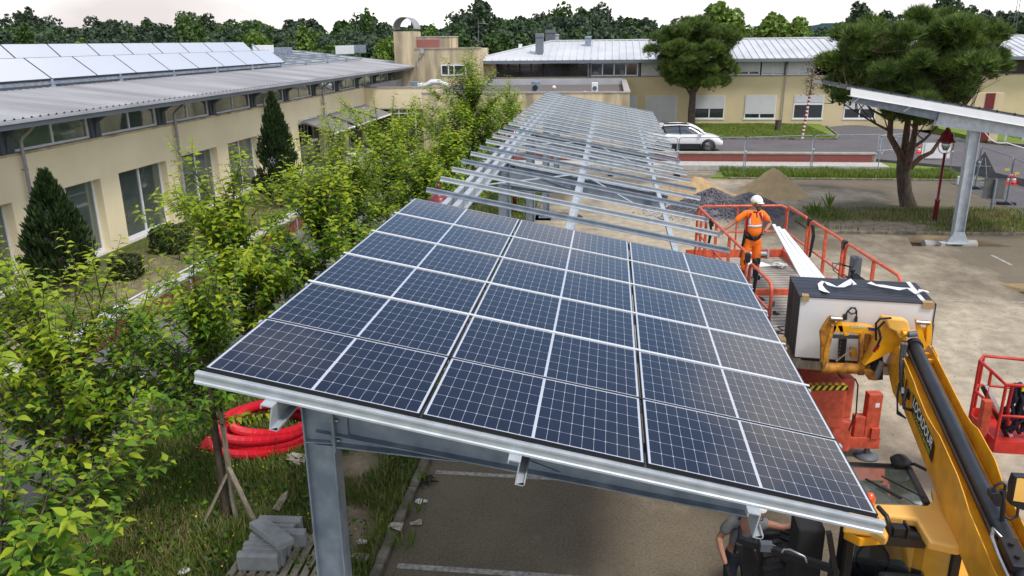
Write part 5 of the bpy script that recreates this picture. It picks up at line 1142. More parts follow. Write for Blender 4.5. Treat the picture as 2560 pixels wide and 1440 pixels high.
for t in [o for o in bpy.data.objects if o.name.startswith('frame') and 'kind' in o and o['kind'] is None]: del t['kind']
for px, py in ((2518, 424), (2543, 433)):
    p = gz(2540, 520, 0); p = gy(px, py, 36.3); b = MB(); b.box((-.09, 0, -.05), (.09, .004, .05)); o = b.build('fence_label', 'haz_yellow'); o.location = p; tag(o, 'small yellow label hanging %s on the right fence' % ('left of the post' if px == 2518 else 'right of the post'), 'label')
# crowd barriers
def barrier(label, x, y, rz, W=2.0):
    t = thing('crowd_barrier', label, 'barrier', (x, y, ZR), rz, 'grey crowd barriers across the road'); f = MB()
    f.tube([(0, 0, .2), (0, 0, 1.0), (.06, 0, 1.08), (W-.06, 0, 1.08), (W, 0, 1.0), (W, 0, .2), (.02, 0, .2)], .019, 6); f.build('frame', 'galva', t)
    for i in range(1, 15): f = MB(); f.tube([(W*i/15, 0, .2), (W*i/15, 0, 1.07)], .007, 4); f.build('bar', 'galva', t)
    for xx in (.2, W-.2): f = MB(); f.tube([(xx, -.25, 0), (xx, 0, .2), (xx, .25, 0)], .015, 5); f.build('foot', 'galva', t)
p = gz(2192, 385, ZR); barrier('grey crowd barrier at the end of the fence beside the pine trunk', p.x, p.y, R(30)); barrier('grey crowd barrier carrying a white notice left of the pine trunk', p.x+.2, p.y+.1, R(-38))
b = MB(); b.box((.6, -.02, .45), (.85, -.01, .95)); o = b.build('notice', 'paper'); o.location = (p.x+.2, p.y+.1, ZR); o.rotation_euler.z = R(-38); tag(o, 'white notice hung on the crowd barrier', 'notice')
p = gz(2330, 400, ZR); t_ = thing('notice_board', 'white notice panels standing on the road behind the pine limb', 'sign', (p.x-.6, p.y, ZR)); b = MB(); b.box((0, 0, .1), (1.5, .03, .95)); b.build('panel', 'white_plastic', t_); b = MB(); b.box((.1, -.02, 0), (.14, .0, 1.)); b.box((1.3, -.02, 0), (1.34, 0, 1.)); b.build('legs', 'galva', t_)
# cones
def cone(label, p, s=.5, m='cone'):
    t = thing('traffic_cone', label, 'cone', p, 0, 'orange and white traffic cones'); b = MB(); b.box((-.19*s/.5, -.19*s/.5, 0), (.19*s/.5, .19*s/.5, .03)); b.build('base', m, t)
    b = MB(); b.lathe([(.14*s/.5, .03), (.105*s/.5, .17*s/.5)], 14); b.lathe([(.075*s/.5, .3*s/.5), (.03*s/.5, s)], 14); b.build('body', m, t); b = MB(); b.lathe([(.105*s/.5, .17*s/.5), (.075*s/.5, .3*s/.5)], 14); b.build('band', 'white_plastic', t)
p = gz(2520, 461, .02); cone('orange and white cone just left of the right fence post', p); p = gz(2533, 461, .02); cone('orange and white cone just right of the right fence post', p)
p = gz(2296, 384, ZR); cone('small orange cone left of another, behind the pine fork', p, .5); p = gz(2307, 384, ZR); cone('small orange cone right of another, behind the pine fork', p, .5)
# triangular road sign seen from behind, on folding legs
p = gz(2450, 455, .02); t_ = thing('road_sign', 'dark back of a triangular road works sign on folding legs', 'sign', p, R(-20))
b = MB(); b.prism([(-.62, .45), (.62, .45), (0, 1.5)], -.01, .01, 'y'); b.build('panel', 'sign_dark', t_); b = MB(); b.tube([(-.3, -.25, 0), (-.05, -.03, 1.2)], .012, 5); b.tube([(.3, -.25, 0), (.05, -.03, 1.2)], .012, 5); b.tube([(-.5, -.3, .02), (.4, -.3, .02)], .012, 5); b.tube([(-.35, -.03, .8), (.35, -.03, .8)], .012, 5); b.build('legs', 'galva', t_)
# square sign from behind
p = gz(2477, 528, .07); t_ = thing('road_sign', 'square grey sign seen from behind on a thick grey post', 'sign', p, R(-8)); hh = gy(2487, 448, p.y).z-.07
b = MB(); b.tube([(0, 0, 0), (0, 0, hh)], .055, 10); b.build('post', 'galva_dull', t_); b = MB(); b.box((-.40, .07, hh-.80), (.40, .09, hh+.0), ch=.01); b.box((-.42, .06, hh-.82), (.42, .068, hh-.79)); b.box((-.42, .06, hh-.02), (.42, .068, hh+.02)); b.build('panel', 'sign_back', t_)
# white box on the fence foot, tape line, red post, far sign, mast
p = gz(2397, 462, .0); t_ = thing('counterweight', 'small white plastic block leaning behind the carport column', 'block', (p.x, p.y, .0)); b = MB(); b.box((-.1, -.06, 0), (.18, .1, .42), ch=.03); b.build('block', 'white_plastic', t_)
p = gz(2455, 352, ZR+.12); t_ = thing('entrance_pillar', 'pale masonry pillar with a dark red panel beside the road', 'pillar', p); b = MB(); b.box((-.8, 0, 0), (.9, .5, 3.0)); b.build('pillar', 'render_far', t_); b = MB(); b.box((-.2, -.04, 0), (.35, -.002, 3.0)); b.build('panel', 'red_door', t_)
p = gz(2510, 352, ZR+.12); t_ = thing('information_sign', 'white sign board on two grey legs on the roadside lawn', 'sign', p); b = MB(); b.box((-.1, 0, .75), (1.35, .06, 1.3)); b.build('panel', 'white_plastic', t_); b = MB(); b.box((.0, -.03, 0), (.12, 0, 1.3)); b.box((1.05, -.03, 0), (1.17, 0, 1.3)); b.build('legs', 'galva', t_)
pa, pb2, pc = gy(2455, 320, 52), gy(2516, 357, 52), gy(2585, 378, 52); b = MB(); n_ = 10
pts = [pa.lerp(pb2, i/6)+Vector((0, 0, -.35*math.sin(math.pi*i/6))) for i in range(7)]+[pb2.lerp(pc, i/5) for i in range(1, 6)]; b.tube(pts, .03, 5); o = b.build('barrier_tape', 'white_plastic'); tag(o, 'red and white barrier tape sagging across the roadside lawn', 'tape')
t_ = thing('tape_post', 'thin leaning post holding the barrier tape', 'post', gy(2516, 357, 52)); b = MB(); b.tube([(0, 0, .1), (-.08, 0, -1.4)], .025, 6); b.build('post', 'grey_wood', t_)
p = gy(2530, 105, 90); t_ = thing('radio_mast', 'thin lattice radio mast at the upper right edge', 'mast', p); b = MB()
for dx in (-.2, .2): b.tube([(dx, 0, -6), (dx*.4, 0, 9)], .03, 4)
for i in range(26): b.tube([(-.17, 0, -5.5+i*.55), (.17, 0, -5.2+i*.55)], .015, 3)
b.build('lattice', 'sign_back', t_)
# stump, striped tree
p = gz(1944, 325, ZL); t_ = thing('tree_stump', 'dark upright stump on the far lawn', 'stump', p); b = MB(); b.tube([(0, 0, 0), (.02, 0, .35), (.0, 0, .72)], [.25, .22, .23], 12); b.build('stump', 'bark', t_)
p = gz(2005, 346, ZL); t_ = thing('wrapped_sapling', 'thin dead sapling wrapped in red and white tape on the far lawn', 'tree', p); hS = gy(2012, 232, p.y).z-ZL
for i in range(24):
    z0 = i*hS/24; b = MB(); b.tube([(.10*i/24*2.4, 0, z0), (.10*(i+1)/24*2.4, 0, z0+hS/24-.004)], .085, 8); b.build('tape_wrap', 'red_strap' if i % 2 else 'white_plastic', t_)
b = MB(); b.tube([(.24, 0, hS), (.26, 0, hS+1.2), (.28, 0, hS+2.4)], [.05, .03, .01], 6)
rs2 = random.Random(4)
for i in range(26): z = hS+rs2.uniform(-.2, 2.2); a = rs2.uniform(0, 6.28); b.tube([(.26, 0, z), (.26+.4*math.cos(a), .4*math.sin(a), z+.3), (.26+.55*math.cos(a), .55*math.sin(a), z+.2)], [.012, .008, .004], 4)
b.build('dead_branches', 'twig', t_)
dn = 500; nr = np.random.default_rng(8); Pq = np.stack([.26+nr.normal(size=dn)*.26, nr.normal(size=dn)*.26, hS+nr.uniform(-.2, 2.4, dn)], 1); mat('dead_leaf', (.25, .20, .12), .9, var=.4); me = leaf_cloud('dead_leaves', Pq, nr.normal(size=(dn, 3)), nr.uniform(.06, .13, dn), np.zeros(dn, int), ['dead_leaf'], CV, CF); o = inst('dead_leaves', me, t_); o['kind'] = 'stuff'
# street lamps
def lamp(label, x, y, z0, h, base=False):
    t = thing('street_lamp', label, 'street lamp', (x, y, z0), 0, 'dark red street lamps'); k = h/3.75
    b = MB(); b.lathe([(.09, 0), (.085, .9*k), (.10, .92*k), (.10, .97*k), (.055, 1.0*k), (.045, 2.75*k)], 14); b.build('post', 'red_lamp', t)
    for sx in (-1, 1): b = MB(); b.tube([(0, 0, 2.72*k)]+[(sx*.27*math.sin(R(a)), 0, 2.72*k+.27*(1-math.cos(R(a)))) for a in (25, 50, 75, 90)]+[(sx*.27, 0, 3.2*k)], .015, 6); b.build('arm', 'red_lamp', t)
    b = MB(); b.lathe([(.33, 3.16*k), (.34, 3.19*k), (.30, 3.24*k), (.24, 3.29*k), (.22, 3.46*k), (.17, 3.5*k), (.10, 3.54*k), (.09, 3.62*k), (.03, 3.66*k)], 24); b.build('hood', 'red_lamp', t)
    b = MB(); b.lathe([(.01, 3.64*k), (.045, 3.68*k), (.05, 3.72*k), (.03, 3.77*k), (.005, 3.79*k)], 12); b.build('finial', 'red_lamp', t)
    b = MB(); b.lathe([(.08, 2.85*k), (.15, 3.0*k), (.18, 3.16*k)], 16); b.build('diffuser', 'glass_cab', t)
    if base: b = MB(); b.box((-.55, -.22, -.02), (.12, .2, .09), ch=.02); b.build('footing', 'concrete_light', t)
lamp('dark red street lamp standing on the island beside the large stone pine', 12.6, 31.74, 0, 3.75, True)
lamp('dark red lamp head showing just behind the back edge of the solar panels', -3.9, 17.7, .05, 3.78)
lamp('dark red lamp head half hidden between the far purlins', -3.9, 32.4, .05, 3.55)

# heaps of material
def heap(name, label, c, rx, ry, h, m, seed, bumps=((0, 0, 1, 1),), rough=.06, n=64):
    V, F = [], []; rs = random.Random(seed)
    for j in range(n+1):
        for i in range(n+1):
            u, v = -1.25+2.5*i/n, -1.25+2.5*j/n; z = 0
            for (bx, by, s, a) in bumps: r2 = math.hypot((u-bx)/s, (v-by)/s); z = max(z, a*max(0, 1-r2)**1.05*(1+.12*math.sin(5*math.atan2(v, u)+seed)*min(1, r2*2)))
            z = h*z; nz__ = noise.fractal(Vector((u*4+seed, v*4, 0)), 1, 2, 4)*rough*min(1, z*4+.15); V.append((u*rx, v*ry, z+nz__-.02 if z > 0 else -.06)); 
    F = [(j*(n+1)+i, j*(n+1)+i+1, (j+1)*(n+1)+i+1, (j+1)*(n+1)+i) for j in range(n) for i in range(n)]
    b = MB(); b.add(V, F, True); o = b.build(name, m); o.location = c; tag(o, label, 'heap'); return o
heap('sand_heap', 'smooth pointed heap of pale sand', (7.55, 37.6, 0), 1.75, 1.6, 1.28, 'sand', 3, ((0, 0, 1, 1), (-.35, .2, .6, .35)), .07)
heap('clay_heap', 'orange brown heap of dug earth behind the grey gravel', (3.9, 36.6, 0), 2.3, 2.0, 1.0, 'sand_clay', 5, ((0, 0, .9, 1), (.5, -.2, .6, .5), (-.5, .1, .6, .6)), .10)
gh = heap('gravel_heap', 'grey gravel heap beside the lift platform', (5.0, 33.5, 0), 2.7, 1.9, 1.02, 'gravel', 7, ((-.25, 0, .75, 1), (.3, -.05, .7, .85)), .08)
def stones(name, label, n, sampler, smin, smax, m, seed):
    nr = np.random.default_rng(seed); P = sampler(nr, n); n = len(P); V0 = np.array([[1, 0, 0], [-1, 0, 0], [0, 1, 0], [0, -1, 0], [0, 0, .8], [0, 0, -.8]]); F0 = np.array([[0, 2, 4], [2, 1, 4], [1, 3, 4], [3, 0, 4], [2, 0, 5], [1, 2, 5], [3, 1, 5], [0, 3, 5]])
    S = nr.uniform(smin, smax, (n, 1, 1)); V = V0[None]*nr.uniform(.6, 1.3, (n, 6, 1)); a = nr.uniform(0, 6.28, n); c, s = np.cos(a), np.sin(a)
    x = V[:, :, 0]*c[:, None]-V[:, :, 1]*s[:, None]; y = V[:, :, 0]*s[:, None]+V[:, :, 1]*c[:, None]; W = np.stack([x, y, V[:, :, 2]], 2)*S+P[:, None]
    me = np_mesh(name, W.reshape(-1, 3), (F0[None]+np.arange(n)[:, None, None]*6).reshape(-1, 3), [m]); o = inst(name, me, None); o['kind'] = 'stuff'; tag(o, label, 'gravel'); return o
def gsamp(nr, n):
    x = nr.normal(size=n)*1.25+5.0; y = nr.normal(size=n)*.85+33.4; z = []
    for a, b_ in zip(x, y):
        u, v = (a-5.0)/2.7, (b_-33.5)/1.9; zz = 0
        for (bx, by, s, h) in ((-.25, 0, .75, 1), (.3, -.05, .7, .85)): zz = max(zz, h*max(0, 1-math.hypot((u-bx)/s, (v-by)/s))**.88)
        z.append(zz*1.02+.0)
    return np.stack([x, y, np.array(z)], 1)
stones('gravel_stones', 'loose grey stones lying over the gravel heap', 5200, gsamp, .02, .055, 'gravel', 12)
stones('loose_stones', 'small stones strewn over the sandy parking ground', 1800, lambda nr, n: np.stack([nr.uniform(3, 12, n), nr.uniform(12, 31, n), np.full(n, .003)], 1), .005, .016, 'gravel', 13)
# weeds at the kerb of the far parking and low tufts
def weeds(label, c, n, h, spread, m, seed):
    nr = np.random.default_rng(seed); P = np.array(c)+np.stack([nr.normal(size=n)*spread, nr.normal(size=n)*spread, np.zeros(n)], 1); D = nr.normal(size=(n, 3))*.3+np.array([0, 0, 1])
    V = np.array([[0, .03, 0], [0, -.03, 0], [.5, .05, .03], [.5, -.05, .03], [1, 0, .12]]); F = np.array([[0, 1, 3], [0, 3, 2], [2, 3, 4]])
    me = leaf_cloud('weeds', P, D, h*nr.uniform(.5, 1.2, n), np.zeros(n, int), [m], V, F, roll=nr.uniform(0, 6, n)); o = inst('weeds', me, None); o['kind'] = 'stuff'; tag(o, label, 'weeds')
p = gz(2072, 520, .0); weeds('thin tall weed on the sandy ground in front of the island', tuple(p), 14, .75, .05, 'grass', 1)
p = gz(2035, 540, .0); weeds('tuft of tall weeds behind the lift platform corner', tuple(p), 40, .6, .18, 'grass', 2)
p = gz(2080, 550, .0); weeds('low green weeds at the tip of the island', tuple(p), 90, .32, .4, 'grass', 3)
for i in range(7): weeds('tufts of weeds along the parking kerb', (-2.9+random.uniform(-.05, .1), 8.6+i*.9, 0), 16, .32, .08, 'grass', 20+i)

# ================================================================ WHITE CAR
fwp, rwp = gz(1767, 380, ZR), gz(1656, 379.5, ZR)
wb_ = 2.81; cx = (fwp.x+rwp.x)/2; cy = 50.9; car = thing('parked_car', 'white five door SUV parked on the road behind the mesh fence', 'car', (0, 0, 0))
yc = (fwp.y+rwp.y)/2+.95; car.location = (cx, yc, ZR); car.rotation_euler.z = math.atan2(fwp.y-rwp.y, fwp.x-rwp.x)*.3
# body loft: stations along x (rear -2.3 .. front 2.35): (x, half width at sill, half width at shoulder, z bottom, z shoulder, z crown, crown half width)
st = [(-2.32, .70, .74, .42, .92, .98, .60), (-2.22, .80, .86, .34, .98, 1.08, .70), (-1.9, .88, .95, .30, 1.02, 1.12, .80), (-1.4, .90, .97, .28, 1.02, 1.10, .84), (-.7, .90, .95, .27, 1.00, 1.06, .84), (.0, .90, .94, .27, .98, 1.04, .84), (.7, .90, .94, .27, .97, 1.05, .82), (1.1, .90, .95, .28, .95, 1.04, .78), (1.6, .90, .97, .30, .90, .98, .72), (2.0, .88, .94, .30, .80, .88, .66), (2.25, .78, .82, .30, .66, .72, .56), (2.36, .62, .64, .34, .52, .56, .44)]
b = MB(); sec_ = []
for (x, ws, wh, z0, zsh, zc_, wc) in st:
    half = [(0, z0), (ws*.9, z0), (ws, z0+.1), (wh, (z0+zsh)/2), (wh*.985, zsh-.05), (wh*.95, zsh), (wc, zc_), (0, zc_+.02)]
    sec_.append([(x, y, z) for y, z in half]+[(x, -y, z) for y, z in half[-2:0:-1]])
n_ = len(sec_[0]); vs = [p for s in sec_ for p in s]; fs = [(i*n_+k, i*n_+(k+1) % n_, (i+1)*n_+(k+1) % n_, (i+1)*n_+k) for i in range(len(sec_)-1) for k in range(n_)]+[tuple(range(n_)), tuple(range(len(vs)-1, len(vs)-n_-1, -1))]
b.add(vs, fs, True); o = b.build('body', 'car_white', car, fix=True); o.modifiers.new('s', 'SUBSURF').levels = 2; o.modifiers['s'].render_levels = 2
# greenhouse
gs = [(-2.05, .72, 1.08, .45, 1.12), (-1.75, .80, 1.08, .56, 1.42), (-1.2, .83, 1.06, .62, 1.56), (-.4, .84, 1.04, .64, 1.61), (.3, .83, 1.03, .62, 1.56), (.75, .80, 1.02, .58, 1.36), (1.18, .76, 1.02, .60, 1.06)]
b = MB(); sc2 = [[(x, w0, z0), (x, w0*.6+w1*.4, z0*.5+z1*.5), (x, w1+.03, z1-.05), (x, w1*.8, z1), (x, 0, z1+.02), (x, -w1*.8, z1), (x, -w1-.03, z1-.05), (x, -w0*.6-w1*.4, z0*.5+z1*.5), (x, -w0, z0)] for (x, w0, z0, w1, z1) in gs]
n_ = 9; vs = [p for s in sc2 for p in s]; b.add(vs, [(i*n_+k, i*n_+k+1, (i+1)*n_+k+1, (i+1)*n_+k) for i in range(len(sc2)-1) for k in range(n_-1)], True); o = b.build('glasshouse', 'car_glass', car, fix=True); o.modifiers.new('s', 'SUBSURF').render_levels = 2
b = MB()
def rstrip(pts, w_=.05, off=.012):
    for s in (-1, 1): b.tube([(x, s*(y+off), z) for x, y, z in pts], w_*.5, 6)
rstrip([(-2.02, .68, 1.12), (-1.72, .60, 1.44), (-1.2, .63, 1.56), (-.4, .645, 1.60), (.3, .635, 1.555), (.78, .64, 1.36), (1.2, .74, 1.07)], .10); rstrip([(-1.6, .84, 1.07), (-.4, .86, 1.045), (1.1, .82, 1.03)], .06)
b.box((-1.55, -.60, 1.575), (.35, .60, 1.612), ch=.02); b.build('roof', 'car_white', car)
b = MB(); b.box((-1.25, -.46, 1.613), (.15, .46, 1.622)); b.build('sunroof', 'car_glass', car)
b = MB(); rstrip([(-.30, .855, 1.05), (-.36, .66, 1.58)], .08); rstrip([(-1.15, .85, 1.06), (-1.35, .64, 1.54)], .12); b.build('pillars', 'black_plastic', car)
for s in (-1, 1):
    b = MB(); b.tube([(-1.35, s*.66, 1.64), (.2, s*.66, 1.64)], .018, 6); b.build('roof_rail', 'black_plastic', car)
    b = MB(); b.box((.80, s*.88, 1.02), (1.0, s*1.08, 1.16), ch=.04); b.build('mirror', 'car_white', car)
    b = MB(); b.box((1.98, s*.56, .70), (2.24, s*.80, .82), ch=.05); b.build('headlight', 'chrome', car)
    b = MB(); b.box((-1.0, s*.915, .33), (.95, s*.945, .50), ch=.012); b.build('sill_trim', 'black_plastic', car)
b = MB(); b.box((2.30, -.5, .38), (2.372, .5, .55), ch=.02); b.box((2.20, -.72, .36), (2.30, -.52, .56), ch=.02); b.box((2.2, .52, .36), (2.30, .72, .56), ch=.02); b.build('grille', 'black_plastic', car)
b = MB(); b.box((-1.0, -.6, .22), (1.9, .6, .34)); b.build('underbody', 'black_plastic', car)
for wx in (-wb_/2, wb_/2):
    for s in (-1, 1):
        w_ = thing('wheel', None, None, (wx, s*.875, .36)); w_.parent = car
        Rm = Matrix.Rotation(R(90), 4, 'X'); b = MB(); b.lathe([(.22, -.12), (.33, -.12), (.36, -.08), (.36, .08), (.33, .12), (.22, .12)], 28, Rm); b.build('tyre', 'rubber', w_)
        b = MB(); b.lathe([(.27, -.118), (.25, -.10), (.24, -.04)], 28, Rm)
        for k in range(5):
            for dd in (-.22, .22): a = 2*math.pi*k/5+dd*.4; b.bar((0, -.125*s*-1 if False else s*.115, 0), (.26*math.cos(a+dd*.3), s*.11, .26*math.sin(a+dd*.3)), .035, .02, up=(0, 1, 0))
        b.lathe([(.25, s*.11-.01), (.265, s*.11), (.262, s*.11+.008)], 28, Matrix.Rotation(R(-90), 4, 'X')); b.build('rim', 'chrome', w_)
        b = MB(); b.lathe([(.40, -.15), (.42, .15)], 24, Matrix.Translation((wx, s*.83, .37)) @ Rm); b.build('wheel_arch', 'black_plastic', car)
# ================================================================ SCISSOR LIFT
LZ = 2.55; RZ = 1.10
sl_ = thing('scissor_lift', 'orange railed scissor lift platform with grooved deck beside the carport', 'lift', (3.08, 13.9, 0), R(6.0))
HW, HF, HB = .93, -2.45, 2.75
b = MB()
for i in range(34):   # raised slats of the grooved deck, set on a sheet
    y0 = HF+.02+i*(HB-HF)/34; b.box((-HW+.03, y0, LZ-.022), (HW-.03, y0+.10, LZ), ch=0)
b.box((-HW+.03, HF, LZ-.05), (HW-.03, HB, LZ-.023)); b.build('deck', 'concrete', sl_)
def rail(pts, r_=.026, nm='rail', m='orange_lift'): b = MB(); b.tube(pts, r_, 8); return b.build(nm, m, sl_)
def section(side, y0, y1, posts, top=LZ+RZ, xo=0, round0=True, round1=True, mid=True):
    x = side*(HW+xo); q = .13; P1 = []
    if round0: P1 += [(x, y0, LZ-.02), (x, y0, top-q), (x, y0+q*.3, top-q*.3), (x, y0+q, top)]
    else: P1 += [(x, y0, top)]
    if round1: P1 += [(x, y1-q, top), (x, y1-q*.3, top-q*.3), (x, y1, top-q), (x, y1, LZ-.02)]
    else: P1 += [(x, y1, top)]
    rail(P1)
    if mid: rail([(x, y0, LZ+.55), (x, y1, LZ+.55)], .020)
    for yp in posts: b = MB(); b.box((x-.025, yp-.02, LZ-.02), (x+.025, yp+.02, top-.01)); b.build('post', 'orange_lift', sl_)
section(-1, -1.05, HB, [1.1, 1.95, .1, 2.4]); section(-1, HF+.1, -1.15, [], top=LZ+.98, xo=-.03)
section(1, 1.5, HB, []); section(1, -.25, 1.38, [.55], round0=True); section(1, HF, -.38, [-1.5])
q = .13; rail([(-HW, HB+.02, LZ), (-HW, HB+.02, LZ+RZ-q), (-HW+q*.3, HB+.02, LZ+RZ-q*.3), (-HW+q, HB+.02, LZ+RZ), (HW-q, HB+.02, LZ+RZ), (HW-q*.3, HB+.02, LZ+RZ-q*.3), (HW, HB+.02, LZ+RZ-q), (HW, HB+.02, LZ)]); rail([(-HW, HB+.02, LZ+.55), (HW, HB+.02, LZ+.55)], .02); rail([(-.1, HB+.02, LZ), (-.1, HB+.02, LZ+RZ)], .02, 'post')
b = MB(); b.box((-HW-.2, HB+.0, LZ-.14), (HW+.02, HB+.05, LZ+.16)); b.box((HW-.03, .1, LZ-.14), (HW+.02, HB, LZ+.16)); b.build('toe_board', 'orange_lift', sl_)
b = MB(); b.box((-HW, .14, LZ-.06), (HW, .22, LZ+.10)); b.box((HW-.1, .1, LZ), (HW+.05, .25, LZ+.3)); b.build('step_beam', 'orange_lift', sl_)
b = MB(); b.box((-HW, HF-.02, LZ-.2), (HW, HF+.0, LZ-.0)); b.box((-HW-.01, HF, LZ-.2), (-HW+.02, .14, LZ-.02)); b.box((HW-.03, HF, LZ-.2), (HW+.01, .1, LZ-.02)); b.build('deck_frame', 'orange_lift', sl_)
b = MB(); b.tube([(.15, HB-.1, LZ+.1), (.55, HB-.1, LZ+.1)], .045, 10); b.box((.12, HB-.15, LZ), (.15, HB-.05, LZ+.2)); b.box((.55, HB-.15, LZ), (.58, HB-.05, LZ+.2)); b.build('roller', 'galva', sl_)
for (x, y) in ((-HW, 1.5), (HW, 1.44), (-HW, -1.1), (HW, -.32)): b = MB(); b.box((x-.035, y-.05, LZ+RZ-.13), (x+.035, y+.06, LZ+RZ+.02), ch=.01); b.build('clamp', 'black_plastic', sl_)
for (x, y, l_) in ((-HW-.02, 1.6, .5), (HW-.04, 1.2, .65), (-HW+.08, -1.2, .9)): b = MB(); b.tube([(x, y, LZ+RZ-.05), (x+.03, y-.05, LZ+RZ-.2), (x-.02, y-.12, LZ+RZ-l_)], .022, 6); b.tube([(x, y-.1, LZ+RZ-.05), (x+.03, y-.12, LZ+RZ-.25), (x-.02, y-.13, LZ+RZ-l_)], .018, 6); b.build('strap', 'black_plastic', sl_)
b = MB(); b.box((-.0, 0, 0), (.05, .07, .10), ch=.01); o = b.build('clamp_lamp', 'grey_steel', sl_); o.location = (-HW+.05, HF+.1, LZ+.62)
# control console hung on the right rail
b = MB(); b.prism([(-.30, .02), (0, .02), (0, .36), (-.30, .26)], -1.45, -1.0, 'y', Matrix.Translation((HW-.04, 0, LZ+.38))); b.build('control_console', 'black_plastic', sl_, fix=True)
b = MB(); b.box((HW-.33, -1.42, LZ+.665), (HW-.06, -1.03, LZ+.68)); o = b.build('console_face', 'sign_back', sl_)
b = MB(); b.tube([(HW-.22, -1.3, LZ+.68), (HW-.23, -1.3, LZ+.86)], .02, 8); b.lathe([(.015, 0), (.04, .03), (.035, .07), (.01, .09)], 10, Matrix.Translation((HW-.23, -1.3, LZ+.83))); b.build('joystick', 'black_plastic', sl_)
b = MB(); b.box((HW-.1, -1.0, LZ+.5), (HW+.04, -.82, LZ+1.0), ch=.02); b.build('manual_box', 'grey_steel', sl_)
for k in range(2): b = MB(); b.tube([(HW-.05, -.9, LZ+.8), (HW-.35-.1*k, -1.0, LZ+.92), (HW-.5, -1.2, LZ+.85), (HW-.35, -1.3, LZ+.75)], .008, 5); b.build('cable', 'black_plastic', sl_)
# scissor stack and chassis
for sx in (-.45, .45):
    for (z0, z1) in ((1.15, 1.8), (1.8, 2.42)):
        for (ya, yb) in ((-1.6, 1.6), (1.6, -1.6)): b = MB(); b.bar((sx, ya, z0), (sx, yb, z1), .06, .16); b.build('scissor_arm', 'red_lift', sl_)
b = MB(); b.box((-.75, -1.9, .5), (.75, 2.1, 1.05), ch=.03); b.build('chassis', 'red_lift', sl_)
b = MB(); b.box((-.2, -2.35, 1.15), (.4, -1.0, 1.9), ch=.04); b.box((.41, -2.1, 1.2), (.62, -1.0, 1.9), ch=.04); b.build('engine_cover', 'red_lift', sl_)
b = MB()
for i in range(6): b.add([(-.2+i*.1, -2.356, 1.82), (-.2+i*.1+.05, -2.356, 1.82), (-.2+i*.1+.1, -2.356, 1.9), (-.2+i*.1+.05, -2.356, 1.9)], [(0, 1, 2, 3)])
for i in range(6): b.add([(-.2+i*.1, -2.35, 1.902), (-.2+i*.1+.05, -2.35, 1.902), (-.2+i*.1+.08, -2.25, 1.902), (-.2+i*.1+.03, -2.25, 1.902)], [(0, 1, 2, 3)])
b.build('hazard_stripes', 'haz_yellow', sl_); b = MB(); b.box((-.2, -2.354, 1.815), (.4, -2.351, 1.905)); b.build('hazard_ground', 'logo_black', sl_)
b = MB(); b.tube([(.65, -2.0, 1.85), (.75, -1.9, 1.7), (.78, -1.9, 1.2), (.70, -1.9, .9)], .012, 6); b.build('cable', 'black_plastic', sl_)
def tyre(parent, c, r_, w_, lugs=22, name='wheel'):
    w = thing(name, None, None, c); w.parent = parent; Rm = Matrix.Rotation(R(90), 4, 'Y')
    b = MB(); b.lathe([(r_*.55, -w_/2), (r_*.88, -w_/2), (r_*.95, -w_*.38), (r_*.95, w_*.38), (r_*.88, w_/2), (r_*.55, w_/2)], 32, Rm)
    for i in range(lugs):
        for s in (-1, 1): a = 2*math.pi*(i+.5*(s > 0))/lugs; a2 = a+.13; b.bar((s*w_*.5, r_*.95*math.sin(a), r_*.95*math.cos(a)), (0, r_*.96*math.sin(a2), r_*.96*math.cos(a2)), .055, .05, up=(0, math.sin(a), math.cos(a)))
    b.build('tyre', 'rubber', w); return w
for (x, y) in ((.85, -.42), (-.85, -.42), (.95, 1.5), (-.95, 1.5)):
    w = tyre(sl_, (x, y, .5), .5, .38, 20); b = MB(); b.lathe([(.27, -.12), (.27, .12)], 20, Matrix.Rotation(R(90), 4, 'Y')); b.build('rim', 'red_lift', w)
# outrigger at the near right corner (placed from its foot on the ground)
fo = gz(2165, 1141, 0); loc_ = sl_.matrix_basis.inverted() @ fo
ox, oy = loc_.x, loc_.y
b = MB(); b.box((ox-1.6, oy-.10, .20), (ox+.16, oy+.10, .42), ch=.015); b.box((ox-.12, oy-.08, .40), (ox+.12, oy+.10, 1.22), ch=.02); b.box((ox-.30, oy-.08, .42), (ox-.125, oy+.08, .80), ch=.015); b.box((ox-.02, oy-.13, .41), (ox+.12, oy-.081, .60)); b.build('outrigger', 'red_lift', sl_)
b = MB(); b.tube([(ox, oy, .04), (ox, oy, .20)], .05, 10); b.lathe([(.20, 0), (.20, .03), (.08, .07)], 22, Matrix.Translation((ox, oy, .0))); b.build('outrigger_foot', 'grey_steel', sl_)
b = MB(); b.box((ox+.0, oy-.084, .98), (ox+.07, oy-.081, 1.06)); b.build('sticker', 'white_plastic', sl_)
# things lying on the deck
def onlift(p): return sl_.matrix_basis @ Vector(p)
pa = onlift((.42, 2.6, LZ+.96)); 
for i in range(6):
    t_ = thing('white_batten', 'white metal batten leaning on the right platform rail, %s of the bundle' % ['leftmost', 'second from left', 'third from left', 'third from right', 'second from right', 'rightmost'][i], 'batten', (0, 0, 0), 0, 'white battens leaning on the lift rail')
    a = gy(1934+i*6, 562+i*3+(i % 2)*5, 15.4-.02*i); c = gy(2004+i*10, 692, 12.6); d_ = (c-a).normalized(); c = c+d_*.5; b = MB(); b.bar(a, c, .055, .03, up=(0, 0, 1)); b.build('batten', 'plank_white', t_)
t_ = thing('cardboard_sheet', 'flat brown cardboard piece at the foot of the white battens', 'cardboard', onlift((.55, -.35, LZ+.01)), R(20)); b = MB(); b.box((-.2, -.25, 0), (.25, .25, .02)); b.build('sheet', 'cardboard', t_)
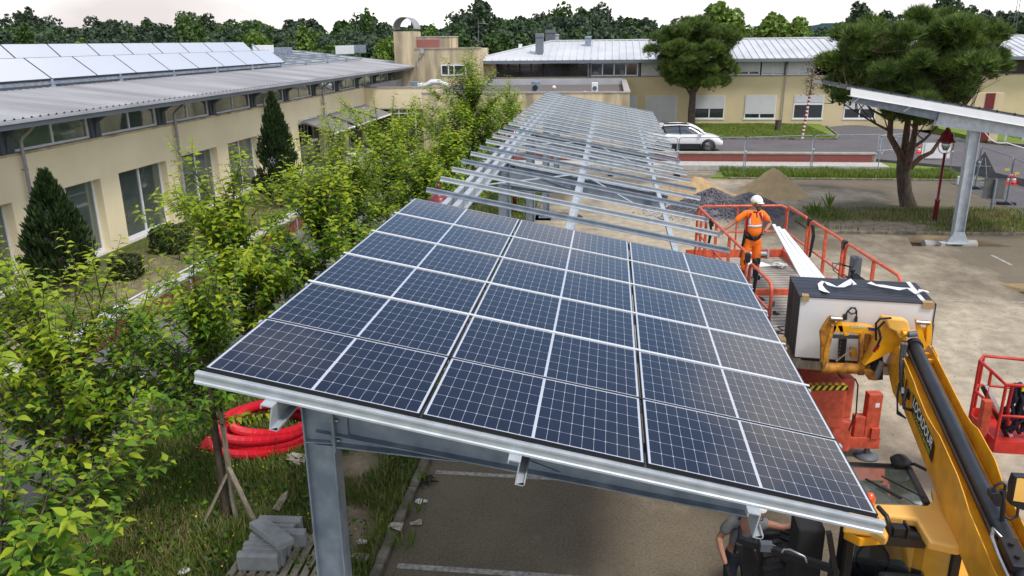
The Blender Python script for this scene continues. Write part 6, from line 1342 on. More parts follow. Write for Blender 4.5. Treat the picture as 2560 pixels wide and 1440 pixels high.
t_ = thing('cardboard_sheet', 'flat cardboard lying on the near end of the lift deck', 'cardboard', onlift((-.45, -2.25, LZ+.01)), R(4)); b = MB(); b.box((-.25, -.25, 0), (.45, .25, .03)); b.build('sheet', 'cardboard', t_)
t_ = thing('paper_sheet', 'white paper sheet lying at the back of the lift deck', 'paper', onlift((.15, 2.15, LZ+.006)), R(10)); b = MB(); b.add([(-.1, -.2, 0), (.35, -.18, .01), (.1, .25, .03), (-.15, .2, .0)], [(0, 1, 2, 3)]); b.build('sheet', 'paper', t_)
t_ = thing('plastic_film', 'crumpled plastic film near the back right corner of the lift deck', 'plastic', onlift((.6, 1.9, LZ+.01))); b = MB(); rs3 = random.Random(2)
def crumple(b, n, r_, h, rs3):
    pts = [(rs3.uniform(-r_, r_), rs3.uniform(-r_*.7, r_*.7), rs3.uniform(0, h)) for _ in range(n)]
    b.add(pts, [tuple(rs3.sample(range(n), 3)) for _ in range(n*2)])
crumple(b, 22, .16, .09, rs3); b.build('film', 'white_plastic', t_)
t_ = thing('grey_board', 'square grey board standing on the lift deck behind the worker', 'board', onlift((.02, 1.55, LZ+.005)), R(3)); b = MB(); b.box((-.3, -.3, 0), (.1, .45, .012)); b.build('board', 'zinc', t_)
t_ = thing('cable_coil', 'tangled black cables at the near end of the lift deck', 'cable', onlift((-.15, -1.95, LZ+.01))); b = MB(); rs3 = random.Random(9)
for k in range(7):
    p0 = Vector((rs3.uniform(-.25, .1), rs3.uniform(-.3, .3), .02)); pts = [p0+Vector((.28*math.cos(a*.9+k)*(1-.02*a)+.02*a, .10*math.sin(a*1.1+k), .015+.01*(a % 3))) for a in range(8)]; b.tube(pts, .012, 5)
b.build('cables', 'black_plastic', t_)
t_ = thing('small_clamp', 'small dark metal clamp lying alone on the lift deck', 'clamp', onlift((-.32, -.9, LZ+.0)), R(40)); b = MB(); b.box((-.03, -.05, 0), (.03, .05, .025)); b.box((-.03, .03, .025), (.03, .05, .045)); b.build('clamp', 'black_plastic', t_)
t_ = thing('glove', 'orange and dark work glove on the lift deck behind the front rail post', 'glove', onlift((-.35, -.1, LZ+.0)), R(-60)); b = MB(); b.box((-.09, -.04, 0), (.02, .04, .03), ch=.01); b.box((.02, -.04, 0), (.1, .03, .02), ch=.008); b.build('glove', 'navy', t_)

# ================================================================ STACK OF PANELS ON THE FORKS
SP = Vector((2.56, 10.34, 0)); SRZ = R(-6.3); SZ0, SH, SW = 2.83, .885, 1.665
def stk(p): c, s = math.cos(SRZ), math.sin(SRZ); return Vector((SP.x+p[0]*c-p[1]*s, SP.y+p[0]*s+p[1]*c, p[2]))
b = MB(); tk = .031; f_ = .014
b.box((0, 0, 0), (SW, tk, f_)); b.box((0, 0, SH-f_), (SW, tk, SH)); b.box((0, 0, f_), (f_, tk, SH-f_)); b.box((SW-f_, 0, f_), (SW, tk, SH-f_)); fmS = b.mesh('frame', 'stack_frame')
b = MB(); b.box((f_, .010, f_), (SW-f_, .02, SH-f_)); bmS = b.mesh('back_sheet', 'face_white')
NS = 28
for i in range(NS):
    lab = 'white backed front panel of the upright stack, with a black cable on its face' if i == 0 else ('rearmost black edged solar panel of the upright stack, by the white battens' if i == NS-1 else 'black edged solar panel inside the upright stack on the telehandler')
    t = thing('stacked_solar_panel', lab, 'solar panel', stk((random.uniform(-.006, .006)-(.0015*i), i*.0338, SZ0+random.uniform(-.002, .002))), SRZ, 'solar panels stacked upright on the forks')
    inst('frame', fmS, t); inst('back_sheet', bmS, t)
    if i == 0:
        b = MB(); cx_, cz_ = .66, .72; b.tube([(cx_-.07, -.015, cz_-.06), (cx_-.05, -.02, cz_), (cx_, -.022, cz_+.055), (cx_+.05, -.02, cz_+.03), (cx_+.05, -.018, cz_-.02), (cx_, -.02, cz_-.035), (cx_-.045, -.025, cz_+.0), (cx_-.02, -.027, cz_+.05), (cx_+.035, -.027, cz_+.055), (cx_+.06, -.022, cz_+.01), (cx_+.065, -.015, cz_-.08)], .010, 6)
        b.box((cx_-.10, -.03, cz_-.12), (cx_-.05, .0, cz_-.05)); b.box((cx_+.048, -.028, cz_-.14), (cx_+.082, 0, cz_-.07)); b.build('junction_cable', 'black_plastic', t)
        b = MB(); b.box((1.18, .004, .50), (1.34, .0085, .60)); b.build('label', 'cardboard', t)
for x, nm in ((.03, 'left'), (1.50, 'right')):
    t_ = thing('cardboard_corner', 'brown cardboard edge protector on the %s front corner of the panel stack' % nm, 'protector', stk((x, 0, SZ0+SH)), SRZ, 'cardboard edge protectors on the panel stack'); b = MB(); b.box((0, -.012, -.07), (.085+(.05 if x > 1 else 0), -.004, .006)); b.box((0, -.012, .004), (.085+(.05 if x > 1 else 0), .09, .012)); b.build('protector', 'cardboard', t_)
def ribbon(label, pts, w_):
    t = thing('plastic_strap', label, 'strap', (0, 0, 0), 0, 'white plastic straps lying on the panel stack'); b = MB(); P_ = [stk(p) for p in pts]; V = []
    for i, p in enumerate(P_):
        d = (P_[min(i+1, len(P_)-1)]-P_[max(i-1, 0)]).normalized(); s = Vector((-d.y, d.x, 0))*(w_[i] if isinstance(w_, list) else w_)/2; V += [p-s+Vector((0, 0, .004*(i % 3))), p+s+Vector((0, 0, .02*((i+1) % 2)))]
    b.add(V, [(2*i, 2*i+1, 2*i+3, 2*i+2) for i in range(len(P_)-1)]); b.build('ribbon', 'tape', t)
zt = SZ0+SH+.012
ribbon('white plastic strap end with rolled tip on the left of the stack top', [(.36, .17, zt), (.32, .32, zt), (.30, .42, zt+.03), (.35, .52, zt+.06), (.42, .50, zt+.02), (.52, .44, zt+.01), (.60, .46, zt+.02), (.66, .50, zt+.05), (.72, .55, zt+.07), (.76, .50, zt+.04)], [.09, .09, .06, .05, .07, .06, .08, .13, .15, .08])
ribbon('long wavy white plastic strap across the middle of the stack top', [(.98, .72, zt+.01), (1.03, .62, zt+.02), (1.12, .57, zt+.01), (1.22, .50, zt+.03), (1.32, .48, zt+.01), (1.42, .46, zt+.04), (1.50, .35, zt+.01), (1.56, .38, zt+.05), (1.66, .40, zt+.01)], [.06, .07, .08, .11, .08, .07, .08, .10, .06])
t_ = thing('barcode_strip', 'row of small white stickers across the right end of the stack top', 'sticker', stk((1.50, 0, SZ0+SH)), SRZ)
for i in range(16): b = MB(); b.box((0, .03+i*.0575, .004), (.055, .07+i*.0575, .0075)); b.build('sticker', 'logo_white', t_)
# pallet under the stack
t_ = thing('wooden_pallet', 'wooden pallet carrying the upright panel stack', 'pallet', stk((0, 0, SZ0-.15)), SRZ)
for x in (0, .33, .66, .99, 1.32, 1.55): b = MB(); b.box((x, 0, .125), (x+.1, .95, .147)); b.build('slat', 'grey_wood', t_)
for y in (0, .42, .85): b = MB(); b.box((0, y, .022), (1.65, y+.1, .12)); b.build('bearer', 'grey_wood', t_); b = MB(); b.box((0, y, 0), (1.65, y+.1, .02)); b.build('slat', 'grey_wood', t_)

# ================================================================ TELEHANDLER
TRZ = R(-6.5); th_ = thing('telehandler', 'yellow telehandler with raised boom lifting the stack of solar panels', 'telehandler', (3.0, 6.8, 0), TRZ)
TI = th_.matrix_basis.inverted()
def tl(p): return TI @ Vector(p)
FYc = 10.02     # plane of the carriage
def plate(pts, Y, th, m='yellow', nm='bracket', bevel=.006):
    b = MB(); P_ = [gy(x, y, Y) for x, y in pts]; b.prism([(p.x, p.z) for p in P_], Y, Y+th, 'y'); o = b.build(nm, m, None, fix=True, bevel=bevel); o.parent = th_; o.matrix_parent_inverse = TI; return o
def wbuild(b, nm, m, **k): o = b.build(nm, m, None, **k); o.parent = th_; o.matrix_parent_inverse = TI; return o
# fork carriage frame
plate([(2068, 800), (2076, 790), (2084, 792), (2092, 812), (2092, 820), (2078, 850), (2072, 880), (2073, 925), (2062, 925), (2052, 900), (2052, 860), (2050, 830), (2060, 812)], FYc, .05, 'yellow_rust', 'side_plate')
plate([(2080, 812), (2086, 815), (2080, 850), (2062, 930), (2056, 928), (2060, 880)], FYc-.12, .04, 'yellow_rust', 'side_plate')
plate([(2097, 792), (2104, 792), (2110, 832), (2102, 835), (2092, 812)], FYc, .05, 'yellow', 'lug'); 
b = MB(); b.tube([gy(2076, 796, FYc-.02), gy(2104, 798, FYc+.0)], .028, 12); wbuild(b, 'pin', 'steel')
plate([(2074, 812), (2158, 816), (2200, 822), (2200, 838), (2160, 834), (2156, 832), (2130, 832), (2074, 830)], FYc, .14, 'yellow', 'top_beam')
plate([(2126, 813), (2166, 817), (2165, 822), (2126, 819)], FYc-.004, .003, 'pale_sticker', 'sticker', 0); plate([(2170, 818), (2196, 821), (2196, 829), (2172, 826)], FYc-.004, .003, 'blue_sticker', 'sticker', 0)
for i in range(6): x = 2132+i*4; plate([(x, 831), (x+3, 831), (x+2.2, 837+(i % 2)), (x+1, 836)], FYc-.01, .03, 'yellow', 'teeth', 0)
plate([(2150, 832), (2160, 833), (2158, 880), (2158, 912), (2150, 926), (2142, 926), (2148, 905), (2150, 870)], FYc, .08, 'yellow_rust', 'side_plate')
b = MB(); p0, p1 = gy(2060, 919, FYc+.02), gy(2150, 922, FYc+.02); b.tube([p0, p1], .07, 14); wbuild(b, 'lower_tube', 'yellow_rust')
b = MB(); b.tube([p0-Vector((.02, 0, 0)), p0+Vector((.03, 0, 0))], .085, 14); b.tube([p1-Vector((.02, 0, 0)), p1+Vector((.04, 0, 0))], .085, 14); wbuild(b, 'collar', 'yellow_rust')
plate([(2110, 832), (2122, 833), (2122, 840), (2110, 840)], FYc-.01, .05, 'yellow', 'block'); plate([(2078, 838), (2150, 841), (2150, 848), (2078, 846)], FYc+.14, .05, 'grey_steel', 'fork_bar')
plate([(2098, 848), (2118, 848), (2112, 905), (2096, 905)], FYc+.17, .04, 'black_plastic', 'fork_mast'); plate([(2165, 836), (2180, 838), (2172, 895), (2160, 890)], FYc+.12, .06, 'yellow_rust', 'side_plate')
for i in range(5): b = MB(); q_ = gy(2102-(i*1.1), 856+i*9, FYc+.16); b.tube([q_, q_+Vector((0, .02, 0))], .009, 8); wbuild(b, 'bolt', 'sign_back')
b = MB(); b.bar(gy(2090, 903, FYc+.05), gy(2132, 872, FYc+.05), .02, .012); wbuild(b, 'lever', 'grey_wood')
plate([(2126, 870), (2142, 872), (2142, 898), (2126, 895)], FYc+.08, .05, 'yellow_rust', 'block')
# right hand bracket with eye pins
plate([(2288, 799), (2294, 797), (2300, 806), (2312, 848), (2318, 870), (2308, 878), (2296, 850)], FYc-.05, .04, 'yellow', 'lug'); plate([(2318, 802), (2326, 801), (2331, 812), (2330, 850), (2322, 885), (2312, 888), (2316, 840)], FYc-.05, .04, 'yellow', 'lug')
plate([(2296, 818), (2322, 820), (2322, 862), (2306, 862)], FYc, .04, 'yellow', 'bracket')
b = MB(); b.tube([gy(2290, 805, FYc-.06), gy(2324, 808, FYc-.06)], .026, 12); wbuild(b, 'pin', 'steel')
plate([(2334, 812), (2337, 810), (2333, 840), (2330, 866), (2326, 862), (2330, 835)], FYc-.02, .02, 'grey_steel', 'lever')
# goose neck between boom head and carriage
plate([(2160, 916), (2178, 893), (2188, 870), (2196, 845), (2208, 812), (2214, 800), (2270, 806), (2268, 850), (2232, 880), (2212, 888), (2205, 893)], FYc-.14, .22, 'yellow', 'goose_neck', .012)
plate([(2214, 799), (2222, 796), (2262, 799), (2271, 804), (2276, 826), (2278, 838), (2250, 848), (2240, 830), (2222, 822)], FYc-.24, .11, 'yellow_pale', 'head_cover', .02)
b = MB(); q_ = gy(2262, 832, FYc-.26); b.tube([q_, q_+Vector((.0, .1, 0))], .045, 14); b.tube([gy(2256, 834, FYc-.28), gy(2288, 830, FYc-.24)], .032, 12); wbuild(b, 'pivot', 'yellow'); b = MB(); b.tube([gy(2270, 836, FYc-.3), gy(2290, 834, FYc-.28)], .04, 12); wbuild(b, 'pivot_pin', 'grey_steel')
plate([(2158, 925), (2170, 925), (2190, 930), (2196, 947), (2190, 952), (2172, 950)], FYc-.1, .14, 'yellow_rust', 'tilt_lug'); plate([(2190, 895), (2208, 888), (2208, 950), (2182, 952), (2180, 930)], FYc-.06, .1, 'dark_interior', 'recess_shade')  # last plate is solid and dark: shade of a hollow put into its colour
b = MB(); b.tube([gy(2190, 942, FYc-.14), gy(2206, 905, FYc-.14)], .04, 12); wbuild(b, 'tilt_cylinder', 'sign_back')
# boom: frame along its own axis
BH = gy(2287, 868, 9.72); ang = -TRZ
def bpos(s, dx=0, dz=0): return Vector((BH.x-math.sin(ang)*s+dx*math.cos(ang), BH.y-math.cos(ang)*s-dx*math.sin(ang), 0))
BR = gy(2533, 1440, bpos(3.92).y); Lb = 3.92; dzb = (BR.z-BH.z)/Lb
ax = (bpos(1)-bpos(0)); ax.z = dzb; ax.normalize(); bx = Vector((math.cos(ang), -math.sin(ang), 0)); bz = bx.cross(-ax).normalized(); bz = bz if bz.z > 0 else -bz
BM = Matrix((bx, ax, bz)).transposed().to_4x4(); BM.translation = BH     # local: x right, y back towards the camera, z up; origin = tube centre at the head
def bb(b, nm, m, **k):
    b.v = [tuple(BM @ Vector(p)) for p in b.v]; return wbuild(b, nm, m, **k)
b = MB(); b.tube([(0, -.05, 0), (0, 6.2, 0)], .078, 22); bb(b, 'boom_ram', 'black_tube')
b = MB(); b.tube([(0, -.07, 0), (0, .02, 0)], .098, 20); bb(b, 'ram_collar', 'black_plastic'); b = MB(); b.box((-.108, .0, -.03), (-.094, 6.2, .01)); bb(b, 'hose_channel', 'black_plastic')
# box section: floor of the channel, side plates with wavy upper edge
b = MB(); b.box((-.185, .05, -.52), (.17, 6.3, -.10)); bb(b, 'boom_body', 'yellow', bevel=.012)
def side(x, w_, prof, nm='side_plate'):
    b = MB(); n = len(prof); P_ = [(y, z) for y, z in prof]+[(prof[-1][0], -.12), (prof[0][0], -.12)]
    b.prism(P_, x, x+w_, 'x'); bb(b, nm, 'yellow', fix=True, bevel=.003)
side(-.197, .011, [(-.0, -.05), (.15, .02), (.9, .005), (1.1, -.02), (1.55, -.03), (1.9, .015), (2.05, .045), (2.7, .05), (2.95, .02), (3.15, -.02), (3.9, -.03), (4.2, .02), (6.2, .02)])
side(.172, .011, [(-.1, .0), (.1, .04), (1.5, .03), (1.75, .05), (1.95, .11), (2.5, .12), (2.75, .06), (3.4, .04), (6.2, .04)])
b = MB(); b.prism([(-.35, -.42), (-.15, -.10), (.06, .03), (.35, .01), (.62, -.12), (.62, -.50), (.2, -.56)], -.212, -.2, 'x'); bb(b, 'head_plate', 'yellow', fix=True, bevel=.004)
b = MB(); b.prism([(-.28, -.30), (-.15, -.05), (.05, .05), (.3, .05), (.5, -.10), (.5, -.4)], .185, .197, 'x'); bb(b, 'head_plate', 'yellow', fix=True, bevel=.004)
for y in (.08, .24): b = MB(); b.box((.09, y, -.06), (.185, y+.03, -.02)); bb(b, 'cross_plate', 'yellow')
rs3 = random.Random(6)
for (y, z) in ((.0, -.12), (.12, -.22), (.2, -.34), (.05, -.30), (.34, -.40), (.42, -.2), (.5, -.34)): b = MB(); b.tube([(-.224, y, z), (-.21, y, z)], .012, 8); bb(b, 'bolt', 'yellow_rust')
# hoses by the head
for k, (dz_, o_) in enumerate(((0, 0), (.03, .03))):
    b = MB(); b.tube([(-.14+o_, -.02, .05), (-.16+o_, .06, .07), (-.19+o_, .18, .05), (-.23+o_, .38, -.02), (-.25, .55+o_, -.12), (-.26, .72+o_, -.2), (-.25, .85+o_, -.26)], .022, 8); bb(b, 'hydraulic_hose', 'rubber')
    b = MB(); b.tube([(-.16+o_, .06, .07), (-.175+o_, .12, .065)], .028, 10); b.tube([(-.25, .70+o_, -.19), (-.255, .78+o_, -.225)], .028, 10); bb(b, 'hose_fitting', 'steel')
for k in range(3): b = MB(); b.tube([(-.24, .5, -.25), (-.27, .62+.03*k, -.36-.02*k), (-.28, .80, -.46-.02*k), (-.23, .98, -.44)], .010, 6); bb(b, 'hydraulic_hose', 'black_plastic')
b = MB(); b.tube([gy(2186, 850, FYc-.2)+Vector((.02, 0, 0)), gy(2190, 808, FYc-.3), gy(2200, 797, FYc-.3), gy(2228, 795, FYc-.28)], .014, 6); b.tube([gy(2193, 866, FYc-.26), gy(2202, 845, FYc-.32), gy(2196, 820, FYc-.3), gy(2212, 803, FYc-.3)], .016, 6); wbuild(b, 'hydraulic_hose', 'rubber')
for px, py in ((2191, 868), (2197, 862)): b = MB(); b.tube([gy(px, py, FYc-.26), gy(px-6, py+11, FYc-.24)], .02, 8); wbuild(b, 'hose_fitting', 'red_strap')
b = MB(); b.box((-.235, .88, -.22), (-.215, .93, -.12)); b.tube([(-.23, .85, -.12), (-.28, .95, -.2), (-.29, 1.05, -.26), (-.23, 1.12, -.24)], .02, 6); bb(b, 'cable_clip', 'black_plastic')
# company decal: black field, white italic capitals, small green line
b = MB(); Rd = Matrix(((0, 0, 1, 0), (1, 0, 0, 0), (0, 1, 0, 0), (0, 0, 0, 1)))
dy0, dy1, dzt, dzb_ = .98, 1.98, -.10, -.33
b.add([(-.1985-.0, dy0, dzt+.0), (-.1985, dy0+.07, dzb_), (-.1985, dy1+.02, dzb_-.0), (-.1985, dy1-.03, dzt)], [(0, 1, 2, 3)]); b.v = [(p[0]-.0008, p[1], p[2]) for p in b.v]; bb(b, 'decal', 'logo_black')
def text_mesh(s, size, m, nm, M_, bold=.012, shear=.0, wscale=1.0):
    cu_ = bpy.data.curves.new(nm, 'FONT'); cu_.body = s; cu_.size = size; cu_.offset = bold*size; cu_.shear = shear; cu_.align_x = 'LEFT'; cu_.align_y = 'CENTER'
    ob = bpy.data.objects.new(nm, cu_); COL.objects.link(ob); dg = bpy.context.evaluated_depsgraph_get(); me = bpy.data.meshes.new_from_object(ob.evaluated_get(dg)); bpy.data.objects.remove(ob)
    xs = [v.co.x for v in me.vertices]; wdt = max(xs)-min(xs); k = wscale/wdt
    for v in me.vertices: v.co = M_ @ Vector(((v.co.x-min(xs))*k, v.co.y, 0))
    me.materials.clear(); me.materials.append(MATS[m]); return me
# text runs along the boom from head towards the camera, its top facing up the plate
Mt = Matrix(((0, 0, -1, -.2005), (1, 0, 0, 0), (0, 1, 0, 0), (0, 0, 0, 1)))
def put_text(s, size, y0, zc, m, ln):
    me = text_mesh(s, size, m, 'lettering', Matrix.Identity(4), .02, .15, ln)
    for v in me.vertices: x, y_ = v.co.x, v.co.y; v.co = BM @ Vector((-.2006, y0+x, zc+y_))
    o = bpy.data.objects.new('lettering', me); COL.objects.link(o); o.parent = th_; o.matrix_parent_inverse = TI
put_text('LOCADOUR', .175, dy0+.05, dzt-.075, 'logo_white', .88); put_text('LOCATION DE MATERIEL', .07, dy0+.12, dzb_+.04, 'logo_green', .80)
b = MB(); b.tube([(-.06, 3.55, .05), (-.12, 3.5, .09), (-.16, 3.62, .09), (-.15, 3.8, .05), (-.14, 4.4, .03)], .016, 8); bb(b, 'steel_pipe', 'steel'); b = MB(); b.box((-.10, 3.6, .02), (.04, 3.95, .10), ch=.01); b.tube([(-.04, 3.7, .1), (-.04, 3.7, .13)], .022, 8); b.tube([(-.04, 3.85, .1), (-.04, 3.85, .13)], .022, 8); bb(b, 'valve_block', 'black_plastic')
b = MB(); b.box((-.2, 6.1, -.7), (.2, 6.9, .1), ch=.04); bb(b, 'boom_pivot', 'yellow')
# vehicle body under the boom
b = MB(); b.box((.15, -2.4, .55), (1.1, 2.3, 1.25), ch=.08); b.build('chassis', 'yellow', th_); b = MB(); b.box((-1.0, -2.4, .5), (.15, -.9, 1.2), ch=.08); b.box((-.95, -.9, .35), (.15, 1.2, .8), ch=.05); b.build('frame', 'black_plastic', th_)
for (x, y) in ((-1.0, 1.75), (1.05, 1.75), (-1.0, -1.7), (1.05, -1.7)):
    w = tyre(th_, (x, y, .58), .58, .42, 22); b = MB(); b.lathe([(.33, -.20), (.34, -.05), (.31, .0), (.33, .2)], 26, Matrix.Rotation(R(90), 4, 'Y')); b.build('rim', 'yellow', w)
# cab, roof measured at 2.45 m
ZC = 2.45
def rp_(pts, z0, z1, m, nm, bev=.02):
    b = MB(); P_ = [gz(x, y, z1) for x, y in pts]; b.prism([(p.x, p.y) for p in P_], z0, z1, 'z'); return wbuild(b, nm, m, fix=True, bevel=bev)
rp_([(2128, 1262), (2190, 1258), (2318, 1262), (2336, 1244), (2328, 1216), (2350, 1232), (2386, 1300), (2404, 1345), (2405, 1368), (2388, 1366), (2322, 1352), (2300, 1316), (2290, 1297), (2222, 1289), (2204, 1299), (2222, 1334), (2216, 1345), (2180, 1322), (2108, 1312)], ZC-.10, ZC, 'yellow_pale', 'cab_roof', .025)
rp_([(2200, 1292), (2300, 1300), (2316, 1352), (2216, 1345)], ZC-.2, ZC-.11, 'black_plastic', 'roof_recess', 0)
rp_([(2215, 1330), (2224, 1340), (2150, 1345), (2110, 1325)], ZC-.22, ZC-.12, 'yellow', 'roof_corner', .01)
# windscreen sloping forward from the roof
wt = [gz(x, y, ZC-.06) for x, y in ((2120, 1262), (2318, 1262))]; wb2 = [gz(x, y, 2.1) for x, y in ((2080, 1160), (2270, 1168))]
b = MB(); b.add([wt[0], wt[1], wb2[1], wb2[0]], [(0, 1, 2, 3)]); wbuild(b, 'windscreen', 'glass_cab')
b = MB(); b.bar(wb2[0], wb2[1], .05, .05); b.bar(wt[1], wb2[1], .06, .05); wbuild(b, 'windscreen_frame', 'black_plastic')
b = MB(); b.bar(wt[0].lerp(wt[1], .35).lerp(wb2[0].lerp(wb2[1], .35), .55)+Vector((0, 0, .03)), wt[0].lerp(wt[1], .72)+Vector((.0, .12, .0)), .025, .02); b.tube([wt[0].lerp(wt[1], .5).lerp(wb2[0].lerp(wb2[1], .6), .6)+Vector((0, 0, .05)), wt[1]+Vector((-.02, .05, .05))], .009, 6); wbuild(b, 'wiper', 'black_plastic')
b = MB(); q_ = gz(2250, 1160, 2.15); b.lathe([(.10, 0), (.12, .05), (.07, .10), (.01, .11)], 16, Matrix.Translation(q_)); b.tube([q_, q_+Vector((.15, -.02, .02)), q_+Vector((.22, -.2, .05))], .02, 6); wbuild(b, 'front_mirror', 'black_plastic')
# pillars, rear window, interior
cpts = [gz(x, y, ZC-.12) for x, y in ((2128, 1322), (2395, 1362), (2318, 1262), (2120, 1262))]
b = MB()
for p, e_ in zip(cpts, (.05, .05, .04, .04)): b.bar(p, (p.x, p.y, 1.0), .09, .07)
b.bar((cpts[0].x, cpts[0].y, 1.3), (cpts[1].x, cpts[1].y, 1.3), .06, .06); b.bar(cpts[0], cpts[1], .07, .10); b.bar(cpts[0], cpts[3], .07, .08); wbuild(b, 'cab_frame', 'black_plastic')
b = MB(); b.add([cpts[0]+Vector((.05, -.01, -.05)), cpts[1]+Vector((-.05, -.01, -.05)), (cpts[1].x-.05, cpts[1].y-.01, 1.33), (cpts[0].x+.05, cpts[0].y-.01, 1.33)], [(0, 1, 2, 3)]); wbuild(b, 'rear_window', 'glass_dark')
b = MB(); c_ = sum(cpts, Vector())/4; b.box((c_.x-.42, c_.y-.5, .9), (c_.x+.42, c_.y+.5, 1.1)); wbuild(b, 'cab_floor', 'dark_interior')
b = MB(); b.box((c_.x-.22, c_.y-.35, 1.1), (c_.x+.22, c_.y+.1, 1.35), ch=.05); b.box((c_.x-.22, c_.y-.42, 1.3), (c_.x+.22, c_.y-.3, 1.95), ch=.05); wbuild(b, 'seat', 'black_plastic'); b = MB(); b.tube([Vector((c_.x+.17*math.cos(a*.4), c_.y+.42+.05*math.sin(a*.4), 1.55+.17*math.sin(a*.4))) for a in range(17)], .014, 6); wbuild(b, 'steering_wheel', 'black_plastic')
b = MB(); b.box((c_.x-.4, c_.y+.35, 1.1), (c_.x+.4, c_.y+.62, 1.45), ch=.04); wbuild(b, 'dashboard', 'grey_steel')
b = MB(); q_ = gz(2172, 1262, ZC); b.lathe([(.055, -.02), (.055, .09), (.035, .13), (.005, .14)], 16, Matrix.Translation(q_+Vector((0, 0, .0)))); wbuild(b, 'beacon', 'amber')
b = MB(); b.tube([gz(2196, 1268, 2.52), gz(2216, 1290, 2.55), gz(2224, 1312, 2.48), gz(2220, 1335, 2.36)], .024, 8); wbuild(b, 'cable_hose', 'black_plastic'); b = MB(); q_ = gz(2236, 1318, 2.42); b.box((q_.x-.02, q_.y-.05, 2.34), (q_.x+.10, q_.y+.05, 2.44), ch=.01); b.box((q_.x+.1, q_.y-.07, 2.34), (q_.x+.12, q_.y+.07, 2.46)); wbuild(b, 'work_light', 'black_plastic')
# open door at the left: black frame with its glass, handle, mirror
D = lambda x, y, Y: gy(x, y, Y)
b = MB(); b.bar(D(1850, 1350, 7.5), D(2090, 1425, 7.0), .06, .07); b.bar(D(2090, 1425, 7.0), D(2068, 1520, 7.0), .06, .06); b.bar(D(2072, 1330, 7.0), D(2090, 1440, 7.0), .05, .05); wbuild(b, 'door_frame', 'black_plastic')
b = MB(); b.tube([D(1955, 1382, 7.2), D(1960, 1373, 7.2), D(1975, 1374, 7.2), D(2012, 1392, 7.1), D(2017, 1406, 7.1)], .012, 7); wbuild(b, 'door_handle', 'steel')
b = MB(); b.prism([(p.x, p.z) for p in (D(1838, 1352, 7.5), D(1880, 1362, 7.5), D(1895, 1395, 7.5), D(1890, 1425, 7.5), D(1860, 1450, 7.5), D(1850, 1400, 7.5))], 7.45, 7.5, 'y'); wbuild(b, 'door_mirror', 'black_plastic', fix=True, bevel=.01)
b = MB(); b.box((D(1912, 1365, 7.35).x-.05, 7.3, D(1912, 1365, 7.35).z-.04), (D(1912, 1365, 7.35).x+.07, 7.38, D(1912, 1365, 7.35).z+.05)); b.tube([D(1920, 1358, 7.35), D(1938, 1365, 7.35)], .008, 5); wbuild(b, 'latch', 'grey_steel')
b = MB(); b.box((D(1992, 1330, 7.6).x, 7.55, .7), (D(2062, 1330, 7.6).x, 7.9, D(2030, 1318, 7.6).z), ch=.03); wbuild(b, 'door_panel', 'dark_interior')
# right hand mirror
q_ = gy(2505, 1300, 6.4); b = MB(); b.tube([q_+Vector((-.0, 0, -1.3)), q_, gy(2508, 1262, 6.4), gy(2505, 1225, 6.4)], .022, 8); b.tube([gy(2478, 1240, 6.4), gy(2488, 1214, 6.4), gy(2505, 1205, 6.4), gy(2513, 1212, 6.4), gy(2512, 1245, 6.4)], .013, 6); b.tube([gy(2508, 1290, 6.4), gy(2525, 1298, 6.4), gy(2543, 1290, 6.4), gy(2545, 1270, 6.4)], .013, 6); wbuild(b, 'mirror_arm', 'black_plastic')
plate([(2480, 1235), (2500, 1232), (2506, 1245), (2504, 1268), (2490, 1266), (2480, 1250)], 6.36, .1, 'black_plastic', 'small_mirror'); plate([(2538, 1192), (2600, 1196), (2600, 1290), (2546, 1272), (2526, 1262), (2530, 1215)], 6.42, .08, 'black_plastic', 'mirror_housing'); plate([(2543, 1196), (2600, 1200), (2600, 1262), (2533, 1252)], 6.415, .004, 'yellow_pale', 'mirror_back', 0)

# ================================================================ RED BASKET LIFT (right edge)
BZ = 1.0; bk = thing('basket_lift', 'red man basket of a boom lift at the right edge, holding a harness', 'lift', (0, 0, 0))
O = gz(2455, 1095, BZ); bl = [gz(2453, 1066, BZ+.16), gz(2488, 1106, BZ+.16), gz(2640, 1116, BZ+.16)]
fl = [(bl[0].x, bl[0].y), (bl[1].x, bl[1].y), (bl[1].x+1.0, bl[1].y-.04), (bl[1].x+1.2, bl[1].y+.3), (bl[1].x+1.1, bl[1].y+.95), (bl[0].x+.15, bl[0].y+.62), (bl[0].x, bl[0].y+.4)]
b = MB(); b.prism(fl, BZ-.0, BZ+.03, 'z'); b.build('floor', 'basket_red', bk, fix=True)
b = MB(); n_ = len(fl)
for i in range(n_): p, q = fl[i], fl[(i+1) % n_]; b.bar((p[0], p[1], BZ+.09), (q[0], q[1], BZ+.09), .02, .2)
b.build('kick_board', 'basket_red', bk)
for hz, r_ in ((1.1, .026), (.60, .022)):
    b = MB(); P_ = [Vector((p[0], p[1], BZ+hz)) for p in fl]; b.tube(P_+[P_[0]], r_, 8); b.build('rail', 'basket_red', bk)
for i in (0, 1, 3, 5, 6): b = MB(); b.tube([(fl[i][0], fl[i][1], BZ), (fl[i][0], fl[i][1], BZ+1.1)], .024, 8); b.build('post', 'basket_red', bk)
b = MB(); b.box((fl[1][0]-.12, fl[1][1]+.25, BZ), (fl[1][0]-.0, fl[1][1]+.38, BZ+.7)); b.build('control_post', 'red_lift', bk)
t_ = thing('safety_harness', 'black and white safety harness with green buckle hung on the basket rail', 'harness', (fl[1][0]+.42, fl[1][1]+.42, BZ)); b = MB(); rs3 = random.Random(3)
